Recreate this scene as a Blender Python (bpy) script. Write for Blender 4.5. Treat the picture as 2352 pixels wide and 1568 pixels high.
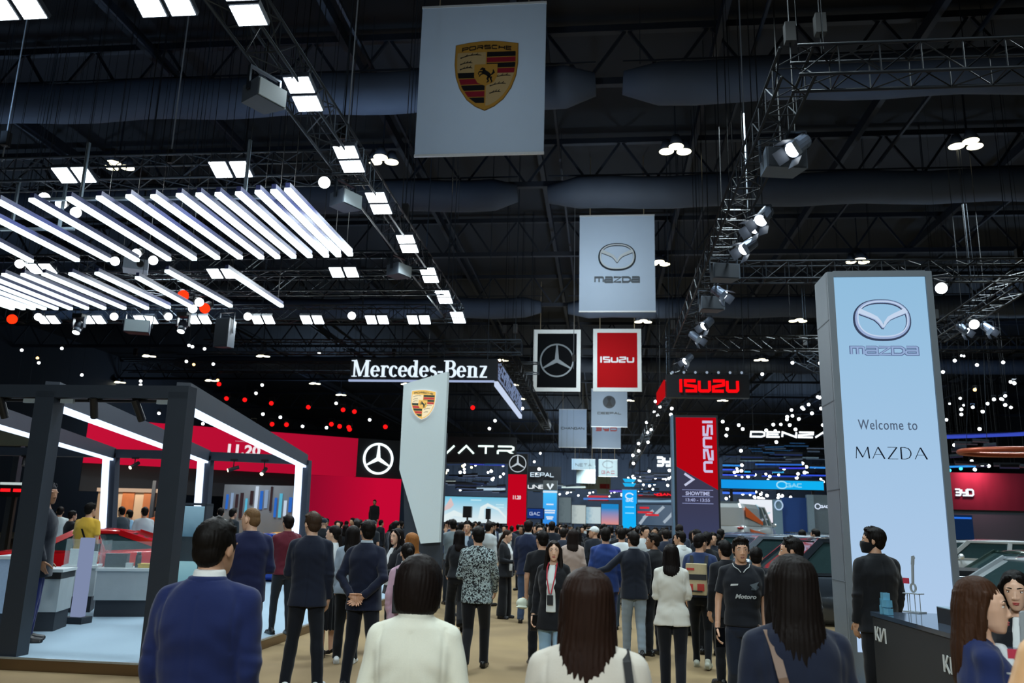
import bpy, bmesh, math, random
import numpy as np
from mathutils import Vector, Matrix, noise

for _o in list(bpy.data.objects):
    bpy.data.objects.remove(_o, do_unlink=True)
SC = bpy.context.scene
COL = SC.collection
random.seed(11)
R = math.radians
PI = math.pi

# ------------------------------------------------------------------ camera, world, exposure
FPX = 1860.0
YAW, PITCH, ROLL, CAMH = 6.5, 12.7, 1.5, 1.7
CAMM = Matrix.Rotation(R(YAW), 3, 'Z') @ Matrix.Rotation(R(90 + PITCH), 3, 'X') @ Matrix.Rotation(R(ROLL), 3, 'Z')
EYE = Vector((0, 0, CAMH))
cam_data = bpy.data.cameras.new('camera')
cam_data.sensor_width = 36
cam_data.lens = 36 * FPX / 2352
cam_data.clip_end = 400
cam_data.dof.use_dof = True
cam_data.dof.focus_distance = 6.0
cam_data.dof.aperture_fstop = 3.2
cam_ob = bpy.data.objects.new('camera', cam_data)
cam_ob.matrix_world = Matrix.Translation(EYE) @ CAMM.to_4x4()
COL.objects.link(cam_ob)
SC.camera = cam_ob
SC.view_settings.view_transform = 'Standard'
SC.view_settings.look = 'None'
SC.view_settings.exposure = 0.0
SC.view_settings.gamma = 1.0
SC.cycles.use_denoising = True
SC.cycles.max_bounces = 5
SC.cycles.diffuse_bounces = 3
SC.cycles.glossy_bounces = 3
SC.cycles.transmission_bounces = 4
SC.cycles.transparent_max_bounces = 8
SC.cycles.caustics_reflective = False
SC.cycles.caustics_refractive = False
SC.cycles.sample_clamp_indirect = 3.0

W = bpy.data.worlds.new('hall_air')
SC.world = W
W.use_nodes = True
W.node_tree.nodes['Background'].inputs[0].default_value = (0.35, 0.5, 0.72, 1)
W.node_tree.nodes['Background'].inputs[1].default_value = 0.012

# area lamp, for real fixtures and for added unseen fills
def area_lamp(name, loc, sx, sy, power, col=(0.9, 0.97, 1.0), aim=None, spread=150):
    l = bpy.data.lights.new(name, 'AREA')
    l.shape = 'RECTANGLE'
    l.size, l.size_y = sx, sy
    l.energy = power
    l.color = col
    l.spread = R(spread)
    o = bpy.data.objects.new(name, l)
    o.location = loc
    d = (Vector(aim) - Vector(loc)) if aim else Vector((0, 0, -1))
    o.rotation_euler = d.to_track_quat('-Z', 'Y').to_euler()
    COL.objects.link(o)
    return o

GAIN = 1.0
for _x, _y, _p in ((-1.0, 1.0, 260), (3.5, 7.5, 300), (0.5, 13, 420), (4, 20, 520), (-0.5, 27, 560), (10, 14, 420), (12, 26, 620),
                   (1, 40, 1100), (9, 33, 620), (14, 45, 700), (-14, 24, 420), (20, 40, 900), (-10, 45, 700), (0, 60, 1700), (0, 78, 1900), (0, 105, 2600), (0, 132, 2600)):
    area_lamp('hall_fill', (_x, _y, 12.4), 1.6, 1.6, _p * GAIN, (0.80, 0.95, 1.0), spread=120)  # unseen fills without fixtures, added under the roof to brighten the hall
# unseen front fill added behind the camera, in place of stands there
for _x, _y, _p, _ax in ((-3.2, -5.5, 170, -1.2), (2.6, -5.5, 150, 1.5)):
    area_lamp('front_fill', (_x, _y, 6.8), 1.8, 1.2, _p * GAIN, (0.88, 0.97, 1.0), aim=(_ax, 5.0, 1.0), spread=110)


# unseen fills added only to brighten the fronts of the hanging banners
for _y, _z, _by, _bz, _p in ((10.5, 8.6, 18.8, 12.8, 26), (23, 9.2, 32, 11.8, 95), (39, 9.2, 50, 11.8, 190), (58, 9.5, 70, 12.0, 120), (75, 9.5, 88, 11.0, 95), (104, 9.5, 125, 11, 300)):
    area_lamp('banner_fill', (-.4 + _y * .012 - (2 if _y < 12 else 0), _y, _z), .9, .5, _p * GAIN, (0.86, 0.96, 1.0), aim=(-.6 + _by * .01 - (2.4 if _y < 12 else 0), _by, _bz), spread=70)
# unseen fills added to lift the dark side walls and far end wall
for _y in (18, 45, 80):
    area_lamp('wall_fill', (-36, _y, 10), 2, 1, 420 * GAIN, (0.5, 0.72, 1.0), aim=(-48, _y, 7), spread=150)
    area_lamp('wall_fill', (40, _y + 10, 10), 2, 1, 330 * GAIN, (0.5, 0.72, 1.0), aim=(52, _y + 10, 7), spread=150)
for _x in (-26, -9, 8, 26):
    area_lamp('wall_fill', (_x, 150, 11), 2, 1, 2600 * GAIN, (0.55, 0.75, 1.0), aim=(_x, 172, 8), spread=120)
# unseen upward fills added to lift the dark roof, like spill from stands
for _x, _y, _z, _p in ((-13, 13, 8.9, 150), (-7, 22, 9.0, 150), (-20, 24, 8.9, 120), (7, 20, 9.2, 45), (0, 40, 9.2, 160), (14, 34, 9.2, 90), (-12, 42, 9.2, 140), (0, 80, 9, 350),
                       (-32, 40, 8, 420), (-26, 75, 8, 700), (26, 55, 8, 380), (22, 95, 8, 800), (-8, 115, 8, 900)):
    area_lamp('roof_fill', (_x, _y, _z), 1.2, 1.2, _p * GAIN, (0.45, 0.68, 1.0), aim=(_x, _y + .01, 17), spread=170)


def ray(px, py):
    return CAMM @ Vector(((px - 1176) / FPX, -(py - 784) / FPX, -1))


def atY(px, py, Y):
    d = ray(px, py)
    return EYE + d * (Y / d.y)


def atZ(px, py, z):
    d = ray(px, py)
    return EYE + d * ((z - CAMH) / d.z)


def atX(px, py, x):
    d = ray(px, py)
    return EYE + d * (x / d.x)


# ------------------------------------------------------------------ materials
def lin(h):
    h = h.lstrip('#')
    out = []
    for i in (0, 2, 4):
        v = int(h[i:i + 2], 16) / 255
        out.append(v / 12.92 if v <= 0.04045 else ((v + 0.055) / 1.055) ** 2.4)
    return tuple(out)


MATS = {}


def mat(color, rough=0.6, metal=0.0, var=0.12, scale=30.0, bump=0.0, spec=0.5, coat=0.0, sheen=0.0, stretch=None):
    """procedural surface: noise-varied base colour with an optional bump"""
    key = ('m', color, rough, metal, var, scale, bump, spec, coat, sheen, stretch)
    if key in MATS:
        return MATS[key]
    m = bpy.data.materials.new('surface_' + color.strip('#'))
    m.use_nodes = True
    nt = m.node_tree
    b = nt.nodes['Principled BSDF']
    c = lin(color)
    tc = nt.nodes.new('ShaderNodeTexCoord')
    src = tc.outputs['Object']
    if stretch:
        mp = nt.nodes.new('ShaderNodeMapping')
        mp.inputs['Scale'].default_value = stretch
        nt.links.new(src, mp.inputs['Vector'])
        src = mp.outputs['Vector']
    nz = nt.nodes.new('ShaderNodeTexNoise')
    nz.inputs['Scale'].default_value = scale
    nz.inputs['Detail'].default_value = 4
    nt.links.new(src, nz.inputs['Vector'])
    mx = nt.nodes.new('ShaderNodeMix')
    mx.data_type = 'RGBA'
    mx.inputs['A'].default_value = tuple(max(0, v * (1 - var)) for v in c) + (1,)
    mx.inputs['B'].default_value = tuple(min(1, v * (1 + var)) for v in c) + (1,)
    nt.links.new(nz.outputs['Fac'], mx.inputs['Factor'])
    nt.links.new(mx.outputs['Result'], b.inputs['Base Color'])
    b.inputs['Roughness'].default_value = rough
    b.inputs['Metallic'].default_value = metal
    b.inputs['Specular IOR Level'].default_value = spec
    b.inputs['Coat Weight'].default_value = coat
    b.inputs['Sheen Weight'].default_value = sheen
    if bump:
        bp = nt.nodes.new('ShaderNodeBump')
        bp.inputs['Strength'].default_value = bump
        bp.inputs['Distance'].default_value = 0.01
        nt.links.new(nz.outputs['Fac'], bp.inputs['Height'])
        nt.links.new(bp.outputs['Normal'], b.inputs['Normal'])
    MATS[key] = m
    return m


def glow(color, strength=1.0, sample=True, var=0.0):
    key = ('g', color, strength, sample)
    if key in MATS:
        return MATS[key]
    m = bpy.data.materials.new('glow_' + color.strip('#'))
    m.use_nodes = True
    nt = m.node_tree
    nt.nodes.remove(nt.nodes['Principled BSDF'])
    e = nt.nodes.new('ShaderNodeEmission')
    e.inputs[0].default_value = lin(color) + (1,)
    e.inputs[1].default_value = strength
    nt.links.new(e.outputs[0], nt.nodes['Material Output'].inputs[0])
    if not sample:
        try:
            m.cycles.emission_sampling = 'NONE'
        except Exception:
            pass
    MATS[key] = m
    return m


def screen_grad(ca, cb, axis='Z', lo=0.0, hi=1.0, strength=1.0, wave=0.0, scale=1.0):
    """an LED screen showing a colour run from ca to cb in the screen's own coordinates"""
    m = bpy.data.materials.new('screen_picture')
    m.use_nodes = True
    nt = m.node_tree
    nt.nodes.remove(nt.nodes['Principled BSDF'])
    tc = nt.nodes.new('ShaderNodeTexCoord')
    sp = nt.nodes.new('ShaderNodeSeparateXYZ')
    nt.links.new(tc.outputs['Object'], sp.inputs[0])
    mr = nt.nodes.new('ShaderNodeMapRange')
    mr.inputs['From Min'].default_value = lo
    mr.inputs['From Max'].default_value = hi
    fac = sp.outputs[axis]
    if wave:
        nz = nt.nodes.new('ShaderNodeTexNoise')
        nz.inputs['Scale'].default_value = scale
        nt.links.new(tc.outputs['Object'], nz.inputs['Vector'])
        ma = nt.nodes.new('ShaderNodeMath')
        ma.operation = 'MULTIPLY_ADD'
        ma.inputs[1].default_value = wave
        nt.links.new(nz.outputs['Fac'], ma.inputs[0])
        nt.links.new(fac, ma.inputs[2])
        fac = ma.outputs[0]
    nt.links.new(fac, mr.inputs['Value'])
    mx = nt.nodes.new('ShaderNodeMix')
    mx.data_type = 'RGBA'
    mx.inputs['A'].default_value = lin(ca) + (1,)
    mx.inputs['B'].default_value = lin(cb) + (1,)
    nt.links.new(mr.outputs['Result'], mx.inputs['Factor'])
    e = nt.nodes.new('ShaderNodeEmission')
    nt.links.new(mx.outputs['Result'], e.inputs[0])
    e.inputs[1].default_value = strength
    nt.links.new(e.outputs[0], nt.nodes['Material Output'].inputs[0])
    return m


def glass(color='#cfe6ea', alpha=0.12):
    key = ('glass', color, alpha)
    if key in MATS:
        return MATS[key]
    m = bpy.data.materials.new('clear_glass')
    m.use_nodes = True
    nt = m.node_tree
    b = nt.nodes['Principled BSDF']
    b.inputs['Base Color'].default_value = lin(color) + (1,)
    b.inputs['Roughness'].default_value = 0.04
    tr = nt.nodes.new('ShaderNodeBsdfTransparent')
    ms = nt.nodes.new('ShaderNodeMixShader')
    ms.inputs[0].default_value = alpha
    nt.links.new(tr.outputs[0], ms.inputs[1])
    nt.links.new(b.outputs[0], ms.inputs[2])
    nt.links.new(ms.outputs[0], nt.nodes['Material Output'].inputs[0])
    MATS[key] = m
    return m


# ------------------------------------------------------------------ mesh builder
class MB:
    def __init__(s):
        s.v, s.f, s.m, s.cur = [], [], [], 0
        s.M = Matrix.Identity(4)

    def mi(s, i):
        s.cur = i
        return s

    def add(s, vs, fs):
        n = len(s.v)
        M = s.M
        s.v.extend([tuple(M @ Vector(p)) for p in vs])
        s.f.extend([tuple(n + i for i in f) for f in fs])
        s.m.extend([s.cur] * len(fs))
        return s

    def box(s, c, d, rz=0.0, M=None):
        hx, hy, hz = d[0] / 2, d[1] / 2, d[2] / 2
        T = Matrix.Translation(c) @ Matrix.Rotation(rz, 4, 'Z')
        if M is not None:
            T = Matrix.Translation(c) @ M
        vs = [T @ Vector((x, y, z)) for x in (-hx, hx) for y in (-hy, hy) for z in (-hz, hz)]
        return s.add(vs, [(0, 1, 3, 2), (4, 6, 7, 5), (0, 4, 5, 1), (2, 3, 7, 6), (0, 2, 6, 4), (1, 5, 7, 3)])

    def hexa(s, p):
        """box from 8 points: 4 bottom (ccw) then 4 top"""
        return s.add(p, [(3, 2, 1, 0), (4, 5, 6, 7), (0, 1, 5, 4), (1, 2, 6, 5), (2, 3, 7, 6), (3, 0, 4, 7)])

    def bar(s, a, b, w, h=None, up=(0, 0, 1)):
        """rectangular bar from a to b"""
        h = h or w
        a, b = Vector(a), Vector(b)
        d = (b - a).normalized()
        u = Vector(up)
        if abs(d.dot(u)) > 0.98:
            u = Vector((0, 1, 0))
        x = d.cross(u).normalized()
        z = x.cross(d)
        q = [x * (i * w / 2) + z * (j * h / 2) for i, j in ((-1, -1), (1, -1), (1, 1), (-1, 1))]
        return s.hexa([a + k for k in q] + [b + k for k in q])

    def tube(s, pts, r, n=6, caps=True):
        pts = [Vector(p) for p in pts]
        rs = r if isinstance(r, (list, tuple)) else [r] * len(pts)
        rings = []
        px = None
        for i, p in enumerate(pts):
            d = (pts[min(i + 1, len(pts) - 1)] - pts[max(i - 1, 0)])
            d = d.normalized() if d.length > 1e-9 else Vector((0, 0, 1))
            if px is None:
                u = Vector((0, 0, 1)) if abs(d.z) < 0.9 else Vector((0, 1, 0))
                px = d.cross(u).normalized()
            else:
                px = (px - d * px.dot(d)).normalized()
            py = d.cross(px)
            rings.append([p + (px * math.cos(2 * PI * k / n) + py * math.sin(2 * PI * k / n)) * rs[i] for k in range(n)])
        vs = [v for rr in rings for v in rr]
        fs = []
        for i in range(len(rings) - 1):
            for k in range(n):
                fs.append((i * n + k, i * n + (k + 1) % n, (i + 1) * n + (k + 1) % n, (i + 1) * n + k))
        if caps:
            fs.append(tuple(range(n - 1, -1, -1)))
            fs.append(tuple((len(rings) - 1) * n + k for k in range(n)))
        return s.add(vs, fs)

    def ell(s, c, r, n=14, k=8, M=None):
        if not isinstance(r, (tuple, list)):
            r = (r, r, r)
        vs, fs = [], []
        T = Matrix.Translation(c) @ (M if M is not None else Matrix.Identity(4))
        vs.append(T @ Vector((0, 0, r[2])))
        for i in range(1, k):
            t = PI * i / k
            for j in range(n):
                p = 2 * PI * j / n
                vs.append(T @ Vector((r[0] * math.sin(t) * math.cos(p), r[1] * math.sin(t) * math.sin(p), r[2] * math.cos(t))))
        vs.append(T @ Vector((0, 0, -r[2])))
        for j in range(n):
            fs.append((0, 1 + j, 1 + (j + 1) % n))
        for i in range(k - 2):
            for j in range(n):
                a = 1 + i * n
                fs.append((a + j, a + n + j, a + n + (j + 1) % n, a + (j + 1) % n))
        a = 1 + (k - 2) * n
        for j in range(n):
            fs.append((a + j, len(vs) - 1, a + (j + 1) % n))
        return s.add(vs, fs)

    def loft(s, secs, n=20, e=2.0, caps=True):
        """secs: (z, rx, ry, cx, cy) rings of super-ellipses stacked in z"""
        vs, fs = [], []
        for sec in secs:
            z, rx, ry = sec[0], sec[1], sec[2]
            cx = sec[3] if len(sec) > 3 else 0
            cy = sec[4] if len(sec) > 4 else 0
            for k in range(n):
                t = 2 * PI * k / n
                ct, st = math.cos(t), math.sin(t)
                vs.append((cx + rx * math.copysign(abs(ct) ** (2 / e), ct), cy + ry * math.copysign(abs(st) ** (2 / e), st), z))
        up = secs[-1][0] > secs[0][0]
        for i in range(len(secs) - 1):
            for k in range(n):
                f = (i * n + k, i * n + (k + 1) % n, (i + 1) * n + (k + 1) % n, (i + 1) * n + k)
                fs.append(f if up else f[::-1])
        if caps:
            a, b = tuple(range(n)), tuple((len(secs) - 1) * n + k for k in range(n))
            fs.append(a[::-1] if up else a)
            fs.append(b if up else b[::-1])
        return s.add(vs, fs)

    def rc(s, a, ra, b, rb, n=12):
        """round cone (tapered capsule)"""
        a, b = Vector(a), Vector(b)
        s.ell(a, ra, n, 8)
        s.ell(b, rb, n, 8)
        return s.tube([a, b], [ra, rb], n)

    def lift(s, n0, dy):
        """raise the pieces added since vertex n0 a hair towards the viewer so that crossing strokes do not share a plane"""
        for i in range(n0, len(s.v)):
            q = s.v[i]
            s.v[i] = (q[0], q[1] - dy, q[2])
        return s

    def cyl(s, a, b, r, n=16, r2=None):
        return s.tube([a, b], [r, r if r2 is None else r2], n)

    def poly(s, pts, t, close=True):
        """flat 2D outline in XZ (y = front at 0), thickness t backwards (+y)"""
        n = len(pts)
        vs = [(p[0], 0, p[1]) for p in pts] + [(p[0], t, p[1]) for p in pts]
        fs = [tuple(range(n)), tuple(range(2 * n - 1, n - 1, -1))]
        for i in range(n):
            fs.append((i, n + i, n + (i + 1) % n, (i + 1) % n))
        return s.add(vs, fs)

    def ribbon(s, pts, w, t=0.02, closed=False):
        """2D stroke of width w (or list of widths) along pts in XZ, mitred, thickness t backwards"""
        n = len(pts)
        ws = w if isinstance(w, (list, tuple)) else [w] * n
        P = [Vector((p[0], p[1])) for p in pts]
        L, Rr = [], []
        for i in range(n):
            if closed:
                a, b = P[(i - 1) % n], P[(i + 1) % n]
            else:
                a, b = P[max(i - 1, 0)], P[min(i + 1, n - 1)]
            d0 = (P[i] - a) if (P[i] - a).length > 1e-9 else (b - P[i])
            d1 = (b - P[i]) if (b - P[i]).length > 1e-9 else (P[i] - a)
            d0, d1 = d0.normalized(), d1.normalized()
            n0, n1 = Vector((-d0.y, d0.x)), Vector((-d1.y, d1.x))
            mm = n0 + n1
            mm = mm.normalized() if mm.length > 1e-6 else n0
            k = ws[i] / 2 / max(0.45, mm.dot(n0))
            L.append(P[i] + mm * k)
            Rr.append(P[i] - mm * k)
        m = n if closed else n - 1
        for i in range(m):
            j = (i + 1) % n
            n0 = len(s.v)
            s.poly([tuple(Rr[i]), tuple(Rr[j]), tuple(L[j]), tuple(L[i])], t)
            s.lift(n0, t * .004 * (i % 2))
        return s

    def mesh(s, name, mats=(), smooth=False):
        me = bpy.data.meshes.new(name)
        me.from_pydata(s.v, [], s.f)
        for m in mats:
            me.materials.append(m)
        if any(s.m):
            me.polygons.foreach_set('material_index', s.m)
        if smooth:
            me.polygons.foreach_set('use_smooth', [True] * len(s.f))
        me.update()
        return me

    def each(s, parts, name, m, parent):
        """one object per piece: parts is a list of functions that fill a fresh builder"""
        return [p.build(name, m, parent) for p in parts]

    def build(s, name, mats, parent=None, smooth=False, loc=None):
        if not isinstance(mats, (list, tuple)):
            mats = [mats]
        return link(name, s.mesh(name, mats, smooth), parent, loc)


def link(name, data, parent=None, loc=None):
    o = bpy.data.objects.new(name, data)
    COL.objects.link(o)
    if parent is not None:
        o.parent = parent
    if loc is not None:
        o.location = loc
    return o


def tag(o, label=None, cat=None, group=None, kind=None):
    if label:
        o['label'] = label
    if cat:
        o['category'] = cat
    if group:
        o['group'] = group
    if kind:
        o['kind'] = kind
    return o


def thing(name, label, cat, loc=(0, 0, 0), rz=0.0, group=None):
    o = bpy.data.objects.new(name, None)
    COL.objects.link(o)
    o.empty_display_size = 0.1
    o.location = loc
    o.rotation_euler = (0, 0, rz)
    return tag(o, label, cat, group)


KIDS = {}


def dup(root, loc=None, rz=None, label=None, group=None, scale=None):
    """copy a thing with its parts and sub-parts (mesh data shared)"""
    def cp(o, par):
        c = o.copy()
        COL.objects.link(c)
        if par is not None:
            c.parent = par
        for ch in o.children:
            cp(ch, c)
        return c
    r = cp(root, None)
    if loc is not None:
        r.location = loc
    if rz is not None:
        r.rotation_euler = (0, 0, rz)
    if scale is not None:
        r.scale = scale
    if label:
        r['label'] = label
    if group:
        r['group'] = group
    return r


ORD = ('first second third fourth fifth sixth seventh eighth ninth tenth eleventh twelfth thirteenth fourteenth fifteenth sixteenth '
       'seventeenth eighteenth nineteenth twentieth').split()


def struct(name, mb, m, parent=None, smooth=False):
    o = mb.build(name, m, parent, smooth)
    o['kind'] = 'structure'
    return o


def frame(o, p, xdir, up=(0, 0, 1)):
    """place object o so that its local X runs along xdir, local Z along up, local -Y faces the viewer"""
    x = Vector(xdir).normalized()
    z = Vector(up)
    z = (z - x * z.dot(x)).normalized()
    y = z.cross(x)
    Mx = Matrix((x, y, z)).transposed().to_4x4()
    o.matrix_world = Matrix.Translation(p) @ Mx
    return o


def text_mb(s, size, offset=0.0, shear=0.0, extrude=0.01, sx=1.0, spacing=1.0, align='CENTER'):
    """built-in sans lettering as a mesh in XZ, front at -y"""
    cu = bpy.data.curves.new('lettering', 'FONT')
    cu.body = s
    cu.size = size
    cu.offset = offset
    cu.shear = shear
    cu.space_character = spacing
    cu.align_x = align
    cu.align_y = 'CENTER'
    cu.resolution_u = 3
    cu.extrude = extrude
    o = bpy.data.objects.new('lettering', cu)
    TMP.collection.objects.link(o)
    TMPVL.update()
    dg = TMPVL.depsgraph
    me = bpy.data.meshes.new_from_object(o.evaluated_get(dg))
    mb = MB()
    mb.add([(v.co.x * sx, -v.co.z, v.co.y) for v in me.vertices], [tuple(p.vertices) for p in me.polygons])
    bpy.data.objects.remove(o)
    bpy.data.curves.remove(cu)
    bpy.data.meshes.remove(me)
    return mb


TMP = bpy.data.scenes.new('workbench')
TMPVL = TMP.view_layers[0]


def remesh(mb, voxel, smooth=3, disp=None, factor=0.5):
    """fuse the overlapping shapes of mb into one continuous skin"""
    me = bpy.data.meshes.new('tmp')
    me.from_pydata(mb.v, [], mb.f)
    me.update()
    o = bpy.data.objects.new('tmp', me)
    TMP.collection.objects.link(o)
    md = o.modifiers.new('r', 'REMESH')
    md.mode = 'VOXEL'
    md.voxel_size = voxel
    md.adaptivity = 0
    if smooth:
        sm = o.modifiers.new('s', 'SMOOTH')
        sm.factor = factor
        sm.iterations = smooth
    TMPVL.update()
    out = bpy.data.meshes.new_from_object(o.evaluated_get(TMPVL.depsgraph))
    bpy.data.objects.remove(o)
    bpy.data.meshes.remove(me)
    if disp is not None and len(out.vertices):
        co = np.empty(len(out.vertices) * 3, dtype=np.float32)
        no = np.empty(len(out.vertices) * 3, dtype=np.float32)
        out.vertices.foreach_get('co', co)
        out.vertex_normals.foreach_get('vector', no)
        co, no = co.reshape(-1, 3), no.reshape(-1, 3)
        co = co + no * disp(co)[:, None]
        out.vertices.foreach_set('co', co.astype(np.float32).ravel())
    out.polygons.foreach_set('use_smooth', [True] * len(out.polygons))
    out.update()
    return out
# ------------------------------------------------------------------ setting: floor, roof, walls
def carpet():
    m = bpy.data.materials.new('corridor_carpet')
    m.use_nodes = True
    nt = m.node_tree
    b = nt.nodes['Principled BSDF']
    tc = nt.nodes.new('ShaderNodeTexCoord')
    n1 = nt.nodes.new('ShaderNodeTexNoise')
    n1.inputs['Scale'].default_value = 0.55
    n1.inputs['Detail'].default_value = 5
    n2 = nt.nodes.new('ShaderNodeTexNoise')
    n2.inputs['Scale'].default_value = 160
    for n in (n1, n2):
        nt.links.new(tc.outputs['Object'], n.inputs['Vector'])
    cr = nt.nodes.new('ShaderNodeValToRGB')
    cr.color_ramp.elements[0].position = 0.3
    cr.color_ramp.elements[1].position = 0.72
    cr.color_ramp.elements[0].color = lin('#7a6952') + (1,)
    cr.color_ramp.elements[1].color = lin('#94805f') + (1,)
    nt.links.new(n1.outputs['Fac'], cr.inputs[0])
    nt.links.new(cr.outputs[0], b.inputs['Base Color'])
    b.inputs['Roughness'].default_value = 0.95
    b.inputs['Specular IOR Level'].default_value = 0.1
    bp = nt.nodes.new('ShaderNodeBump')
    bp.inputs['Strength'].default_value = 0.3
    bp.inputs['Distance'].default_value = 0.004
    nt.links.new(n2.outputs['Fac'], bp.inputs['Height'])
    nt.links.new(bp.outputs['Normal'], b.inputs['Normal'])
    return m


HX0, HX1, HY0, HY1, HZ = -48, 52, -8, 172, 17.0
struct('floor', MB().box(((HX0 + HX1) / 2, (HY0 + HY1) / 2, -0.1), (HX1 - HX0, HY1 - HY0, 0.2)), carpet())
dark_roof = mat('#0d131c', 0.8, var=0.2, scale=0.4)
struct('ceiling', MB().box(((HX0 + HX1) / 2, (HY0 + HY1) / 2, HZ + 0.15), (HX1 - HX0, HY1 - HY0, 0.3)), dark_roof)
dark_wall = mat('#1c232d', 0.8, var=0.15, scale=0.3)
struct('wall_left', MB().box((HX0 - 0.15, (HY0 + HY1) / 2, HZ / 2), (0.3, HY1 - HY0, HZ)), dark_wall)
struct('wall_right', MB().box((HX1 + 0.15, (HY0 + HY1) / 2, HZ / 2), (0.3, HY1 - HY0, HZ)), dark_wall)
struct('wall_back', MB().box(((HX0 + HX1) / 2, HY1 + 0.15, HZ / 2), (HX1 - HX0 + 0.6, 0.3, HZ)), dark_wall)
struct('wall_front', MB().box(((HX0 + HX1) / 2, HY0 - 0.15, HZ / 2), (HX1 - HX0 + 0.6, 0.3, HZ)), dark_wall)

# roof girders across the hall (lattice) and purlins along it
girder_m = mat('#171e2a', 0.6, metal=0.1, var=0.15, scale=3)
def girder(y, n):
    m = MB()
    z0, z1 = 14.9, 16.7
    for z in (z0, z1):
        m.bar((HX0, y, z), (HX1, y, z), 0.22, 0.22)
    x = HX0
    k = 0
    while x < HX1 - 1.2:
        a, b = (z0, z1) if k % 2 == 0 else (z1, z0)
        m.bar((x, y, a), (x + 1.25, y, b), 0.09)
        x += 1.25
        k += 1
    struct('beam_%d' % n, m, girder_m)


_n = 0
for y in (9, 15.5, 22.5, 30, 38.5, 48, 60, 75, 95, 120, 150):
    _n += 1
    girder(y, _n)
for i, x in enumerate((-30, -22, -14.5, -8, -2.5, 3.5, 9.5, 16, 24, 34)):
    m = MB()
    m.bar((x, HY0, 16.3), (x, HY1, 16.3), 0.18, 0.4)
    m.bar((x + 0.9, HY0, 15.4), (x + 0.9, HY1, 15.4), 0.08, 0.12)
    struct('trim_%d' % (i + 1), m, girder_m)

# fabric air ducts across the hall
duct_m = mat('#3c4656', 0.75, var=0.18, scale=1.2, bump=0.3)
def duct(y, z, x0, x1, label, r=0.62):
    t = thing('air_duct', label, 'air duct', ((x0 + x1) / 2, y, z), group='fabric air ducts under the roof')
    n = 34
    prof, rs = [], []
    for i in range(n + 1):
        f = i / n
        x = (x0 + (x1 - x0) * f) - (x0 + x1) / 2
        sag = 0.05 * math.sin(x * 1.3)
        endf = min(1.0, min(f, 1 - f) * n / 1.6 + 0.55)
        prof.append((x, 0, sag))
        rs.append(r * endf)
    MB().tube(prof, rs, 16).build('fabric_sleeve', duct_m, t, True)
    rail = MB().bar((x0 - (x0 + x1) / 2, 0, r + 0.12), (x1 - (x0 + x1) / 2, 0, r + 0.12), 0.05)
    rail.build('hanging_rail', girder_m, t)
    k = x0 + .5
    while k < x1:
        MB().bar((k - (x0 + x1) / 2, 0, r), (k - (x0 + x1) / 2, 0, 16.9 - z), 0.02).build('hanger', girder_m, t)
        k += 4.5


duct(21.6, 14.3, -30, -0.2, 'dim grey fabric duct behind the crest banner on its left side')
duct(21.6, 14.3, 0.6, 36, 'dim grey fabric duct passing right from behind the crest banner')
duct(29.5, 14.3, -34, -3.3, 'second dim duct from the camera, its rounded end left of the roof gap')
duct(29.5, 14.3, -2.1, 38, 'second dim duct from the camera, its rounded end right of the roof gap')
duct(46.5, 14.3, -36, -3.6, 'third dim duct from the camera, on the left of the roof gap')
duct(46.5, 14.3, -2.0, 40, 'third dim duct from the camera, running right behind the winged-logo banner')
duct(64, 14.3, -36, 40, 'farthest dim duct spanning the hall above the paired star and red banners')
# ------------------------------------------------------------------ rigging: trusses, lamps, LED bars
truss_m = mat('#333b45', 0.45, metal=0.6, var=0.15, scale=8)
black_m = mat('#0c0e12', 0.5, var=0.2, scale=20)
grey_case = mat('#3b4350', 0.5, var=0.1, scale=10)
white_glow = glow('#f4fbff', 7.0, sample=False)
warm_glow = glow('#fff3b8', 6.0, sample=False)
amber_glow = glow('#ffd08a', 3.5, sample=False)
red_glow = glow('#ff1414', 1.6, sample=False)
orange_glow = glow('#ff2408', 3.0, sample=False)
cyan_glow = glow('#48e6ff', 2.5, sample=False)


truss_shaded = mat('#1b2027', 0.5, metal=0.5, var=0.15, scale=8)  # darker copy of the truss metal; shade on right and far rigs painted in


def truss(a, b, label, size=0.5, hang=True, step=0.6, group='box trusses of the lighting rigs', truss_m=truss_m):
    a, b = Vector(a), Vector(b)
    t = thing('lighting_truss', label, 'truss', a, group=group)
    d = (b - a)
    L = d.length
    d = d.normalized()
    x = d.cross(Vector((0, 0, 1))).normalized()
    z = x.cross(d)
    h = size / 2
    cs = [x * i * h + z * j * h for i, j in ((-1, -1), (1, -1), (1, 1), (-1, 1))]
    for c in cs:
        MB().tube([c, c + d * L], 0.028, 6).build('chord', truss_m, t, True)
    m = MB()
    n = max(2, int(L / step))
    for f in range(4):
        p, q = cs[f], cs[(f + 1) % 4]
        for i in range(n):
            s0, s1 = d * (L * i / n), d * (L * (i + 1) / n)
            if i % 2 == 0:
                m.tube([p + s0, q + s1], 0.013, 4, False)
            else:
                m.tube([q + s0, p + s1], 0.013, 4, False)
            m.tube([p + s1, q + s1], 0.012, 4, False)
    m.build('bracing', truss_m, t)
    if hang:
        k = max(2, int(L / 6))
        for i in range(k + 1):
            p = d * (L * (0.02 + 0.96 * i / k))
            w = MB()
            w.tube([p + z * h, Vector((p.x, p.y, HZ - a.z))], 0.012, 4)
            w.tube([p + z * h + x * 0.12, Vector((p.x + 0.05, p.y, HZ - a.z))], 0.006, 4)
            w.build('hanging_cable', truss_m, t)
            if i % 2 == 0:
                MB().box(p + z * (h + 0.5), (0.16, 0.16, 0.34)).build('chain_hoist', black_m, t)
    return t


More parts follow.
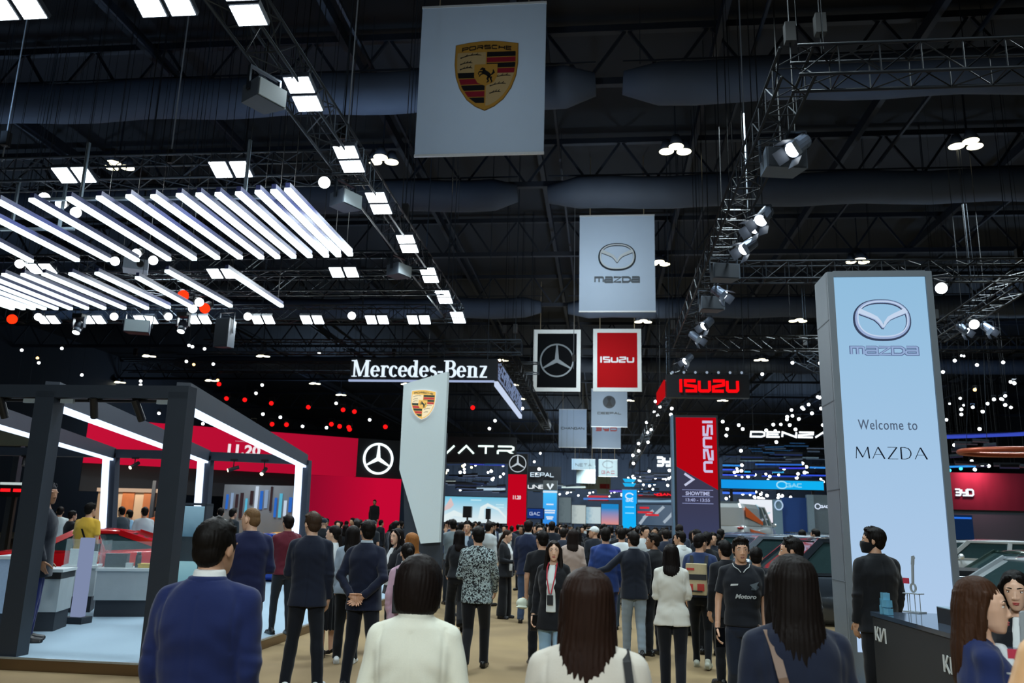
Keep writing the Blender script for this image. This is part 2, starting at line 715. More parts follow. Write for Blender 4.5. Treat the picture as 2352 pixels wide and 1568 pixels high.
TL = -4.85   # long left truss
TR = 2.99    # long right truss
truss((TL, 5, 8.45), (TL, 25.4, 8.45), 'long truss carrying floodlight pairs over the left edge of the aisle')
truss((TR, 11.6, 8.75), (TR, 31.5, 8.75), 'long truss running away on the right above the tall white welcome totem', truss_m=truss_shaded)
truss((TR, 11.8, 8.75), (24, 11.8, 8.75), 'dark truss crossing right from the near corner of the right truss', truss_m=truss_shaded)
for px, py, lab in ((400, 393, 'nearest truss crossing left behind the upper LED tubes'),
                    (500, 608, 'truss crossing left just beyond the far ends of the upper LED tubes'),
                    (500, 655, 'plain truss crossing left between the two rows of LED tubes'),
                    (500, 722, 'truss crossing left lined with floodlight pairs below the LED tubes')):
    p = atZ(px, py, 8.4)
    truss((-31, p.y, 8.4), (TL + 0.3, p.y, 8.4), lab)
truss((TR + 0.3, 22.3, 8.75), (26, 22.3, 8.75), 'truss passing right behind the top of the welcome totem', truss_m=truss_shaded)
truss((2.4, 30.8, 8.6), (18, 30.8, 8.6), 'truss right above the hanging sign with red letters', truss_m=truss_shaded)
_p, _q = atZ(2352, 640, 8.75), atZ(2150, 770, 8.75)
truss(tuple(_p), tuple(_q), 'slanting truss at the right frame edge beside the welcome totem', truss_m=truss_shaded)
truss((-3.9, 31, 8.6), (-3.9, 58, 8.6), 'long truss receding beyond the serif-lettered sign', truss_m=truss_shaded)
truss((-16, 30.6, 8.4), (-3.1, 30.6, 8.4), 'truss right above the serif-lettered hanging sign')
truss((3.2, 33, 8.2), (3.2, 90, 8.2), 'far truss studded with spotlights left of the red-topped pillar', step=1.2)
truss((8.2, 34, 8.8), (24, 60, 8.8), 'far truss slanting above the wide white far lettering', step=1.2)
truss((-24, 38, 9.0), (-3, 38, 9.0), 'far truss above the red screens with small spotlights', step=1.0)


def flood_proto():
    t = thing('floodlight', 'x', 'floodlight', (0, 0, 0))
    for s in (-1, 1):
        b = MB().box((s * 0.2, 0, 0.04), (0.36, 0.42, 0.08)).build('lamp_panel', grey_case, t)
        g = MB()
        for i in range(6):
            for j in range(6):
                g.box((s * 0.2 - 0.135 + 0.054 * i, -0.165 + 0.066 * j, -0.004), (0.046, 0.056, 0.012))
        g.build('led_lens', glow('#f2fbff', 9.0, sample=False), b)
    y = MB()
    y.bar((-0.2, 0, 0.08), (-0.2, 0, 0.2), 0.03)
    y.bar((0.2, 0, 0.08), (0.2, 0, 0.2), 0.03)
    y.bar((-0.25, 0, 0.2), (0.25, 0, 0.2), 0.04)
    y.build('bracket', truss_m, t)
    return t


fp = flood_proto()
_first = [True]
FLOOD_P = 60.0


def flood(px, py, label, z=8.1, rz=0.0, tilt=(0, 0), power=1.0, group='floodlight pairs on the left rig', light=True):
    p = atZ(px, py, z)
    if _first[0]:
        o = fp
        _first[0] = False
    else:
        o = dup(fp)
    o.location = p
    o.rotation_euler = (R(tilt[0]), R(tilt[1]), rz)
    tag(o, label, 'floodlight', group)
    if light:
        Mx = o.rotation_euler.to_matrix()
        for s in (-1, 1):
            c = p + Mx @ Vector((s * .2, 0, -.03))
            l = area_lamp('flood_beam', c, .34, .40, FLOOD_P * power / 2, (0.86, 0.96, 1.0), spread=160)
            l.rotation_euler = o.rotation_euler
    return o


for i, (px, py) in enumerate(((557, 6), (697, 217), (802, 366), (870, 467), (936, 560), (986, 632), (1020, 682), (1052, 729))):
    flood(px, py, 'blazing white floodlight pair, %s from the top along the long left truss' % ORD[i], z=8.12, rz=R(90), tilt=(0, 14))
for px, py, l in ((30, 13, 'big floodlight pair cut by the top left corner of the frame'), (374, 5, 'floodlight pair cut by the top edge left of the long truss'),
                  (170, 402, 'floodlight pair on the nearest crossing truss, the left one of two'), (530, 389, 'floodlight pair on the nearest crossing truss, the right one of two'),
                  (94, 617, 'floodlight pair above the lower LED tubes, near the left edge'), (510, 628, 'floodlight pair touching the top of the lower LED tubes'),
                  (790, 625, 'floodlight pair below the tips of the upper LED tubes')):
    flood(px, py, l, z=8.1, tilt=(-22, 0))
for i, px in enumerate((110, 215, 335, 458, 604, 717, 866, 962)):
    flood(px, 734, 'flat floodlight pair below the lower LED tubes, %s from the left in its row' % ORD[i], z=8.1, tilt=(-28, 0), power=0.8)


# LED tube bars over the left stand
bar_m = mat('#2a3038', 0.45, metal=0.4, var=0.1, scale=5)
bar_side = mat('#39406e', 0.4, var=0.1, scale=5)
def hold(t, x=0, y=0, z=0, r=.005):
    """suspension pipe from a fixture up to the roof"""
    MB().tube([(x, y, z), (x, y, HZ - t.location.z)], r, 4).build('drop_pipe', black_m, t)


def led_bar(p0, p1, label, group, z=7.0, strength=3.2):
    a, b = atZ(p0[0], p0[1], z), atZ(p1[0], p1[1], z)
    t = thing('led_tube_light', label, 'led light', a, group=group)
    d = b - a
    MB().bar((0, 0, 0.075), d + Vector((0, 0, 0.075)), 0.08, 0.09).build('housing', bar_side, t)
    MB().bar((0, 0, 0), d, 0.105, 0.06).build('diffuser', glow('#eafcff', strength), t)
    for f in (0.08, 0.92):
        MB().tube([d * f + Vector((0, 0, 0.1)), d * f + Vector((0, 0, HZ - a.z - d.z * f))], 0.006, 4).build('hanging_wire', black_m, t)


up = [((660, 435), (805, 585)), ((628, 438), (778, 587)), ((592, 440), (750, 588)), ((547, 443), (712, 589)), ((500, 445), (675, 590)),
      ((456, 446), (638, 591)), ((411, 447), (601, 592)), ((352, 450), (552, 592)), ((295, 450), (500, 593)), ((227, 453), (447, 595)),
      ((158, 455), (388, 596)), ((72, 458), (315, 598)), ((-5, 462), (250, 598)), ((-30, 492), (178, 598)), ((-60, 530), (72, 600))]
for i, (p, q) in enumerate(up):
    led_bar(p, q, 'long white LED tube of the upper row, %s from its right end' % ORD[i], 'white LED tubes of the upper row')
low = [((520, 620), (647, 703)), ((383, 622), (530, 703)), ((315, 637), (440, 705)), ((222, 627), (388, 706)), ((162, 628), (338, 708)),
       ((100, 629), (286, 708)), ((52, 630), (240, 708)), ((8, 630), (200, 708)), ((-30, 633), (163, 709)), ((-60, 636), (130, 709)),
       ((-80, 642), (103, 709)), ((-100, 650), (78, 709)), ((-100, 658), (55, 709)), ((-100, 668), (30, 709))]
for i, (p, q) in enumerate(low):
    led_bar(p, q, 'white LED tube of the lower row, %s from its right end' % ORD[i], 'white LED tubes of the lower row', strength=2.4)
# cross tubes that carry the LED bars
for a, b, lab in (((100, 458), (680, 452), 'pale crossbar under the near ends of the upper LED tubes'), ((0, 527), (170, 525), 'pale crossbar at mid-length of the leftmost LED tubes')):
    p, q = atZ(a[0], a[1], 7.2), atZ(b[0], b[1], 7.2)
    t = thing('crossbar', lab, 'bar', p)
    MB().bar((0, 0, 0), q - p, 0.07, 0.05).build('rail', mat('#8ea0ad', 0.4, metal=0.5), t)
    for f in (0.15, 0.8):
        MB().bar((q - p) * f + Vector((0, 0, 0.03)), (q - p) * f + Vector((0, 0, 1.1)), 0.05).build('drop_arm', mat('#8ea0ad', 0.4, metal=0.5), t)


# spot fixtures (a can on a yoke with a glowing lens), copied with their parts
def spot_proto(name, lens, r=0.12, L=0.34):
    t = thing(name, 'x', 'spotlight')
    MB().cyl((0, 0.02, 0), (0, L, 0), r, 14, r * 0.8).build('can', black_m, t, False)
    MB().cyl((0, 0.0, 0), (0, 0.025, 0), r * 0.96, 16).build('lens', lens, t, False)
    y = MB()
    y.bar((-r - 0.02, L * 0.5, 0), (-r - 0.02, L * 0.5, 0.26), 0.02, 0.05)
    y.bar((r + 0.02, L * 0.5, 0), (r + 0.02, L * 0.5, 0.26), 0.02, 0.05)
    y.bar((-r - 0.03, L * 0.5, 0.26), (r + 0.03, L * 0.5, 0.26), 0.05, 0.02)
    y.build('yoke', truss_m, t)
    return t


PROTO = {}   # patterns to copy from, removed at the end
for k, (nm, gl) in dict(w=('spotlight', white_glow), y=('warm_spotlight', warm_glow), a=('amber_spotlight', amber_glow),
                        r=('red_spotlight', red_glow), o=('red_floodlight', orange_glow), c=('cyan_spotlight', cyan_glow)).items():
    PROTO[k] = [spot_proto(nm, gl), True]


def spot(kind, p, label, group, sc=1.0, aim=None, pole=True):
    pr = PROTO[kind]
    o = dup(pr[0])
    o.location = p
    d = (Vector(aim) if aim else Vector((EYE.x - p.x, EYE.y - p.y, 0)).normalized() * 1.0 + Vector((random.uniform(-.35, .35), 0, -0.45)))
    o.rotation_euler = d.to_track_quat('-Y', 'Z').to_euler()
    o.scale = (sc, sc, sc)
    tag(o, label, 'spotlight', group)
    if p.z < HZ - .5 and pole:
        q = link('drop_pipe', UNIT_PIPE, o)
        q.matrix_parent_inverse = (Matrix.Translation(p) @ o.rotation_euler.to_matrix().to_4x4() @ Matrix.Diagonal((sc, sc, sc, 1))).inverted()
        q.location = (p.x, p.y, p.z + .1 * sc)
        q.scale = (1, 1, HZ - p.z - .1 * sc)
    return o


UNIT_PIPE = MB().tube([(0, 0, 0), (0, 0, 1)], .004, 4).mesh('drop_pipe', [black_m])


def spot_z(kind, px, py, z, label, group=None, sc=1.0, ymax=80.0):
    p = atZ(px, py, z)
    if p.y < 0 or p.y > ymax:
        p = atY(px, py, ymax)
    return spot(kind, p, label, group, sc)


for i, (px, py) in enumerate(((88, 728), (262, 727), (387, 727), (569, 727), (808, 725))):
    spot_z('w', px, py, 8.0, 'round white lamp between floodlight pairs, %s from the left under the lower LED tubes' % ORD[i], 'round lamps in the floodlight row', 1.05)
for px, py, l in ((745, 419, 'round many-celled white lamp under the long left truss'), (45, 606, 'round white lamp at the left edge between the LED rows'),
                  (264, 600, 'round white lamp left of the hanging projector'), (352, 598, 'round white lamp right of the hanging projector'),
                  (102, 455, 'upper small white lamp over the left end of the LED tubes'), (140, 468, 'lower small white lamp over the left end of the LED tubes'),
                  (174, 488, 'tilted small white lamp hanging among the upper LED tubes'), (313, 582, 'white lamp just above the hanging projector')):
    spot_z('w', px, py, 7.9, l, None, .95)
for px, py, l in ((28, 733, 'orange-red glowing lamp at the left edge in the floodlight row'), (421, 679, 'orange-red glowing lamp behind the right LED tubes, upper one'),
                  (470, 708, 'orange-red glowing lamp behind the right LED tubes, lower one')):
    spot_z('o', px, py, 7.9, l, None, 1.35)
for px, py, l in ((458, 694, 'white lamp between the two orange-red lamps'), (443, 709, 'bluish white lamp under the orange-red pair'), (522, 747, 'bluish white lamp beside the tall hanging speaker')):
    spot_z('w', px, py, 7.9, l, None, 1.1)


def moving_head(px, py, z, label):
    p = atZ(px, py, z)
    t = thing('moving_head_light', label, 'stage light', p)
    MB().box((0, 0, 0.32), (0.34, 0.3, 0.14)).build('base', black_m, t)
    y = MB()
    for s in (-1, 1):
        y.bar((s * 0.19, 0, 0.3), (s * 0.19, 0, -0.06), 0.05, 0.12)
    y.build('yoke', grey_case, t)
    h = MB()
    h.ell((0, 0.02, 0), (0.15, 0.15, 0.18), 14, 10)
    h.cyl((0, -0.02, -0.1), (0, -0.07, -0.24), 0.12, 14)
    h.build('head', grey_case, t, True)
    MB().cyl((0, -0.071, -0.243), (0, -0.076, -0.255), 0.11, 14).build('lens', white_glow, t)
    hold(t, z=.39, r=.014)


moving_head(180, 748, 7.7, 'grey moving head lamp hanging below the floodlight row, the left of two')
moving_head(420, 745, 7.7, 'grey moving head lamp hanging below the floodlight row, the right of two')


def speaker_box(px, py, z, size, rz, label, front=True, lit=False):
    p = atZ(px, py, z)
    t = thing('hanging_speaker', label, 'speaker', p, R(rz))
    w, d, h = size
    m = MB().hexa([(-w / 2, -d / 2, -h / 2), (w / 2, -d / 2, -h / 2), (w / 2 * .8, d / 2, -h / 2 * .9), (-w / 2 * .8, d / 2, -h / 2 * .9),
                   (-w / 2, -d / 2, h / 2), (w / 2, -d / 2, h / 2), (w / 2 * .8, d / 2, h / 2 * .9), (-w / 2 * .8, d / 2, h / 2 * .9)])
    m.build('cabinet', mat('#46505c', 0.55, var=0.1, scale=6), t)
    MB().box((0, -d / 2 - 0.012, 0), (w * .92, 0.02, h * .9)).build('front_grille', mat('#a9b6bd' if lit else '#2c333c', 0.6, var=0.15, scale=90), t)  # lit grilles get a paler colour, lamplight on them painted in
    y = MB()
    for s in (-1, 1):
        y.bar((s * w * .52, 0, 0), (s * w * .52, 0, h / 2 + .22), .03, .06)
    y.bar((-w * .54, 0, h / 2 + .22), (w * .54, 0, h / 2 + .22), .06, .03)
    y.build('bracket', truss_m, t)
    hold(t, z=h / 2 + .22, r=.014)


speaker_box(604, 222, 7.75, (0.52, 0.42, 0.3), 62, 'large grey speaker hanging left of the near end of the long truss', lit=True)
speaker_box(792, 462, 7.75, (0.5, 0.42, 0.3), 62, 'dark speaker under the long truss beside the tips of the LED tubes', lit=True)
speaker_box(915, 623, 7.75, (0.5, 0.42, 0.3), 62, 'small dark speaker under the far half of the long truss', lit=True)
speaker_box(518, 766, 7.4, (0.5, 0.45, 0.95), -8, 'tall slim speaker hanging below the floodlight row')
speaker_box(318, 752, 7.7, (0.8, 0.55, 0.42), 20, 'wide dark speaker hanging below the floodlight row', lit=True)
speaker_box(1795, 375, 8.2, (0.75, 0.5, 0.38), 10, 'dark speaker box on the near part of the right truss')
speaker_box(1662, 628, 8.2, (0.7, 0.5, 0.4), 10, 'dark speaker box midway along the right truss')
speaker_box(1632, 700, 8.2, (0.7, 0.5, 0.4), 10, 'dark speaker box farther along the right truss above a spotlight')

pj = thing('hanging_projector', 'pale grey projector hanging between two round lamps among the LED tubes', 'projector', atZ(312, 612, 7.6), R(30))
MB().box((0, 0, 0), (0.55, 0.5, 0.26)).build('case', mat('#a7b4c4', 0.4), pj)
MB().cyl((0.1, -0.25, 0), (0.1, -0.34, 0), 0.08, 14).build('lens', black_m, pj)
hold(pj, z=.13, r=.02)

# profile spots along the right truss
prof_m = mat('#79869c', 0.35, metal=0.3, var=0.2, scale=5)
def profile_spot(px, py, label, sc=1.0, aim=(1.0, -0.5, -0.9)):
    p = atZ(px, py, 8.25)
    t = thing('profile_spotlight', label, 'spotlight', p, group='profile spotlights along the right truss')
    M = Vector(aim).normalized().to_track_quat('-Z', 'Y').to_matrix().to_4x4()
    def T(m):
        for i, v in enumerate(m.v):
            m.v[i] = tuple(M @ Vector(v))
        return m
    T(MB().cyl((0, 0, 0.3), (0, 0, -0.12), 0.15, 14, 0.17)).build('can', prof_m, t)
    a = MB()
    for i in range(4):
        th = PI / 2 * i
        c, s = math.cos(th), math.sin(th)
        a.hexa([(c * .17 - s * .14, s * .17 + c * .14, -.12), (c * .17 + s * .14, s * .17 - c * .14, -.12), (c * .18 + s * .14, s * .18 - c * .14, -.12), (c * .18 - s * .14, s * .18 + c * .14, -.12),
                (c * .27 - s * .14, s * .27 + c * .14, -.34), (c * .27 + s * .14, s * .27 - c * .14, -.34), (c * .28 + s * .14, s * .28 - c * .14, -.34), (c * .28 - s * .14, s * .28 + c * .14, -.34)])
    T(a).build('barn_door', grey_case, t)
    T(MB().cyl((0, 0, -0.1), (0, 0, -0.13), 0.15, 14)).build('lens', glow('#eef8ff', 8.0, sample=False), t)
    y = MB()
    y.bar((-0.2, 0, 0), (-0.2, 0, 0.32), .03, .05)
    y.bar((0.2, 0, 0), (0.2, 0, 0.32), .03, .05)
    y.bar((-0.2, 0, 0.32), (0.2, 0, 0.32), .05, .03)
    y.build('yoke', truss_m, t)
    t.scale = (sc, sc, sc)
    MB().tube([(0, 0, .3), (0, 0, (HZ - p.z) / sc)], .012, 4).build('drop_pipe', black_m, t)


for i, (px, py) in enumerate(((1828, 338), (1752, 500), (1738, 518), (1714, 568), (1656, 674), (1622, 745), (1600, 775), (1578, 826))):
    profile_spot(px, py, 'silver-grey spotlight with flaps on the right truss, %s from its near end' % ORD[i], 0.9, aim=(random.choice((-1, 1)) * random.uniform(.5, 1.0), -.45, -.75))
for px, py, l in ((2162, 662, 'lone white spotlight just right of the welcome totem top'), (2238, 745, 'brightest white spotlight on the slanting truss at the right edge')):
    spot_z('w', px, py, 8.3, l, None, 1.3)
for i, (px, py) in enumerate(((2214, 757), (2270, 755))):
    profile_spot(px, py, ['left', 'right'][i] + ' of two dim spotlights flanking the brightest one on the slanting truss', 0.8, aim=(.5, -.6, -.8))

# roof downlights: clusters of three warm discs
dl = thing('roof_downlight', 'x', 'ceiling light')
for i, (x, y) in enumerate(((-0.3, 0), (0.3, 0.05), (0.0, -0.36))):
    MB().cyl((x, y, 0.0), (x, y, 0.4), 0.27, 16, 0.12).build('bell', grey_case, dl, True)
    MB().cyl((x, y, -0.015), (x, y, 0.0), 0.245, 16).build('disc', glow('#fff6cf', 7.0, sample=False), dl)
MB().bar((0, -0.1, 0.4), (0, -0.1, 2.3), 0.04).build('stem', girder_m, dl)
_dl = [True]
for px, py, l in ((880, 371, 'three-disc warm ceiling lamp left of the crest banner'), (1551, 347, 'three-disc warm ceiling lamp right of the crest banner'),
                  (2219, 335, 'three-disc warm ceiling lamp in the upper right of the hall'), (1970, 601, 'three-disc warm ceiling lamp right above the welcome totem'),
                  (1833, 737, 'warm ceiling lamp left of the welcome totem logo'), (1748, 827, 'warm ceiling lamp above the red-lettered hanging sign on its right'),
                  (1477, 739, 'warm ceiling lamp just above the red framed banner'), (1513, 606, 'warm ceiling lamp at the right edge of the winged-logo banner'),
                  (274, 384, 'warm ceiling lamp seen through the nearest crossing truss'), (1152, 828, 'warm ceiling lamp right of the serif-lettered sign'),
                  (342, 818, 'warm ceiling lamp below the floodlight row, left'), (604, 818, 'warm ceiling lamp below the floodlight row, right'),
                  (1180, 884, 'warm ceiling lamp in the gap left of the star banner, upper'), (1196, 916, 'warm ceiling lamp in the gap left of the star banner, lower'),
                  (1445, 920, 'warm ceiling lamp at the right edge of the round-emblem banner'), (723, 881, 'warm ceiling lamp below the left end of the serif sign'),
                  (934, 882, 'warm ceiling lamp at the top corner of the white slanted totem'), (783, 907, 'warm ceiling lamp left of the white slanted totem'),
                  (484, 874, 'warm ceiling lamp above the dark booth frame corner'), (275, 878, 'warm ceiling lamp above the middle of the dark booth frame'),
                  (1660, 920, 'warm ceiling lamp right below the red-lettered sign')):
    p = atZ(px, py, 14.4)
    if p.y > 120 or p.y < 0:
        p = atY(px, py, 105)
    o = dl if _dl[0] else dup(dl)
    _dl[0] = False
    o.location = p
    tag(o, l, 'ceiling light', 'three-disc roof lamps')

# far rig lights seen in the distance
far = dict(
    w=[(50, 804), (142, 800), (89, 833), (434, 793), (442, 796), (470, 801), (428, 830), (490, 836), (188, 861), (323, 875), (323, 884), (602, 884),
       (588, 903), (365, 949), (466, 973), (604, 951), (644, 958), (695, 979), (733, 810), (772, 926), (849, 964), (750, 982), (1137, 966), (1124, 984),
       (1200, 938), (1820, 833), (1883, 834), (1751, 859), (1882, 913), (1842, 936), (1886, 938), (1808, 957),
       (1835, 962), (1865, 949), (1776, 975), (1814, 976), (1890, 976), (1660, 968), (1670, 985), (1697, 976), (1706, 985), (1668, 1000), (1760, 988),
       (1827, 986), (1702, 1035), (1783, 1015), (1704, 1068), (1692, 1077), (1703, 1081), (1801, 1076), (1843, 1064), (1852, 1072), (1871, 1072),
       (1886, 1072), (1848, 1085), (1877, 1090), (1830, 1097), (1718, 1094), (1728, 1104), (1764, 1103), (1890, 1106), (2193, 828),
       (2244, 838), (2304, 832), (2166, 854), (2283, 917), (2208, 940), (2257, 945), (2309, 930), (2192, 1022), (2232, 1059), (2271, 1070),
       (2256, 1068), (2239, 1078), (1543, 938), (1541, 952), (2330, 880), (2250, 985), (1695, 905)],
    a=[(445, 837), (35, 913), (62, 917), (91, 926), (147, 937), (2239, 895), (86, 822), (500, 873)],
    r=[(503, 882), (562, 918), (623, 926), (583, 974), (625, 974), (658, 975), (708, 935), (788, 941), (814, 945), (761, 974), (780, 979), (801, 981),
       (803, 986), (885, 980), (1086, 936), (520, 915)],
    c=[(2207, 1076), (2181, 1080), (1640, 1050)])
nm = dict(w='small white spotlight burning on a distant rig', a='small amber spotlight burning on a distant rig',
          r='small red spotlight over the red screens', c='small cyan spotlight on a distant rig')
for k, L in far.items():
    for (px, py) in L:
        p = atZ(px, py, 8.6)
        Y = min(max(p.y, 20), 62) if p.y > 0 else 62
        p = atY(px, py, Y * random.uniform(0.9, 1.0))
        spot(k, p, nm[k], nm[k].replace('spotlight', 'spotlights'), sc=p.y * (0.016 if k != 'r' else .024))
# dense strings of lamps on the farthest rigs
rnd = random.Random(5)
def strew(n, box, cols, ylo, yhi, lab, grp, sc=.0135):
    for _ in range(n):
        px, py = rnd.uniform(box[0], box[2]), rnd.uniform(box[1], box[3])
        p = atY(px, py, rnd.uniform(ylo, yhi))
        spot(rnd.choice(cols), p, lab[0], grp, sc=p.y * sc * rnd.uniform(.75, 1.2))
strew(30, (1015, 1055, 1160, 1128), 'wwwwy', 55, 80, ['tiny white lamp over the far cyan screen'], 'tiny lamps over the far cyan screen')
strew(10, (1215, 1040, 1260, 1110), 'wwww', 55, 80, ['tiny white lamp right of the far star pillar'], 'tiny lamps right of the star pillar')
strew(24, (1440, 1080, 1548, 1130), 'wwww', 60, 95, ['tiny white lamp low left of the red-topped pillar'], 'tiny lamps left of the red-topped pillar')
strew(16, (1662, 1075, 1890, 1100), 'wwww', 50, 75, ['tiny white lamp above the long blue banner'], 'tiny lamps above the blue banner')
strew(20, (1662, 1128, 1850, 1146), 'wwww', 60, 90, ['tiny white lamp just below the long blue banner'], 'tiny lamps below the blue banner')
strew(8, (2170, 810, 2352, 960), 'wwww', 30, 60, ['tiny white lamp right of the welcome totem in the dark'], 'tiny lamps right of the welcome totem', .013)
strew(22, (1240, 1127, 1440, 1140), 'wwww', 152, 168, ['tiny white lamp at the far end of the aisle'], 'tiny lamps at the end of the aisle', .009)
for (x0, y0, x1, y1, n, lab) in ((1455, 1060, 1540, 870, 15, 'white lamp in the steep string left of the red-topped pillar'),
                                 (1770, 985, 1890, 905, 8, 'white lamp in the slanting string above the far wide lettering'),
                                 (2165, 960, 2352, 900, 6, 'white lamp in the string right of the welcome totem')):
    for i in range(n):
        f = (i + rnd.uniform(-.3, .3)) / n
        p = atY(x0 + (x1 - x0) * f + rnd.uniform(-12, 12), y0 + (y1 - y0) * f + rnd.uniform(-6, 6), 70 - 36 * f)
        spot('w', p, lab, lab.replace('lamp in', 'lamps in'), sc=p.y * .0145)


# coloured LED line lights of the far stands
def line_light(px0, py0, px1, py1, Y, col, lab, group, s=1.2, th=.12):
    a, b = atY(px0, py0, Y), atY(px1, py1, Y)
    t = thing('line_light', lab, 'led light', a, group=group)
    MB().bar((0, 0, .1), b - a + Vector((0, 0, .1)), th, .12).build('housing', bar_m, t)
    MB().bar((0, 0, 0), b - a, th, th * .8).build('diffuser', glow(col, s, sample=False), t)
    for f in (.2, .8):
        q = (b - a) * f
        hold(t, q.x, q.y, q.z + .15)


for i, (x0, y0, x1, y1, c) in enumerate(((1660, 1068, 1700, 1069, '#2f7fd0'), (1735, 1066, 1842, 1067, '#2a5fb8'), (1860, 1073, 1900, 1074, '#2f7fd0'), (1660, 1078, 1690, 1078, '#3a55d8'),
                                         (1710, 1083, 1800, 1084, '#35a0d8'), (1790, 1075, 1850, 1075, '#3a3fd0'), (1660, 1090, 1735, 1091, '#3a55d8'), (1750, 1093, 1830, 1094, '#2640b0'),
                                         (1840, 1091, 1900, 1092, '#2d49c8'), (1700, 1058, 1760, 1058, '#50656e'), (1800, 1050, 1880, 1051, '#485a66'))):
    line_light(x0, y0, x1, y1, 52 + i, c, 'thin blue light line above the long blue banner', 'blue light lines above the blue banner')
for i, (x0, y0, x1, y1, c) in enumerate(((1020, 1050, 1090, 1046, '#3b49b8'), (1050, 1058, 1150, 1052, '#8492b8'), (1080, 1066, 1160, 1068, '#3b49b8'), (1100, 1044, 1150, 1046, '#55608a'))):
    line_light(x0, y0, x1, y1, 58 + i, c, 'faint violet light line under the far rounded white lettering', 'violet light lines under the rounded lettering', .8)
line_light(2172, 1003, 2352, 996, 38, '#3a4ec0', 'long violet light strip right of the welcome totem', None, .9, .2)
line_light(2172, 1072, 2240, 1070, 40, '#2f8fe0', 'short blue light strip right of the welcome totem', None, 1.2, .1)
line_light(1660, 1131, 1735, 1132, 55, '#3f6fe0', 'short blue light strip below the long blue banner', None, 1.2, .2)

rnd2 = random.Random(31)
for i in range(26):
    px, py = rnd2.uniform(1012, 1150), rnd2.uniform(1050, 1132)
    L_ = rnd2.uniform(20, 60)
    line_light(px, py, min(px + L_, 1162), py + rnd2.uniform(-2, 2), rnd2.uniform(52, 72), rnd2.choice(('#31405e', '#4b5a78', '#28507a', '#5d6a80', '#2a3350')), 'dim grey blue rig line above the far cyan screen', 'dim rig lines above the cyan screen', .7, .1)
for i in range(22):
    px, py = rnd2.uniform(1445, 1500), rnd2.uniform(1075, 1140)
    L_ = rnd2.uniform(18, 44)
    line_light(px, py, px + L_, py + rnd2.uniform(-2, 2), rnd2.uniform(62, 90), rnd2.choice(('#31405e', '#4b5a78', '#28507a', '#5d6a80')), 'dim grey blue rig line left of the red-topped pillar', 'dim rig lines left of the red-topped pillar', .7, .12)
for i in range(30):
    px, py = rnd2.uniform(1662, 1860), rnd2.uniform(1015, 1098)
    L_ = rnd2.uniform(24, 70)
    line_light(px, py, min(px + L_, 1905), py + rnd2.uniform(-2, 2), rnd2.uniform(50, 80), rnd2.choice(('#31405e', '#46566a', '#28507a', '#556274', '#2a3a6a')), 'dim grey blue rig line below the far wide lettering', 'dim rig lines below the wide lettering', .6, .1)
for i in range(16):
    px, py = rnd2.uniform(2175, 2330), rnd2.uniform(1010, 1082)
    L_ = rnd2.uniform(24, 60)
    line_light(px, py, px + L_, py + rnd2.uniform(-3, 3), rnd2.uniform(38, 48), rnd2.choice(('#33304a', '#4a4048', '#2c3350', '#503a40')), 'dim violet rig line right of the welcome totem', 'dim rig lines right of the welcome totem', .6, .07)
for i in range(14):
    px, py = rnd2.uniform(1212, 1300), rnd2.uniform(1095, 1140)
    line_light(px, py, px + rnd2.uniform(16, 40), py + rnd2.uniform(-2, 2), rnd2.uniform(70, 100), rnd2.choice(('#4b5a68', '#7d8c96', '#3a4a60')), 'dim pale rig line right of the star pillar', 'dim rig lines right of the star pillar', .7, .14)
for px0, px1, py, Y, c, lab in ((1014, 1046, 1106, 60, '#dff0ea', 'short bright white light bar just right of the white slanted totem'), (1070, 1160, 1122, 64, '#a9c4d8', 'long pale light bar above the far cyan screen'), (1290, 1345, 1118, 100, '#cfe6e4', 'pale light bar at the far end of the aisle, left'),
                                (1340, 1440, 1145, 110, '#4d7fd0', 'blue light bar at the far end of the aisle'), (1400, 1430, 1127, 90, '#6a58c8', 'violet light bar left of the far cyan pillar'), (1465, 1545, 1150, 80, '#7fa0b8', 'pale light bar over the busy far screen')):
    line_light(px0, py, px1, py, Y, c, lab, None, 1.1, .3)

ring = thing('hanging_ring', 'copper-coloured ring hanging at the right edge above the dark red wall', 'ceiling ornament', atY(2330, 1038, 34))
rr = MB()
rr.tube([(2.0 * math.cos(2 * PI * k / 48), 1.3 * math.sin(2 * PI * k / 48), 0) for k in range(49)], .1, 8, False)
rr.build('ring', mat('#b4573a', .4, metal=.3), ring, True)
for k in range(4):
    x, y = 2.0 * math.cos(PI / 4 + PI / 2 * k), 1.3 * math.sin(PI / 4 + PI / 2 * k)
    MB().tube([(x, y, 0), (x * .5, y * .5, 8)], .012, 4).build('wire', truss_m, ring)

# loose rigging lines hanging from the roof
for px, py, Y, l in ((70, 0, 14, 'pale rigging line rising from the nearest crossing truss at the far left'), (438, 0, 15, 'pale rigging line rising from the nearest crossing truss left of the long truss'),
                     (822, 0, 16, 'pale rigging line rising right of the long truss'), (1700, 60, 20, 'thin rigging line dropping past the right ceiling lamp'), (1322, 330, 36, 'thin rigging line left of the winged-logo banner')):
    p = atY(px, py, Y)
    t = thing('rigging_line', l, 'cable', (p.x, p.y, 8.6))
    MB().tube([(0, 0, 0), (0, 0, HZ - 8.6)], .016, 5).build('rope', mat('#8a919a', .6), t)
    MB().box((0, 0, .5), (.14, .14, .3)).build('chain_hoist', black_m, t)
# ------------------------------------------------------------------ lettering and emblems (XZ plane, front at y = 0, growing to +y; local origin = centre)
def arc(cx, cz, rx, rz, a0, a1, n=16):
    return [(cx + rx * math.cos(R(a0 + (a1 - a0) * i / n)), cz + rz * math.sin(R(a0 + (a1 - a0) * i / n))) for i in range(n + 1)]


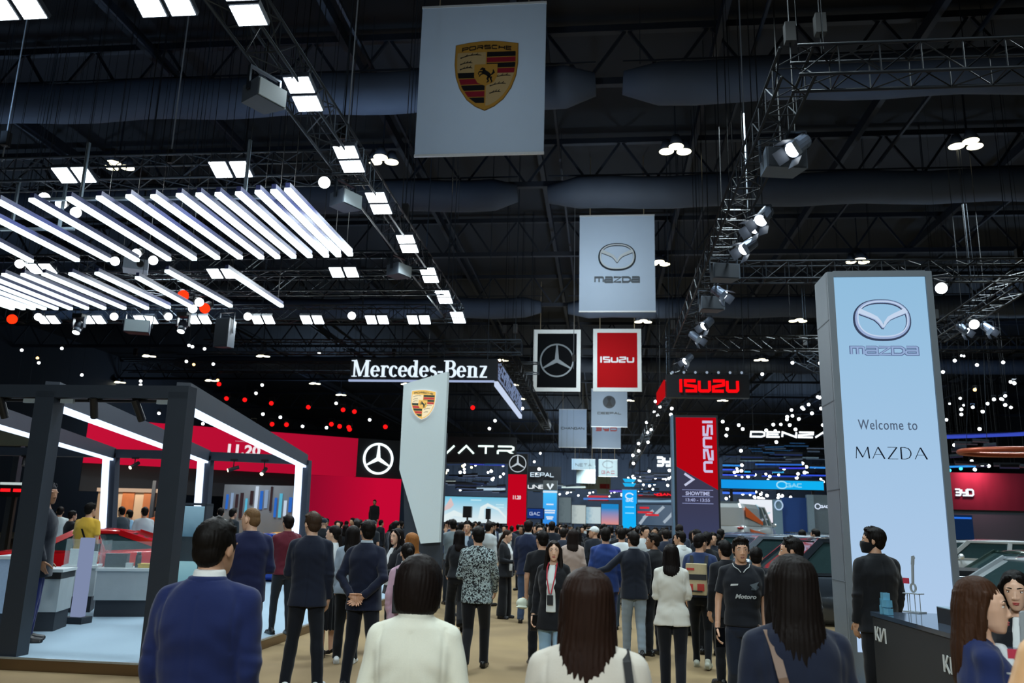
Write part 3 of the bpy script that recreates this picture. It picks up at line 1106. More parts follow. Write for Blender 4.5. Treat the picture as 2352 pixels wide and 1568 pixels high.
GL = {
    'I': ([[(0, 0), (0, 1)]], .18), 'S': ([[(1, 1), (0, 1), (0, .56), (1, .44), (1, 0), (0, 0)]], 1),
    'U': ([[(0, 1), (0, .1), (.1, 0), (.9, 0), (1, .1), (1, 1)]], 1), 'Z': ([[(0, 1), (1, 1), (1, .6), (0, .4), (0, 0), (1, 0)]], 1),
    'A': ([[(0, 0), (.5, 1), (1, 0)], [(.2, .35), (.8, .35)]], 1), '^': ([[(0, 0), (.5, 1), (1, 0)]], 1), 'V': ([[(0, 1), (.5, 0), (1, 1)]], 1),
    'T': ([[(0, 1), (1, 1)], [(.5, 1), (.5, 0)]], 1), 'R': ([[(0, .45), (.85, .45), (1, .6), (1, .88), (.88, 1), (0, 1)], [(0, .45), (0, 0)], [(.6, .45), (1, 0)]], 1),
    'D': ([[(0, 0), (0, 1), (.8, 1), (1, .8), (1, .2), (.8, 0), (0, 0)]], 1), 'E': ([[(1, 1), (0, 1), (0, 0), (1, 0)], [(0, .5), (.9, .5)]], .9),
    'N': ([[(0, 0), (0, 1), (1, 0), (1, 1)]], 1), 'B': ([[(0, 1), (.85, 1), (1, .88), (1, .62), (.88, .5), (0.1, .5)], [(.88, .5), (1, .38), (1, .12), (.85, 0), (0, 0)]], .9),
    'Y': ([[(0, 1), (0, .55), (.1, .45), (1, .45)], [(1, 1), (1, .1), (.9, 0), (.2, 0)]], .9), 'C': ([[(1, 1), (.1, 1), (0, .9), (0, .1), (.1, 0), (1, 0)]], .9),
    'G': ([[(1, 1), (.1, 1), (0, .9), (0, .1), (.1, 0), (1, 0), (1, .5), (.5, .5)]], .95), 'H': ([[(0, 0), (0, 1)], [(1, 0), (1, 1)], [(0, .5), (1, .5)]], .95),
    'P': ([[(0, 0), (0, 1), (.9, 1), (1, .9), (1, .55), (.9, .45), (0, .45)]], .95), 'O': ([[(0, .1), (0, .9), (.1, 1), (.9, 1), (1, .9), (1, .1), (.9, 0), (.1, 0), (0, .1)]], 1),
    'L': ([[(0, 1), (0, 0), (1, 0)]], .8), 'K': ([[(0, 0), (0, 1)], [(1, 1), (.05, .5), (1, 0)]], .9),
    'm': ([[(0, 0), (0, 1), (.9, 1), (1, .9), (1, 0)], [(.5, 1), (.5, 0)]], 1.1), 'a': ([[(.05, 1), (.9, 1), (1, .9), (1, 0), (.1, 0), (0, .1), (0, .4), (.1, .5), (1, .5)]], 1),
    'z': ([[(0, 1), (1, 1), (0, 0), (1, 0)]], 1), 'd': ([[(0, 0), (0, 1), (.75, 1), (1, .75), (1, .25), (.75, 0), (0, 0)]], 1), '-': ([[(0, .5), (1, .5)]], .6),
    '1': ([[(.3, .8), (.6, 1), (.6, 0)]], .6), ' ': ([], .5),
}


def word(s, h, w, stroke, gap=.28, t=.02, lean=0.0):
    """stroke lettering of height h, total width w, centred on the origin"""
    m = MB()
    tot = sum(GL[c][1] for c in s) + gap * (len(s) - 1)
    u = (w - stroke) / tot
    x = -w / 2 + stroke / 2
    hh = h - stroke
    kk = 0
    for c in s:
        st, gw = GL[c]
        for pl in st:
            pts = [(x + p[0] * gw * u + lean * (p[1] - .5) * hh, (p[1] - .5) * hh) for p in pl]
            if c == 'I':
                pts = [(x + gw * u / 2 + lean * (p[1] - .5) * hh, (p[1] - .5) * h) for p in pl]
            n0 = len(m.v)
            closed = len(pts) > 3 and (Vector(pts[0]) - Vector(pts[-1])).length < 1e-6
            m.ribbon(pts[:-1] if closed else pts, stroke, t, closed)
            kk += 1
            m.lift(n0, t * .012 * kk)
        x += (gw + gap) * u
    return m


def fit(m, w, h=None, cx=0, cz=0, y=0.0):
    """scale lettering to an exact width (and height) about (cx, cz)"""
    xs, zs = [v[0] for v in m.v], [v[2] for v in m.v]
    x0, x1, z0, z1 = min(xs), max(xs), min(zs), max(zs)
    sx = w / (x1 - x0)
    sz = h / (z1 - z0) if h else sx
    m.v = [(cx + (v[0] - (x0 + x1) / 2) * sx, v[1] + y, cz + (v[2] - (z0 + z1) / 2) * sz) for v in m.v]
    return m


def star3(r, ring_w, t=.03, cx=0, cz=0, hub=.1):
    m = MB()
    m.ribbon(arc(cx, cz, r - ring_w / 2, r - ring_w / 2, 0, 360, 48)[:-1], ring_w, t, True)
    L = r - ring_w * .6
    for a in (90, 210, 330):
        d = Vector((math.cos(R(a)), math.sin(R(a))))
        n = Vector((-d.y, d.x))
        pts = [d * 0 - n * r * hub * 1.25, d * L - n * r * .035, d * L + n * r * .035, d * 0 + n * r * hub * 1.25]
        n0 = len(m.v)
        m.poly([(cx + p.x, cz + p.y) for p in pts], t)
        m.lift(n0, t * .01 * (1 + a / 60))
    m.poly([(cx + r * hub * 1.2 * math.cos(R(a)), cz + r * hub * 1.2 * math.sin(R(a))) for a in range(30, 390, 60)], t)
    return m


def winged(w, t=.02, cx=0, cz=0, lw=1.0):
    """oval ring with a winged V inside"""
    h = w * .77
    m = MB()
    ring = [(cx + w / 2 * .94 * math.copysign(abs(math.cos(R(a))) ** .82, math.cos(R(a))), cz + h / 2 * .92 * math.copysign(abs(math.sin(R(a))) ** .9, math.sin(R(a)))) for a in range(0, 360, 6)]
    m.ribbon(ring, w * .075 * lw, t, True)
    for s in (-1, 1):
        pts = [(cx + s * w * .45, cz + h * .23), (cx + s * w * .36, cz + h * .17), (cx + s * w * .22, cz + h * .09), (cx + s * w * .12, cz + h * .02), (cx + s * w * .05, cz - h * .09), (cx, cz - h * .22)]
        n0 = len(m.v)
        m.ribbon(pts, [w * .10, w * .09, w * .08, w * .07, w * .055, w * .03], t)
        m.lift(n0, t * .03 * (2 + s))
    return m


def serif_word(t=.05):
    """slab-serif lettering  Mercedes-Benz  on a unit cap height"""
    m = MB()
    TK, TN, SR = .17, .06, .05
    x = [0.0]

    def bar(x0, z0, x1, z1, w):
        m.ribbon([(x0, z0), (x1, z1)], w, t)

    def serif(xc, z, w):
        m.ribbon([(xc - w / 2, z), (xc + w / 2, z)], SR, t)

    def bowl(cx, cz, rx, rz, a0, a1, thick=TK, thin=TN):
        pts = arc(cx, cz, rx, rz, a0, a1, 20)
        ws = [thin + (thick - thin) * abs(math.cos(R(a0 + (a1 - a0) * i / 20))) ** 1.3 for i in range(21)]
        m.ribbon(pts, ws, t)
    xh = .68
    def e_():
        c = x[0] + .27
        bowl(c, xh / 2, .2, xh / 2 - .03, 0, 325)
        bar(c - .2, xh / 2 + .02, c + .25, xh / 2 + .02, .06)
        x[0] += .6
    def c_():
        c = x[0] + .26
        bowl(c, xh / 2, .2, xh / 2 - .03, 48, 318)
        m.poly([(c + .15 + .06 * math.cos(R(a)), xh - .14 + .06 * math.sin(R(a))) for a in range(0, 360, 45)], t)
        x[0] += .54
    def r_():
        bar(x[0] + .16, 0, x[0] + .16, xh, TK)
        serif(x[0] + .17, .025, .34)
        serif(x[0] + .1, xh - .03, .2)
        bowl(x[0] + .36, xh - .2, .15, .17, 150, 60, .09, .07)
        m.poly([(x[0] + .44 + .065 * math.cos(R(a)), xh - .1 + .065 * math.sin(R(a))) for a in range(0, 360, 45)], t)
        x[0] += .54
    def n_():
        for dx in (.16, .5):
            bar(x[0] + dx, 0, x[0] + dx, xh - (.1 if dx > .3 else 0), TK)
            serif(x[0] + dx + .01, .025, .32)
        serif(x[0] + .09, xh - .03, .2)
        bowl(x[0] + .34, xh - .2, .17, .16, 165, 0, .14, .07)
        x[0] += .72
    # M
    bar(.14, 0, .14, 1, TN + .03); bar(.17, 1, .5, .05, TK); bar(.5, .05, .86, 1, TN); bar(.9, 0, .9, 1, TK + .02)
    for xc, z, w in ((.14, .03, .3), (.9, .03, .38), (.1, .97, .3), (.94, .97, .3)):
        serif(xc, z, w)
    x[0] = 1.14
    e_(); r_(); c_(); e_()
    bowl(x[0] + .25, xh / 2, .19, xh / 2 - .03, 20, 340)
    bar(x[0] + .46, 0, x[0] + .46, 1, TK); serif(x[0] + .5, .025, .24); serif(x[0] + .4, .975, .22)
    x[0] += .68
    e_()
    cx = x[0] + .23   # s
    pts = arc(cx, xh * .73, .15, xh * .22, 40, 230, 10) + arc(cx, xh * .26, .16, xh * .23, 60, -140, 10)
    m.ribbon(pts, [.07, .07, .08, .1, .12, .13, .13, .13, .14, .15, .16, .16, .16, .15, .14, .13, .12, .1, .08, .07, .07, .07], t)
    x[0] += .5
    bar(x[0], xh * .45, x[0] + .3, xh * .45, .11)
    x[0] += .38
    bar(x[0] + .17, 0, x[0] + .17, 1, TK + .02); serif(x[0] + .1, .03, .26); serif(x[0] + .1, .97, .26)
    bowl(x[0] + .38, .75, .2, .22, 90, -90); bowl(x[0] + .4, .27, .24, .25, 90, -90)
    for z in (.97, .52, .03):
        bar(x[0] + .17, z, x[0] + .4, z, TN)
    x[0] += .76
    e_(); n_()
    bar(x[0] + .04, xh - .03, x[0] + .46, xh - .03, .07); bar(x[0] + .38, xh - .06, x[0] + .12, .06, .15); bar(x[0] + .04, .03, x[0] + .48, .03, .07)
    return m


def crest(par, w, lit=False):
    """gold shield crest of width w as thin layered pieces: par > crest > pieces; local XZ, front towards -y"""
    h = w * 1.2
    G = (lambda c: glow(c, 1.0, sample=False)) if lit else (lambda c: mat(c, .45, var=.08, scale=6))
    gold, pale, black, red = G('#96702c'), G('#97825c'), G('#0b0b0e'), G('#6e1020')
    if lit:
        gold, pale, black, red = G('#efc268'), G('#f6e7c0'), G('#3b4a44'), G('#c0474a')

    def edge(s):
        top = [(-.5 * s + s * i / 10, .44 * s + .06 * s * math.sin(PI * i / 10)) for i in range(11)]
        rgt = [(.5 * s, .44 * s), (.505 * s, .1 * s), (.48 * s, -.12 * s), (.41 * s, -.33 * s), (.29 * s, -.52 * s), (.15 * s, -.64 * s), (0, -.71 * s)]
        return [(p[0] * w, p[1] * w + .08 * w) for p in top + rgt[1:] + [(-p[0], p[1]) for p in rgt[-2::-1]][:-1]]

    def inside(x, z):
        p = edge(.94)
        c = False
        j = len(p) - 1
        for i in range(len(p)):
            if (p[i][1] > z) != (p[j][1] > z) and x < (p[j][0] - p[i][0]) * (z - p[i][1]) / (p[j][1] - p[i][1]) + p[i][0]:
                c = not c
            j = i
        return c

    def xlim(z, s):
        x = 0
        while inside(s * (x + .004 * w), z) and x < w:
            x += .004 * w
        return s * x
    t = w * .006
    base = MB()
    base.poly(edge(1.02), t)
    ro = base.build('crest_edge', G('#6d4f1c') if not lit else G('#ffffff'), par)
    ro.location = (0, -t, 0)
    MB().poly(edge(1.0), t).build('crest_shield', gold, par).location = (0, -2 * t, 0)
    q = MB()     # pale quarters
    zt, zc, zb = .38 * w, .02 * w, -.56 * w

    def strip(m, s, z0, z1, n=4):
        for i in range(n):
            a, b = z0 + (z1 - z0) * i / n, z0 + (z1 - z0) * (i + 1) / n
            m.poly([(0 + s * .01 * w, a), (xlim(a, s), a), (xlim(b, s), b), (s * .01 * w, b)][::s], t)
    strip(q, -1, zc, zt, 6)
    strip(q, 1, zb, zc, 10)
    q.build('pale_quarter', pale, par).location = (0, -3 * t, 0)
    bk, rd = MB(), MB()
    hs = .098 * w
    for i in range(4):
        z1 = zt - i * hs
        (bk if i % 2 == 0 else rd) and strip(bk if i % 2 == 0 else rd, 1, z1 - hs * .86, z1, 3)
    for i in range(5):
        z1 = zc - i * hs * 1.12
        strip(bk if i % 2 == 0 else rd, -1, z1 - hs * .96, z1, 4)
    bk.build('black_stripe', black, par).location = (0, -3.4 * t, 0)
    rd.build('red_stripe', red, par).location = (0, -3.4 * t, 0)
    an = MB()
    for (x0, z0, L) in ((-.42, .25, .34), (-.42, .15, .2), (-.42, .06, .2), (.1, -.12, .3), (.07, -.25, .26), (.07, -.37, .18)):
        pts = [((x0 + L * i / 8) * w, (z0 + .1 * L + .16 * L * math.sin(i / 8 * 2.2)) * w) for i in range(9)]
        an.ribbon(pts, [.022 * w] + [.013 * w] * 7 + [.006 * w], t)
        for k in (2, 4, 6):
            p = pts[k]
            an.ribbon([p, (p[0] + .03 * w, p[1] + .035 * w)], [.012 * w, .005 * w], t)
    an.build('antler', black, par).location = (0, -3.8 * t, 0)
    sh = MB()
    sh.poly([(-.185 * w, .16 * w), (-.185 * w, -.06 * w), (-.13 * w, -.16 * w), (0, -.22 * w), (.13 * w, -.16 * w), (.185 * w, -.06 * w), (.185 * w, .16 * w)][::-1], t)
    sh.build('inner_shield', gold, par).location = (0, -4.2 * t, 0)
    ho = MB()      # rearing horse
    def H(pts, ws):
        ho.ribbon([(p[0] * w, p[1] * w) for p in pts], [k * w for k in ws], t)
    H([(.075, -.055), (.03, -.01), (-.02, .02), (-.04, .05)], [.06, .07, .075, .06])
    H([(-.035, .045), (-.03, .075), (-.055, .085), (-.09, .06)], [.05, .04, .035, .022])
    H([(-.045, .02), (-.1, .03), (-.12, 0), (-.105, -.03)], [.03, .02, .015, .012])
    H([(-.03, .0), (-.08, -.02), (-.105, -.06)], [.03, .02, .012])
    H([(.06, -.05), (.03, -.1), (.05, -.14), (.02, -.165)], [.05, .03, .02, .015])
    H([(.085, -.06), (.085, -.11), (.105, -.145), (.085, -.17)], [.045, .026, .018, .014])
    H([(.09, -.03), (.13, .01), (.12, .06)], [.02, .035, .012])
    ho.build('horse_figure', black, par).location = (0, -4.8 * t, 0)
    tx = fit(word('PORSCHE', .075, .84, .018, .3, t / w), .80 * w, .075 * w, 0, .44 * w)
    tx.v = [(v[0], v[1], v[2] + .045 * w * (1 - (v[0] / (.42 * w)) ** 2) - .012 * w) for v in tx.v]
    tx.build('crest_lettering', black, par).location = (0, -3 * t, 0)
    return par


# ------------------------------------------------------------------ hanging banners of the aisle
banner_m = mat('#adc0d6', .7, var=.03, scale=2, bump=.05)
def banner(x0, x1, yt, yb, Y, label, face=None, border=None, border_w=.0, cables=True, group='hanging banners along the aisle'):
    a, b = atY(x0, yb, Y), atY(x1, yb, Y)
    top = atY((x0 + x1) / 2, yt, Y).z
    zb = (a.z + b.z) / 2
    w, h = b.x - a.x, top - zb
    t = thing('hanging_banner', label, 'banner', ((a.x + b.x) / 2, Y, zb + h / 2), group=group)
    MB().box((0, .02, 0), (w, .03, h)).build('banner_sheet', face or banner_m, t)
    for z in (() if border else (-h / 2, h / 2)):
        MB().box((0, .02, z), (w + .02, .06, .06)).build('end_rail', mat('#d9dee2', .4, metal=.3), t)
    if cables:
        for s in (-.36, .36):
            MB().tube([(s * w, .02, h / 2), (s * w, .02, HZ - zb - h / 2)], .012 + Y * .0002, 4).build('suspension_cable', mat('#8a7f6c', .6), t)
    if border:
        m = MB()
        bw = border_w
        for c, d in (((-w / 2 + bw / 2, 0, 0), (bw, .03, h)), ((w / 2 - bw / 2, 0, 0), (bw, .03, h)), ((0, 0, h / 2 - bw / 2), (w - 2 * bw, .03, bw)), ((0, 0, -h / 2 + bw / 2), (w - 2 * bw, .03, bw))):
            m.box(c, d)
        m.build('border', border, t)
    return t, w, h


t, w, h = banner(952, 1248.5, 12, 354, 18.8, 'largest hanging banner, white with a gold shield crest, nearest the camera')
c = link('crest', None, t)
c.location = (.12, -.01, .1)
crest(c, w * .49)
chrome = mat('#7c868f', .22, metal=.9, var=.1, scale=3)
ink = mat('#23272d', .4, var=.1)
t, w, h = banner(1330, 1506, 495, 715, 32, 'white hanging banner with a chrome winged oval and rounded lettering below it')
m = winged(w * .49, .03, 0, h * .06)
m.build('winged_emblem', mat('#4c555e', .25, metal=.8, var=.1), t).location = (0, -.03, 0)
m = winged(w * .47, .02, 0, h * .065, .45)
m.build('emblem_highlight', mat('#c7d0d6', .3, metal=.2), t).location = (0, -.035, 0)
fit(word('mazda', .1, 1, .03, .2), w * .6, h * .07, 0, -h * .175, -.02).build('lettering', mat('#4b545c', .4), t)
t, w, h = banner(1223.5, 1333, 757, 899, 50, 'framed hanging banner with a silver three-pointed star on black', mat('#080b0f', .8, spec=.1), mat('#dfe5e6', .6), .25)
star3(w * .36, w * .03, .03).build('star_emblem', mat('#9aa3aa', .3, metal=.5), t).location = (0, -.03, 0)
t, w, h = banner(1362, 1474, 755, 899, 50, 'framed red hanging banner with white block lettering', mat('#a30d14', .8, spec=.1), mat('#ced5d6', .6), .25)
fit(word('ISUZU', .2, 1, .046, .36), w * .7, h * .095, 0, .02, -.02).build('lettering', mat('#d6dcdf', .5), t)
t, w, h = banner(1358, 1441, 893, 980, 70, 'hanging banner with a dark round emblem below the framed red banner')
m = MB()
m.poly([(.55 * math.cos(R(a)), .5 + .55 * math.sin(R(a))) for a in range(0, 360, 10)], .03)
m.build('round_emblem', mat('#39434e', .4), t).location = (0, -.03, 0)
m = MB()
m.poly([(-.3, .1), (.3, .1), (.08, .55), (.2, .9), (-.2, .9), (-.08, .55)], .03)
m.build('emblem_figure', ink, t).location = (0, -.05, 0)
fit(word('DEEPAL', .1, 1, .03, .2), w * .66, h * .07, 0, -h * .14, -.02).build('lettering', mat('#5c666e', .5), t)
t, w, h = banner(1283, 1347, 940, 1027, 87, 'plain pale hanging banner with thin grey capitals left of the round-emblem banner')
fit(word('CHANGAN', .1, 1, .025, .25), w * .84, h * .085, 0, 0, -.02).build('lettering', mat('#565f68', .5), t)
t, w, h = banner(1360, 1426, 942, 1029, 88, 'pale hanging banner with red lettering, half hidden below the round-emblem banner')
fit(word('BYD', .1, 1, .03, .3), w * .74, h * .11, 0, 0, -.02).build('lettering', mat('#b5433f', .5), t)
far_b = mat('#bfd6dc', .6, var=.05)
for (x0, x1, yt, yb, Y, lab, tx, tc) in ((1313, 1367, 1054, 1078, 118, 'small far hanging banner with thin grey capitals, top left of the far cluster', 'NETA', '#7f8d94'),
                                         (1375, 1418, 1055, 1094, 118, 'small far blue-grey banner with a round mark and red letters', 'GAC', '#a3485c'),
                                         (1324, 1367, 1070, 1109, 133, 'far pale blue banner right behind the thin-lettered one', None, None),
                                         (1333, 1371, 1101, 1123, 150, 'lowest left banner of the far cluster with tiny blue lettering', 'NETA', '#4b5f8f'),
                                         (1371, 1403, 1094, 1134, 150, 'lowest right banner of the far cluster with a red block', None, None)):
    t, w, h = banner(x0, x1, yt, yb, Y, lab, far_b)
    if tx:
        fit(word(tx, .1, 1, .022, .3), w * .7, .5 if tx == 'NETA' else .45, 0, -.1 if tx == 'NETA' else -.6, -.03).build('lettering', mat(tc, .5), t)
    if tx == 'GAC':
        MB().ribbon(arc(0, .5, .75, .5, 20, 330, 20), .16, .03).build('round_emblem', mat('#6f8089', .4), t).location = (0, -.03, 0)
    if 'red block' in lab:
        MB().box((.15, -.01, -.2), (w * .7, .03, h * .28)).build('red_block', mat('#b8283a', .5), t)

# ------------------------------------------------------------------ hanging letter signs
sign_black = mat('#0e141c', .5, var=.1)
# serif sign over the red screens
Y = 30.0
a, b = atY(803, 872, Y), atY(1134, 872, Y)
ztop = atY(960, 823, Y).z
zb = a.z
w, h = b.x - a.x, ztop - zb
t = thing('hanging_sign', 'black hanging sign with white serif lettering left of the framed banners', 'sign', ((a.x + b.x) / 2, Y, zb + h / 2))
MB().box((0, .1, 0), (w, .2, h)).build('sign_board', sign_black, t)
fit(serif_word(.04), w * .945, h * .80, -.1, .02, -.06).build('lettering', glow('#dcebf8', 1.15), t)
MB().box((0, -.02, -h / 2 - .03), (w + .05, .1, .07)).build('light_edge', glow('#a9b9dd', .9), t)
side = MB()
side.hexa([(w / 2, .0, -h / 2), (w / 2 + .12, 0, -h / 2), (w / 2 + .12, 9.5, -h / 2), (w / 2, 9.5, -h / 2), (w / 2, 0, h / 2), (w / 2 + .12, 0, h / 2), (w / 2 + .12, 9.5, h / 2), (w / 2, 9.5, h / 2)])
so = side.build('side_board', sign_black, t)
sl = MB()
rr = random.Random(3)
for i in range(6):
    for j in range(46):
        if rr.random() < .62:
            sl.box((w / 2 + .14, .35 + j * .2, -h / 2 + .16 + i * h / 6.6), (.02, .14, h / 9))
sl.build('side_lettering', glow('#8fa3cc', .6, sample=False), t)
MB().box((w / 2 + .1, 4.7, -h / 2 - .12), (.14, 9.5, .18)).build('light_edge', glow('#c6d4ee', 1.0), t)
for x in (-w * .45, -w * .15, w * .15, w * .45):
    MB().tube([(x, .1, h / 2), (x, .1, HZ - zb - h / 2)], .015, 4).build('hanger', truss_m, t)

# red letters sign on the right
Y = 30.4
a, b = atY(1531, 912, Y), atY(1722, 908, Y)
zt = atY(1625, 860, Y).z
w, h = b.x - a.x, zt - a.z
t = thing('hanging_sign', 'black hanging sign with glowing red block letters', 'sign', ((a.x + b.x) / 2, Y, a.z + h / 2))
MB().box((0, .15, 0), (w, .3, h)).build('sign_board', mat('#10141b', .5), t)
fit(word('ISUZU', .25, 1.25, .056, .36, .05), w * .715, h * .56, .05, 0, -.06).build('lettering', glow('#ff0a12', 1.1), t)
sd = MB()
sd.poly([(0, -h * .45), (4.2, -h * .1), (4.2, h * .5), (0, h * .3)], .05)
o = sd.build('side_flag', glow('#c01218', .8), t)
o.matrix_local = Matrix.Translation((-w / 2 - .03, .2, 0)) @ Matrix.Rotation(R(90), 4, 'Z')
dt = MB()
for i in range(7):
    dt.ell((-w * .42 + i * w * .14, .1, h / 2 + .1), .05, 8, 6)
dt.build('mount_light', glow('#9fb0c4', .8, sample=False), t)
for x in (-w * .45, 0, w * .45):
    MB().tube([(x, .1, h / 2), (x, .1, HZ - a.z - h / 2)], .015, 4).build('hanger', truss_m, t)


def letters(px0, px1, py0, py1, Y, m, label, col, s=1.5, name='letter_sign', board=None, cat='sign', hang=True):
    a, b = atY(px0, py1, Y), atY(px1, py1, Y)
    zt = atY((px0 + px1) / 2, py0, Y).z
    zb = (a.z + b.z) / 2
    w, h = b.x - a.x, zt - zb
    t = thing(name, label, cat, ((a.x + b.x) / 2, Y, zb + h / 2))
    fit(m, w, h, 0, 0, -.05).build('lettering', glow(col, s), t)
    if board:
        MB().box((0, .12, 0), (w * board[0], .2, h * board[1])).build('sign_board', mat(board[2], .5, var=.08), t)
    else:
        MB().box((0, .06, 0), (w, .05, .06)).build('mounting_rail', truss_m, t)
    if hang:
        for x in (-w * .45, w * .45):
            MB().tube([(x, .06, 0), (x, .06, HZ - zb - h / 2)], .015, 4).build('hanger', black_m, t)
    return t, w, h


letters(962, 1181, 1021, 1044, 44, word('^V^TR', .2, 1.9, .035, .28, .05), 'row of rounded white far letters right of the white slanted totem', '#e4fbf4', 1.5, board=(1.04, 2.6, '#10161d'))
letters(1722, 1906, 990, 1006, 42, word('DENZ^', .2, 2.6, .05, .2, .05, .12), 'wide slanted white far lettering running behind the welcome totem', '#f1f9ff', 1.8)
letters(1509, 1562, 1048, 1072, 46, word('BYD', .3, .9, .075, .2, .05), 'bold white far letters cut off by the red-topped pillar', '#e9f4fb', 1.4)
letters(1218, 1272, 1084, 1095, 62, word('EEPAL', .12, .6, .02, .25, .05), 'small white capitals just right of the star pillar', '#cfe4f2', 1.1, board=(1.6, 3.4, '#141b24'))
letters(1212, 1250, 1112, 1123, 66, word('UNE', .12, .4, .02, .25, .05), 'small white and red lettering beside the star pillar below the capitals', '#e8f0f4', 1.1, board=(1.3, 1.8, '#3a4650'))
letters(1466, 1544, 1131, 1139, 85, word('CHANGAN', .1, 1, .03, .2, .05), 'far red lettering strip left of the red-topped pillar', '#ff2233', 1.0, board=(1.1, 2.0, '#401018'))
letters(1352, 1396, 1140, 1148, 110, MB().box((0, 0, 0), (1, .05, .2)), 'farthest small red sign at the end of the aisle', '#d8202c', .9, board=(1.1, 1.6, '#7a1620'))


# ------------------------------------------------------------------ pillars and totems
# tall white welcome totem
Yt = 10.0
fl = atY(1893, 640, Yt)
fr = atY(2137, 622, Yt)
TH = (atY(1892.5, 624, Yt).z + fr.z) / 2
bx0 = atY(1939, 1544, Yt).x
x0, x1 = fl.x + .03, fr.x + .0
tw = x1 - x0
tot = thing('welcome_totem', 'tall white illuminated welcome totem in a grey frame on the right', 'sign', ((x0 + x1) / 2, Yt, 0))
tframe = mat('#77818a', .45, metal=.25, var=.08, scale=4)
D = .55
fm = MB()
fm.box((0, D / 2 + .02, TH / 2 + .03), (tw, D, TH - .06))
fm.build('case', tframe, tot)
e = .075
bz = MB()
bz.box((-tw / 2 + e / 2, 0, TH / 2), (e, .06, TH - .02))
bz.box((tw / 2 - e / 2, 0, TH / 2), (e, .06, TH - .02))
bz.box((0, 0, TH - e / 2), (tw - 2 * e, .06, e))
bz.box((0, 0, .2), (tw - 2 * e, .06, .4))
bz.build('bezel', tframe, tot)
jl = MB()
for z in (1.15, 2.2, 3.25, 4.25):
    jl.box((-tw / 2 - .002, D / 2, z), (.004, D, .012))
jl.build('panel_joint', mat('#4d565e', .5), tot)
MB().box((0, .012, (TH - e + .4) / 2), (tw - 2 * e, .03, TH - e - .4)).build('screen', screen_grad('#b3cbea', '#8fbcdc', 'Z', .2, TH * 1.0, 1.0), tot)
bs = MB()
bs.box((0, D / 2 - .06, .04), (tw + .2, D + .3, .08))
bs.build('base_plate', mat('#4f7288', .3, metal=.3), tot)
MB().box((0, D / 2 - .06, .012), (tw + .26, D + .36, .024)).build('foot', black_m, tot)
def tz(py):
    return atY(2030, py, Yt).z
def tpx(d):
    return d / FPX * Yt * 1.02
zc = (tz(690) + tz(781)) / 2
m = winged(tpx(120), .008, .0, zc, 1.15)
m.build('winged_emblem', glow('#4a5878', .55, sample=False), tot).location = (0, -.012, 0)
m = winged(tpx(117), .008, .004, zc + .008, .72)
m.build('emblem_highlight', glow('#9fb4dc', .9, sample=False), tot).location = (0, -.018, 0)
m = winged(tpx(113), .006, .008, zc + .014, .28)
m.build('emblem_shine', glow('#c3d4ec', 1.0, sample=False), tot).location = (0, -.022, 0)
hz = abs(tz(794) - tz(817))
fit(word('mazda', .2, 1.25, .06, .18, .008), tpx(147), hz, .0, (tz(794) + tz(817)) / 2, -.006).build('rounded_lettering', glow('#61759f', .8, sample=False), tot)
fit(word('mazda', .2, 1.25, .032, .18, .008), tpx(143), hz * .86, .0, (tz(794) + tz(817)) / 2, -.012).build('lettering_core', glow('#9ab3dc', .9, sample=False), tot)
fit(text_mb('Welcome to', .3, extrude=.004, spacing=1.1), tpx(122), tz(964) - tz(987), -.03, (tz(964) + tz(987)) / 2, -.012).build('welcome_lettering', glow('#5b6d86', .75, sample=False), tot)
def thin_caps(s, h, w):
    m = MB()
    x = 0
    pieces = dict(M=([[(0, 0), (.08, 1)], [(.08, 1), (.5, .1)], [(.5, .1), (.92, 1)], [(.92, 1), (1, 0)]], [.03, .07, .03, .07], 1.0),
                  A=([[(0, 0), (.45, 1)], [(.45, 1), (.9, 0)], [(.17, .36), (.73, .36)]], [.03, .075, .03], .9),
                  Z=([[(.03, 1), (.72, 1)], [(.72, 1), (.02, 0)], [(.02, 0), (.75, 0)]], [.035, .075, .035], .75),
                  D=([[(.02, 0), (.02, 1)], [(.02, 1), (.3, 1), (.58, .9), (.72, .68), (.75, .5), (.72, .32), (.58, .1), (.3, 0), (.02, 0)]], [.07, .05], .78))
    for c in s:
        st, ws, adv = pieces[c]
        for pl, wd in zip(st, ws):
            m.ribbon([(x + p[0] * .8, p[1]) for p in pl], wd, .01)
        x += adv * .8 + .2
    return fit(m, w, h)
fit(thin_caps('MAZDA', 1, 5), tpx(147), tz(1026) - tz(1054), -.01, (tz(1026) + tz(1054)) / 2, -.014).build('name_lettering', glow('#1d2636', .6, sample=False), tot)

# white slanted totem with the lit crest
Yp = 16.5
def pt(px, py):
    p = atY(px, py, Yp)
    return (p.x, p.z)
P0 = [pt(1008, 1245), pt(966, 1248), pt(917, 1078), pt(927, 882), pt(1028, 853)]
gx, gz = sum(p[0] for p in P0) / 5, 0
ptm = thing('slanted_totem', 'tall white slanted totem with a glowing gold crest near its top', 'sign', (gx, Yp, 0))
MB().poly([(p[0] - gx, p[1]) for p in P0], .22).build('white_panel', mat('#d3dfe0', .5, var=.02), ptm)
bk = MB()
q = [pt(1008, 1250), pt(922, 1250), pt(916, 1082), pt(928, 890)]
zf = 0.0
bk.poly([(q[0][0] - gx - .02, zf), (q[0][0] - gx - .02, q[3][1] * .8), (q[3][0] - gx + .12, q[3][1] * .9), (q[2][0] - gx + .04, q[2][1]), (q[1][0] - gx + .02, q[1][1] - .2), (q[1][0] - gx + .03, zf)][::-1], .3)
bk.build('dark_back', mat('#2b333d', .5, var=.1), ptm).location = (0, .24, 0)
c = link('crest', None, ptm)
cp = atY(972, 928, Yp)
c.location = (cp.x - gx, -.03, cp.z)
c.rotation_euler = (0, R(2), 0)
crest(c, .505, lit=True)

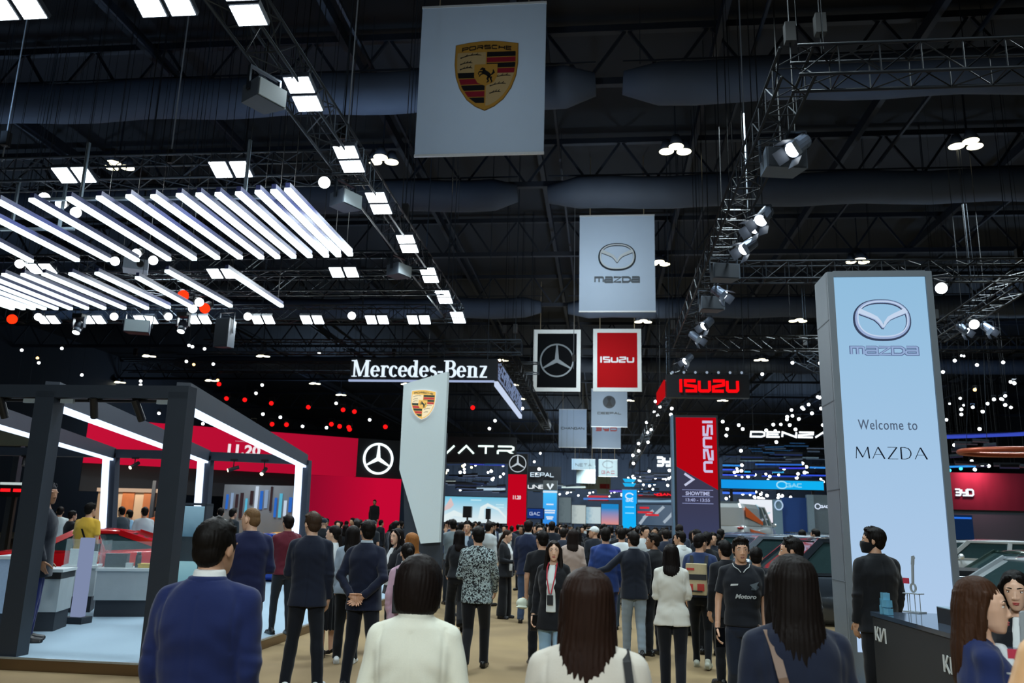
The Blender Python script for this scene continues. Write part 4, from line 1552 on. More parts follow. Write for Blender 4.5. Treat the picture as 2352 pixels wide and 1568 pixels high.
# pillar with red top and showtime
Yi = 22.0
a, b = atY(1552, 1205, Yi), atY(1656, 1205, Yi)
zt = atY(1602, 953, Yi).z
pw = b.x - a.x
ip = thing('screen_pillar', 'screen pillar with a red top and dark lower part showing show times', 'sign', ((a.x + b.x) / 2, Yi, 0))
MB().box((0, .2, zt / 2), (pw, .4, zt)).build('case', mat('#14181f', .5), ip)
MB().box((-pw / 2 - .04, .2, zt / 2), (.06, .42, zt)).build('side_trim', mat('#6d8ca5', .35, metal=.4), ip)
s0, s1 = -pw / 2 + .05, pw / 2 - .05
def iz(py):
    return atY(1602, py, Yi).z
MB().box((0, -.012, (zt - .06 + .3) / 2), (s1 - s0, .02, zt - .06 - .3)).build('dark_screen', screen_grad('#3a4468', '#3a3a50', 'Z', .5, 2.6), ip)
rp = MB()
rp.poly([(s0, iz(1072)), (s1, iz(1124)), (s1, zt - .07), (s0, zt - .07)], .006)
rp.build('red_screen', glow('#b00412', 1.0), ip).location = (0, -.03, 0)
m = word('ISUZU', .32, 1.45, .07, .36, .006)
m.v = [(v[2], v[1], -v[0]) for v in m.v]
vt = fit(m, pw * .235, iz(966) - iz(1085), pw * .26, (iz(966) + iz(1085)) / 2, -.04)
vt.build('upright_lettering', glow('#c9bfe0', 1.0, sample=False), ip)
MB().ribbon([(s0 + .2, iz(1088)), (s0 + .42, iz(1101)), (s0 + .2, iz(1115))], .06, .006).build('arrow_mark', glow('#c6cbe6', .95, sample=False), ip).location = (0, -.03, 0)
ln = MB()
for py in (1125, 1140, 1156):
    ln.box((0.0, -.03, iz(py)), (.8, .006, .016))
ln.build('rule_line', glow('#8e97c4', .9, sample=False), ip)
fit(text_mb('SHOWTIME', .2, offset=.006, extrude=.003), .62, .1, 0, iz(1133), -.03).build('show_lettering', glow('#b9c0e4', .9, sample=False), ip)
fit(text_mb('13:40 - 13:55', .2, offset=.004, extrude=.003), .62, .085, 0, iz(1148), -.03).build('time_lettering', glow('#a7aed8', .9, sample=False), ip)
MB().box((0, .2, .06), (pw + .3, .8, .12)).build('base_plate', black_m, ip)


def pillar(x0, x1, yt, Y, label, mats, parts, name='screen_pillar'):
    a, b = atY(x0, 1200, Y), atY(x1, 1200, Y)
    zt = atY((x0 + x1) / 2, yt, Y).z
    w = b.x - a.x
    t = thing(name, label, 'sign', ((a.x + b.x) / 2, Y, 0))
    MB().box((0, .2, zt / 2), (w, .4, zt)).build('case', mats[0], t)
    MB().box((0, -.012, zt / 2), (w * .96, .02, zt * .97)).build('screen', mats[1], t)
    return t, w, zt, lambda py: atY((x0 + x1) / 2, py, Y).z


t, w, zt, z = pillar(1164, 1208.5, 1042, 35, 'slim red pillar topped by a black square with a three-pointed star', (mat('#10141b', .5), glow('#c3041f', .95)), 0)
MB().box((0, -.03, (zt + z(1089)) / 2), (w, .03, zt - z(1089))).build('black_top', mat('#0c1015', .4), t)
star3(w * .45, w * .04, .02, 0, (zt + z(1089)) / 2 + .02).build('star_emblem', glow('#c7d2da', .9, sample=False), t).location = (0, -.06, 0)
fit(text_mb('11.20', .2, offset=.01, extrude=.003), w * .42, .17, 0, z(1142), -.03).build('lettering', glow('#f0d8dc', .9, sample=False), t)
t, w, zt, z = pillar(1246, 1279, 1103, 60, 'far blue screen pillar with a grey head and white V mark', (mat('#5a6a74', .5), screen_grad('#2f7fe0', '#49c4ff', 'Z', 1.5, 4.2, 1.0)), 0)
MB().box((0, -.04, (zt + z(1126)) / 2), (w, .04, zt - z(1126))).build('grey_head', mat('#8796a0', .4), t)
MB().ribbon([(-.2, zt - .25), (0, zt - .62), (.2, zt - .25)], [.16, .06, .16], .03).build('letter_mark', glow('#e8f4fa', 1.1, sample=False), t).location = (0, -.08, 0)
MB().box((0, -.05, z(1129)), (w, .03, .14)).build('white_band', glow('#dff0fa', .9, sample=False), t)
m = MB()
for py, ww in ((1158, .5), (1172, .75), (1177, .7), (1187, .5), (1191, .4)):
    m.box((0, -.03, z(py)), (w * ww, .01, .1))
m.build('white_lettering', glow('#e4f2ff', .9, sample=False), t)
t, w, zt, z = pillar(1429, 1463.5, 1123, 64, 'far cyan screen pillar with white round mark and tiny lettering', (mat('#4c5a66', .5), screen_grad('#0cb4f0', '#19a4f4', 'Z', 0, 4.4, 1.05)), 0)
MB().ribbon(arc(0, z(1139), w * .26, w * .19, 20, 330, 18), .09, .01).build('round_emblem', glow('#d8f2ff', 1.0, sample=False), t).location = (0, -.04, 0)
fit(word('GAC', .1, .3, .025, .25, .01), w * .5, .2, 0, z(1149), -.03).build('lettering', glow('#d8f2ff', 1.0, sample=False), t)
m = MB()
for py in (1164, 1178):
    m.box((0, -.03, z(py)), (w * .6, .01, .07))
m.build('text_line', glow('#8fe0ff', 1.0, sample=False), t)
bl = MB()
for py in (1104, 1114):
    bl.poly([(-w * .3, z(py) - .1), (w * .3, z(py) - .1), (w * .45, z(py) + .16), (-w * .45, z(py) + .16)][::(1 if py < 1110 else -1)], .1)
bl.build('top_mark', glow('#1fb2ee', 1.0, sample=False), t)

# ------------------------------------------------------------------ large screens and stand walls
def slab(pa, pb, zt, zb, thick, m, name, label, cat, setback=(0, 0)):
    """upright panel between two ground points"""
    a, b = Vector((pa[0], pa[1], 0)), Vector((pb[0], pb[1], 0))
    d = b - a
    L = d.length
    t = thing(name, label, cat, ((a.x + b.x) / 2, (a.y + b.y) / 2, 0), math.atan2(d.y, d.x))
    MB().box((0, thick / 2, (zt + zb) / 2), (L, thick, zt - zb)).build('panel', m, t)
    return t, L


# red screen wall (slanting away to the right), upper strip
ra, rb = atY(205, 961, 27.5), atY(823, 1005, 33.5)
zt = (ra.z + rb.z) / 2
zlow = zt - (atY(823, 1005, 33.5).z - atY(823, 1093, 33.5).z)
redm = screen_grad('#c21035', '#a30a2c', 'X', -4, 7, 1.0, wave=2.0, scale=.3)
t, L = slab((ra.x, ra.y), (rb.x, rb.y), zt, zlow, .3, redm, 'stage_screen', 'wide upper red screen behind the dark booth frame', 'screen')
# text on it
d = (Vector((rb.x, rb.y, 0)) - Vector((ra.x, ra.y, 0))).normalized()
f_ = (528 - 205) / (823 - 205)
lx = -L / 2 + L * .545
fit(text_mb('11.20', .5, offset=.02, extrude=.005), 1.25, .42, lx, zt - .80, -.03).build('date_lettering', glow('#f2e4ea', 1.0, sample=False), t)
m = MB()
m.box((lx, -.02, zt - .47), (.75, .01, .02))
m.build('rule_line', glow('#d68a9c', .8, sample=False), t)
fit(text_mb('The Mercedes-Benz', .2, extrude=.003), 1.35, .12, lx, zt - .2, -.02).build('small_lettering', glow('#d4607a', .8, sample=False), t)
fit(text_mb('event at', .2, extrude=.003), .4, .09, lx, zt - .38, -.02).build('second_lettering', glow('#d4607a', .8, sample=False), t)
bw = MB()
bw.box((0, .5, zlow - .5), (L, .4, 1.0))
bw.build('dark_underside', mat('#12161e', .6), t)
# black square with the white star
a2, b2 = (rb.x, rb.y), tuple(atY(921, 1100, 34.6))[:2]
t, L = slab(a2, b2, zt + .02, zlow - .02, .3, mat('#10161d', .5), 'star_panel', 'black square panel with a bright white three-pointed star', 'sign')
star3((zt - zlow) * .415, (zt - zlow) * .055, .05, 0, (zt + zlow) / 2, .1).build('star_emblem', glow('#effcff', 1.6), t).location = (-.08, -.07, 0)
# lower red stage wall
a3, b3 = atY(700, 1090, 32.0), atY(922, 1100, 34.0)
zt3 = (a3.z + b3.z) / 2
t, L = slab((a3.x, a3.y), (b3.x, b3.y), zt3, 1.0, .25, screen_grad('#8e0a2a', '#c20832', 'X', -1.6, 1.0, 1.0), 'stage_screen', 'lower red stage screen left of the white slanted totem', 'screen')
st = thing('stage_platform', 'low black stage below the lower red screen', 'platform', ((a3.x + b3.x) / 2 - .5, 31.2, 0), math.atan2(b3.y - a3.y, b3.x - a3.x))
MB().box((0, 0, .5), (7, 1.6, 1.0)).build('deck', mat('#14181f', .5), st)
MB().box((0, -.82, .95), (7, .04, .06)).build('edge_strip', mat('#30363f', .4), st)

# far cyan screen
a, b = atY(1012, 1196, 46), atY(1166, 1196, 46)
zt = atY(1090, 1141, 46).z
def picture(x0, x1, yt, yb, Y, label, m, name='wall_screen'):
    a, b = atY(x0, yb, Y), atY(x1, yb, Y)
    zt, zb = atY((x0 + x1) / 2, yt, Y).z, (a.z + b.z) / 2
    w, h = b.x - a.x, zt - zb
    t = thing(name, label, 'screen', ((a.x + b.x) / 2, Y, 0))
    MB().box((0, .15, (zt + zb) / 2), (w + .1, .25, h + .1)).build('case', mat('#1a222c', .5), t)
    MB().box((0, 0, (zt + zb) / 2), (w, .04, h)).build('screen', m, t)
    for s in (-.4, .4):
        MB().box((s * w, .15, zb / 2), (.15, .15, zb)).build('leg', black_m, t)
    return t, w, zt, zb


t, w, zt, zb = picture(1012, 1166, 1141, 1200, 46, 'far cyan screen with pale curves left of the red star pillar', screen_grad('#d9e9ee', '#3fb9de', 'Z', 1.9, 3.4, 1.0))
m = MB()
m.ribbon([(w * .1, zb + .2), (w * .12, zb + .8), (w * .2, zb + 1.0), (w * .36, zb + .75), (w * .48, zb + .3)], [.3, .25, .16, .12, .08], .01)
m.ribbon([(-w * .48, zb + .15), (-w * .3, zb + .5), (-w * .1, zb + .3)], [.3, .3, .1], .01)
m.build('pale_curve', glow('#e4f3f5', .95, sample=False), t).location = (0, -.04, 0)
m = MB()
m.poly([(-w * .49, zb + .55), (-w * .36, zt - .05), (-w * .31, zb + .95), (-w * .36, zb + .75)], .01)
m.build('pink_shape', glow('#e0c8c8', .9, sample=False), t).location = (0, -.03, 0)
m = MB()
for x, z_, ww in ((.02, .88, .16), (.38, .72, .12), (.38, .62, .12)):
    m.box((w * x, -.03, zb + (zt - zb) * z_), (w * ww, .01, .06))
m.build('text_line', glow('#bfe6f2', 1.0, sample=False), t)
for x0, x1, yt, yb, Y, l in ((1064, 1083, 1162, 1188, 44, 'black loudspeaker silhouette in front of the far cyan screen, larger one'), (1116, 1126, 1168, 1192, 44.5, 'black loudspeaker silhouette in front of the far cyan screen, smaller one')):
    p, q = atY(x0, yb, Y), atY(x1, yb, Y)
    zt_ = atY(x0, yt, Y).z
    t = thing('loudspeaker', l, 'speaker', ((p.x + q.x) / 2, Y, 0))
    MB().box((0, 0, (zt_ + p.z) / 2), (q.x - p.x, .4, zt_ - p.z)).build('cabinet', black_m, t)
    MB().tube([(0, 0, 0), (0, 0, p.z)], .05, 8).build('stand', black_m, t)
    MB().box((0, -.21, (zt_ + p.z) / 2), ((q.x - p.x) * .85, .02, (zt_ - p.z) * .85)).build('grille', mat('#1d2128', .7), t)
t, w, zt, zb = picture(1208, 1248, 1168, 1190, 58, 'small dark blue far screen between the star pillar and the blue pillar', glow('#1b3c86', .8))
fit(word('GAC', .1, .4, .02, .3, .01), w * .6, .25, 0, (zt + zb) / 2, -.03).build('lettering', glow('#b9c9ea', .9, sample=False), t)
t, w, zt, zb = picture(1381, 1421, 1157, 1204, 70, 'far screen with a blue sky picture at the end of the aisle', screen_grad('#d98f8a', '#1f86c8', 'Z', 1.9, 3.2, 1.0))
t, w, zt, zb = picture(1463, 1551, 1159, 1206, 60, 'far busy screen of grey and red shapes left of the red-topped pillar', screen_grad('#3a5068', '#56687c', 'X', -1, 1, .9, 1, 2))
m = MB()
for i, (x, z_, L_) in enumerate(((-.2, .55, 1.2), (.1, .75, 1.0), (.3, .35, .9), (-.35, .25, .7), (.42, .6, .8))):
    m.ribbon([(w * x - L_ * .3, zb + (zt - zb) * z_ - .3), (w * x + L_ * .3, zb + (zt - zb) * z_ + .25)], .2, .01)
m.build('grey_shape', glow('#b4c4d2', .8, sample=False), t).location = (0, -.03, 0)
m = MB()
for i, (x, z_, ww) in enumerate(((-.28, .62, .4), (-.1, .5, .35), (-.3, .84, .25))):
    m.box((w * x, -.04, zb + (zt - zb) * z_), (w * ww, .01, .14))
m.build('red_lettering', glow('#d8323c', .9, sample=False), t)
for i, (x0, x1, yt, yb, Y, c1, c2, l) in enumerate(((1313, 1345, 1160, 1202, 90, '#8fa0a6', '#c9d6d4', 'far pale shelf wall at the end of the aisle, left'), (1346, 1380, 1164, 1202, 92, '#5f9fc0', '#cfe4ea', 'far pale blue shelf wall at the end of the aisle'),
                                                    (1283, 1311, 1142, 1200, 88, '#4a5a62', '#6a7a80', 'far grey wall panel right of the blue pillar'))):
    picture(x0, x1, yt, yb, Y, l, screen_grad(c1, c2, 'X', -.6, .6, .8, 1.2, 3))

# right side far stands
t, w, zt, zb = picture(1657, 1892, 1103, 1123, 48, 'long bright blue banner strip with white lettering on the far right stand', screen_grad('#1596e6', '#0fb0f0', 'X', -2, 2, 1.0))
fit(word('GAC', .2, .7, .05, .25, .02), w * .155, (zt - zb) * .55, w * .21, (zt + zb) / 2, -.03).build('lettering', glow('#7fd2f4', 1.0, sample=False), t)
MB().ribbon(arc(w * .095, (zt + zb) / 2, .28, .2, 20, 340, 18), .07, .02).build('round_emblem', glow('#9ee0fa', 1.0, sample=False), t).location = (0, -.04, 0)
t, w, zt, zb = picture(1699, 1777, 1147, 1199, 50, 'white far screen with faint pink and blue strokes behind the parked cars', screen_grad('#f0e2ee', '#e8eef6', 'Z', 1.8, 3.2, 1.0))
m = MB()
m.ribbon([(-.3, 2.9), (0, 3.15), (.3, 2.95)], .1, .01)
m.ribbon([(-.7, 2.3), (0, 2.5), (.8, 2.75)], .08, .01)
m.build('faint_stroke', glow('#b4dbe4', .95, sample=False), t).location = (0, -.03, 0)
wl = thing('stand_wall', 'grey and dark blue far stand wall bearing a small white round logo', 'wall panel', (atY(1850, 1200, 45).x, 45, 0))
def wpart(x0, x1, yt, m, n, dy=0):
    a, b = atY(x0, 1205, 45), atY(x1, 1205, 45)
    z_ = atY(x0, yt, 45).z
    MB().box(((a.x + b.x) / 2 - wl.location.x, dy, z_ / 2), (b.x - a.x, .3, z_)).build(n, m, wl)
wpart(1777, 1797, 1147, mat('#7d98a8', .5), 'pale_column')
wpart(1797, 1856, 1142, mat('#1f4788', .5), 'blue_panel', .1)
wpart(1854, 1869, 1136, mat('#8296a2', .5), 'pale_column', -.1)
wpart(1869, 1908, 1136, mat('#66747c', .5), 'grey_panel')
wpart(1660, 1702, 1150, mat('#5d6a72', .5), 'grey_panel', .4)
p = atY(1787, 1160, 45)
MB().ribbon(arc(0, 0, .2, .24, 0, 360, 20)[:-1], .06, .02, True).build('round_emblem', glow('#b9d4f2', .9, sample=False), wl).location = (p.x - wl.location.x, -.2, p.z)
p = atY(1886, 1163, 45)
m = fit(word('GAC', .2, .7, .05, .25, .02), .42, .15, .12, 0, 0)
m.ribbon(arc(-.22, 0, .13, .13, 20, 340, 16), .05, .02)
m.build('lettering', glow('#d6e2f6', 1.0, sample=False), wl).location = (p.x - wl.location.x, -.2, p.z)
# dark red wall with white letters at the right edge
rw = thing('stand_wall', 'dark red glossy stand wall with white letters at the right edge of the hall', 'wall panel', (atY(2290, 1200, 33).x, 33, 0))
zt, zm = atY(2290, 1087, 33).z, atY(2290, 1172, 33).z
MB().box((.8, 0, (zt + zm) / 2), (5.4, .3, zt - zm)).build('red_panel', mat('#5d2130', .18, var=.25, scale=1.2, coat=.5, stretch=(2.5, 1, .6)), rw)
MB().box((.8, .1, zm / 2), (5.4, .4, zm)).build('grey_panel', mat('#3a434c', .5), rw)
p = atY(2211, 1131, 33)
fit(word('BYD', .3, .9, .065, .22, .03), .66, .28, p.x - rw.location.x, p.z, -.2).build('lettering', glow('#e8f6ff', 1.3, sample=False), rw)
bp_ = thing('blue_screen', 'small dark blue panel behind the white car at the right', 'screen', (atY(2207, 1200, 30).x, 30, 0))
MB().box((0, 0, 1.2), (.7, .2, 2.4)).build('panel', glow('#132a4e', .7, sample=False), bp_)
MB().box((0, -.11, 2.3), (.62, .02, .06)).build('top_strip', glow('#2a6fe0', 1.0, sample=False), bp_)
for i, (px, py) in enumerate(((2232, 1098), (2250, 1100), (2268, 1105))):
    area_lamp('wall_washer', (atY(px, py, 32.0).x, 32.3, zt + .35), .3, .2, 30, (1, .35, .4), aim=(atY(px, py, 33).x, 32.85, zm))
# ------------------------------------------------------------------ left stand: platform, dark portal frames, counters
anth = mat('#27303b', .5, var=.1, scale=6)
anth2 = mat('#323c49', .5, var=.1, scale=6)
led_w = glow('#cfe2ff', 1.9)
PZ = .12
pf = thing('stand_platform', 'low stand platform with pale floor and bronze edge on the left', 'platform', (-9.6, 14.9, 0))
MB().box((0, 0, PZ / 2), (10.3, 12.2, PZ)).build('edge', mat('#75614a', .25, metal=.8, var=.15, scale=2), pf)
MB().box((0, 0, PZ + .004), (10.2, 12.1, .008)).build('carpet_top', mat('#8fa6b6', .85, var=.07, scale=.9, bump=.15), pf)
rim = MB()
rim.box((0, -6.09, PZ + .006), (10.3, .03, .02))
rim.box((5.14, 0, PZ + .006), (.03, 12.2, .02))
rim.build('rim_strip', mat('#b6c2cc', .3, metal=.8), pf)

YF, YR = 8.35 + .6, 18.6
fr = thing('portal_frame', 'large dark portal frame with glowing LED edges over the left stand', 'frame', (-7, 13, PZ))
o = fr.location.copy()
def FB(name, m, mt):
    m.v = [tuple(Vector(v) - o) for v in m.v]
    return m.build(name, mt, fr)
front = []
for i, (tx, ty, bx, by) in enumerate(((420, 900, 352, 1542), (118, 898, 25, 1522), (-180, 892, -300, 1500))):
    a, b = atY(tx, ty, YF), atY(bx, by, YF)
    b.z = PZ
    a.z = 3.1
    front.append(a)
    m = MB()
    m.hexa([(b.x - .12, YF - .1, PZ), (b.x + .12, YF - .1, PZ), (b.x + .12, YF + .1, PZ), (b.x - .12, YF + .1, PZ),
            (a.x - .12, YF - .1, 3.1), (a.x + .12, YF - .1, 3.1), (a.x + .12, YF + .1, 3.1), (a.x - .12, YF + .1, 3.1)])
    FB('front_post', m, anth)
m = MB()
m.bar((front[2].x - 4, YF, 3.1), (front[0].x + .12, YF, 3.1), .2, .15)
FB('front_beam', m, anth)
rear = []
for (tx, ty, bx, by) in ((690, 1056, 673, 1343), (465, 1046, 443, 1338), (247, 1040, 232, 1330)):
    a, b = atY(tx, ty, YR), atY(bx, by, YR)
    rear.append(a)
    m = MB()
    m.hexa([(b.x - .09, YR, PZ), (b.x + .21, YR, PZ), (b.x + .21, YR + .2, PZ), (b.x - .09, YR + .2, PZ),
            (a.x - .09, YR, a.z), (a.x + .21, YR, a.z), (a.x + .21, YR + .2, a.z), (a.x - .09, YR + .2, a.z)])
    po = FB('rear_post', m, anth2)
    m = MB()
    m.hexa([(b.x - .1, YR - .03, PZ + .02), (b.x + .07, YR - .03, PZ + .02), (b.x + .07, YR - .005, PZ + .02), (b.x - .1, YR - .005, PZ + .02),
            (a.x - .1, YR - .03, a.z - .06), (a.x + .07, YR - .03, a.z - .06), (a.x + .07, YR - .005, a.z - .06), (a.x - .1, YR - .005, a.z - .06)])
    m.v = [tuple(Vector(v) - o) for v in m.v]
    m.build('led_strip', led_w, po)
for i in range(2):
    m = MB()
    m.bar(rear[i] + Vector((-.0, .1, .0)), rear[i + 1] + Vector((0, .1, 0)), .2, .2)
    FB('rear_beam', m, anth2)
m = MB()
m.bar(rear[2] + Vector((0, .1, 0)), rear[2] + Vector((-5, .1, 0)), .2, .2)
FB('rear_beam', m, anth2)
for i in range(3):
    a, b = front[i] + Vector((0, .0, 0)), rear[i] + Vector((.06, .1, .0))
    m = MB()
    m.bar(a, b, .16, .26)
    be = FB('side_beam', m, anth2)
    m = MB()
    d = (b - a).normalized()
    m.bar(a + d * .15 + Vector((.0, 0, -.15)), b - d * .12 + Vector((.0, 0, -.15)), .14, .05)
    m.v = [tuple(Vector(v) - o) for v in m.v]
    m.build('led_strip', led_w, be)


def track_spot(px, py, Y, label, lit, aim, L=.26, r=.045):
    p = atY(px, py, Y)
    t = thing('track_spotlight', label, 'spotlight', p)
    M = Vector(aim).normalized().to_track_quat('-Z', 'Y').to_matrix().to_4x4()
    m = MB().cyl((0, 0, L / 2), (0, 0, -L / 2), r, 14)
    m.v = [tuple(M @ Vector(v)) for v in m.v]
    m.build('can', black_m, t)
    m = MB().cyl((0, 0, -L / 2), (0, 0, -L / 2 - .006), r * .92, 14)
    m.v = [tuple(M @ Vector(v)) for v in m.v]
    m.build('lens', glow('#fff3cf', 4.0, sample=False) if lit else mat('#3a424c', .2), t)
    MB().tube([(0, 0, 0), (0, 0, 3.02 - p.z)], .014, 6).build('stem', black_m, t)
    MB().box((0, 0, 3.02 - p.z), (.16, .05, .04)).build('track_adapter', black_m, t)


for a in ((216, 935, YF, 'black track spotlight on the front beam, left one between the dark posts', 0, (-.15, .5, -.9)), (318, 942, YF, 'black track spotlight on the front beam, right one between the dark posts', 0, (.2, .5, -.9)),
          (6, 935, YF, 'black track spotlight on the front beam at the left frame edge', 0, (.1, .4, -.9)), (56, 1058, YR - .05, 'dim track spotlight on the rear beam near the left edge', 0, (.25, -.4, -.8)),
          (309, 1068, YR - .05, 'lit warm track spotlight between the left and middle glowing posts', 1, (-.3, -.8, -.5)), (536, 1076, YR - .05, 'lit track spotlight left of a pair between the middle and right glowing posts', 1, (-.7, -.5, -.3)),
          (606, 1082, YR - .05, 'lit track spotlight facing the camera left of the right glowing post', 1, (.0, -.8, -.5))):
    track_spot(*a)
tr = MB()
for x0, x1 in ((60, 99), (145, 173), (365, 401)):
    a, b = atY(x0, 907, YF - .02), atY(x1, 912, YF - .02)
    tr.bar((a.x, YF - .03, 2.99), (b.x, YF - .03, 2.99), .05, .05)
FB('white_track', tr, mat('#9aa7ad', .5))
tb = MB().bar((front[2].x, YF, 3.0), (front[0].x, YF, 3.0), .035, .03)
FB('black_track', tb, black_m)

stone = mat('#a3adb1', .7, var=.12, scale=5, bump=.1)
plinth = mat('#222a33', .6)


def counter(px0, px1, py_base, label, h=.78, depth=.6, rz=0.0, plh=.26, mt=None, glassy=0.0):
    a, b = atZ(px0, py_base, PZ), atZ(px1, py_base, PZ)
    d = Vector((b.x - a.x, b.y - a.y, 0))
    L = d.length
    t = thing('display_counter', label, 'counter', ((a.x + b.x) / 2, (a.y + b.y) / 2, PZ), math.atan2(d.y, d.x))
    MB().box((0, depth / 2 + .02, plh / 2), (L - .04, depth - .04, plh)).build('plinth', plinth, t)
    MB().box((0, depth / 2, plh + (h - plh) / 2), (L, depth, h - plh)).build('body', mt or stone, t)
    MB().box((0, depth / 2, h + .02), (L + .04, depth + .04, .04)).build('top', mat('#c8d2d4', .4, var=.05), t)
    if glassy:
        g = MB()
        g.box((0, .03, h + .04 + glassy / 2), (L, .012, glassy))
        g.box((-L / 2 + .01, depth / 2, h + .04 + glassy / 2), (.012, depth, glassy))
        g.box((L / 2 - .01, depth / 2, h + .04 + glassy / 2), (.012, depth, glassy))
        g.build('glass_screen', glass(), t)
    if L > 1 and plh > .2:
        k = MB()
        k.cyl((L * .12, -.005, plh + .2), (L * .12, .01, plh + .2), .02, 10)
        k.build('lock', black_m, t)
    return t, L, depth, h


cA = counter(209, 352, 1418, 'long grey stone counter with dark plinth and glass screen in the left stand', .7, .7, glassy=.42)
cB = counter(130, 207, 1408, 'grey counter with glass screen left of the long stone counter', .7, .6, glassy=.42)
cC = counter(58, 122, 1452, 'grey and black counter angled beside the leftmost dark post', .78, .6, plh=.26)
cD = counter(-40, 14, 1456, 'pale counter cut by the left frame edge', .95, .6, mt=mat('#9db4cf', .5))
cB[0].rotation_euler.z += R(6)
MB().box((0, .3, .74), (cC[1] * 1.0, .62, .1)).build('black_top', black_m, cC[0]) if cC[1] > .3 else None
# merchandise on the counters
def onc(c, fx, fy):
    t = c[0]
    M = Matrix.Translation(t.location) @ Matrix.Rotation(t.rotation_euler.z, 4, 'Z')
    return M @ Vector((c[1] * fx, c[2] * fy, c[3] + .041))
def small(c, fx, fy, size, col, label, kind='gift_box', cat='box', g=None):
    t = thing(kind, label, cat, onc(c, fx, fy), c[0].rotation_euler.z, g)
    if kind == 'thermos_bottle':
        MB().cyl((0, 0, 0), (0, 0, size[2] * .8), size[0] / 2, 14).build('body', mat(col, .35, metal=.3), t, True)
        MB().cyl((0, 0, size[2] * .8), (0, 0, size[2]), size[0] / 2 * .75, 14).build('cap', black_m, t, True)
    else:
        MB().box((0, 0, size[2] / 2), size).build('box_body', mat(col, .5), t)
        MB().box((0, 0, size[2] + .006), (size[0] * 1.04, size[1] * 1.04, .012)).build('lid', mat(col, .5, var=.02), t)
small(cA, -.28, .5, (.32, .22, .2), '#1b2026', 'black box on the long stone counter behind its glass')
small(cA, .08, .45, (.09, .09, .24), '#16191d', 'black bottle standing on the long stone counter', 'thermos_bottle', 'bottle')
small(cA, .3, .5, (.35, .3, .05), '#d9b52c', 'flat yellow box on the long stone counter')
small(cA, -.05, .4, (.1, .1, .06), '#cfd8da', 'small white box left of the black bottle on the counter')
small(cA, .44, .45, (.2, .2, 1.0), '#c3cfd4', 'tall white carton standing at the right end of the long counter')
small(cB, -.25, .5, (.16, .14, .24), '#d4dfe2', 'pale carton on the left counter, the tallest', 'gift_box', 'box')
small(cB, 0.0, .4, (.07, .07, .12), '#a9302f', 'small red box on the left counter between pale cartons')
small(cB, .22, .5, (.18, .16, .2), '#c9d8dd', 'pale carton on the left counter, right of the red box')

# glowing white display column behind the left counter
p = atZ(176, 1432, PZ)
t = thing('light_column', 'glowing bluish white column between the two stone counters', 'light', p)
MB().box((0, 0, .66), (.16, .12, 1.12)).build('glowing_panel', glow('#a9b9e4', .5), t)
MB().box((0, 0, .05), (.3, .26, .1)).build('foot', plinth, t)

# tall glass showcase with pale screens in front of the navy suit
p = atZ(413, 1440, PZ)
t = thing('glass_showcase', 'tall dark glass showcase with two pale blue info panels right of the dark post', 'display case', p, R(8))
W_, H_ = .48, 1.75
f = MB()
for s in (-1, 1):
    f.box((s * W_ / 2, 0, H_ / 2), (.03, .3, H_))
f.box((0, 0, H_), (W_ + .03, .3, .03))
f.box((0, 0, .06), (W_ + .03, .3, .12))
f.build('frame', anth, t)
MB().box((0, -.13, H_ / 2), (W_ - .04, .01, H_ - .1)).build('glass_front', glass('#9fb4c0', .06), t)
MB().box((0, .14, H_ / 2), (W_ - .03, .02, H_ - .06)).build('back_panel', mat('#1b222a', .4), t)
MB().box((.02, -.1, 1.5), (W_ * .86, .02, .44)).build('upper_screen', screen_grad('#33566c', '#7fa7bb', 'Z', 1.3, 1.75, .9, .1, 8), t)
MB().box((-.02, -.1, .72), (W_ * .86, .02, .42)).build('lower_screen', screen_grad('#5b8fa0', '#8fc1cc', 'Z', .5, .95, .8, .1, 6), t)
MB().box((-.04, -.112, .62), (.2, .004, .02)).build('text_line', glow('#1f3c48', .5, sample=False), t)

# lounge wall with warm panels, retail display and signs seen through the frame
lw = thing('lounge_wall', 'warm beige panelled wall glowing behind the visitors of the left stand', 'wall panel', (atY(310, 1180, 26).x, 26, 0))
z0, z1 = atY(310, 1185, 26).z, atY(310, 1122, 26).z
MB().box((0, 0, (0 + z1) / 2), (2.6, .3, z1)).build('panel', mat('#a8937d', .6, var=.15, scale=2), lw)
m = MB()
for x in (-.2, .55, 1.1):
    m.box((x, -.17, 1.9), (.42, .04, 1.2))
m.build('wood_inset', mat('#9a5a34', .5, var=.3, scale=4), lw)
MB().box((0, -.2, z1 - .06), (2.6, .1, .12)).build('light_cornice', glow('#ffd9b8', .55), lw)
MB().box((.72, -.25, 1.4), (.12, .1, 2.8)).build('dark_post', anth, lw)
area_lamp('backwall_fill', (lw.location.x, 24.6, 3.2), 1.6, .3, 45, (1, .85, .68), aim=(lw.location.x, 26, 1.6), spread=140)  # unseen fill added before the lounge wall to brighten it
area_lamp('backwall_fill', (atY(595, 1160, 25).x, 23.6, 3.2), 1.6, .3, 13, (.9, .95, 1), aim=(atY(595, 1160, 25).x, 25, 1.8), spread=140)  # another unseen fill, added because the retail wall was dark
rd = thing('retail_display', 'blurred retail wall with hanging blue and white strips beside the right glowing post', 'display', (atY(595, 1160, 25).x, 25, 0))
MB().box((0, .1, 1.35), (2.4, .2, 2.7)).build('back_panel', mat('#7b8187', .6, var=.1, scale=3), rd)
rr = random.Random(9)
for i in range(14):
    MB().box((-1.05 + i * .16, -.04, 2.15 + rr.uniform(-.15, .2)), (rr.uniform(.05, .1), .03, rr.uniform(.4, .8))).build('hanging_strip', glow(rr.choice(['#2f6fd0', '#d4e4f6', '#8fa8c8', '#3a2c30', '#5fc0e0']), .8, sample=False), rd)
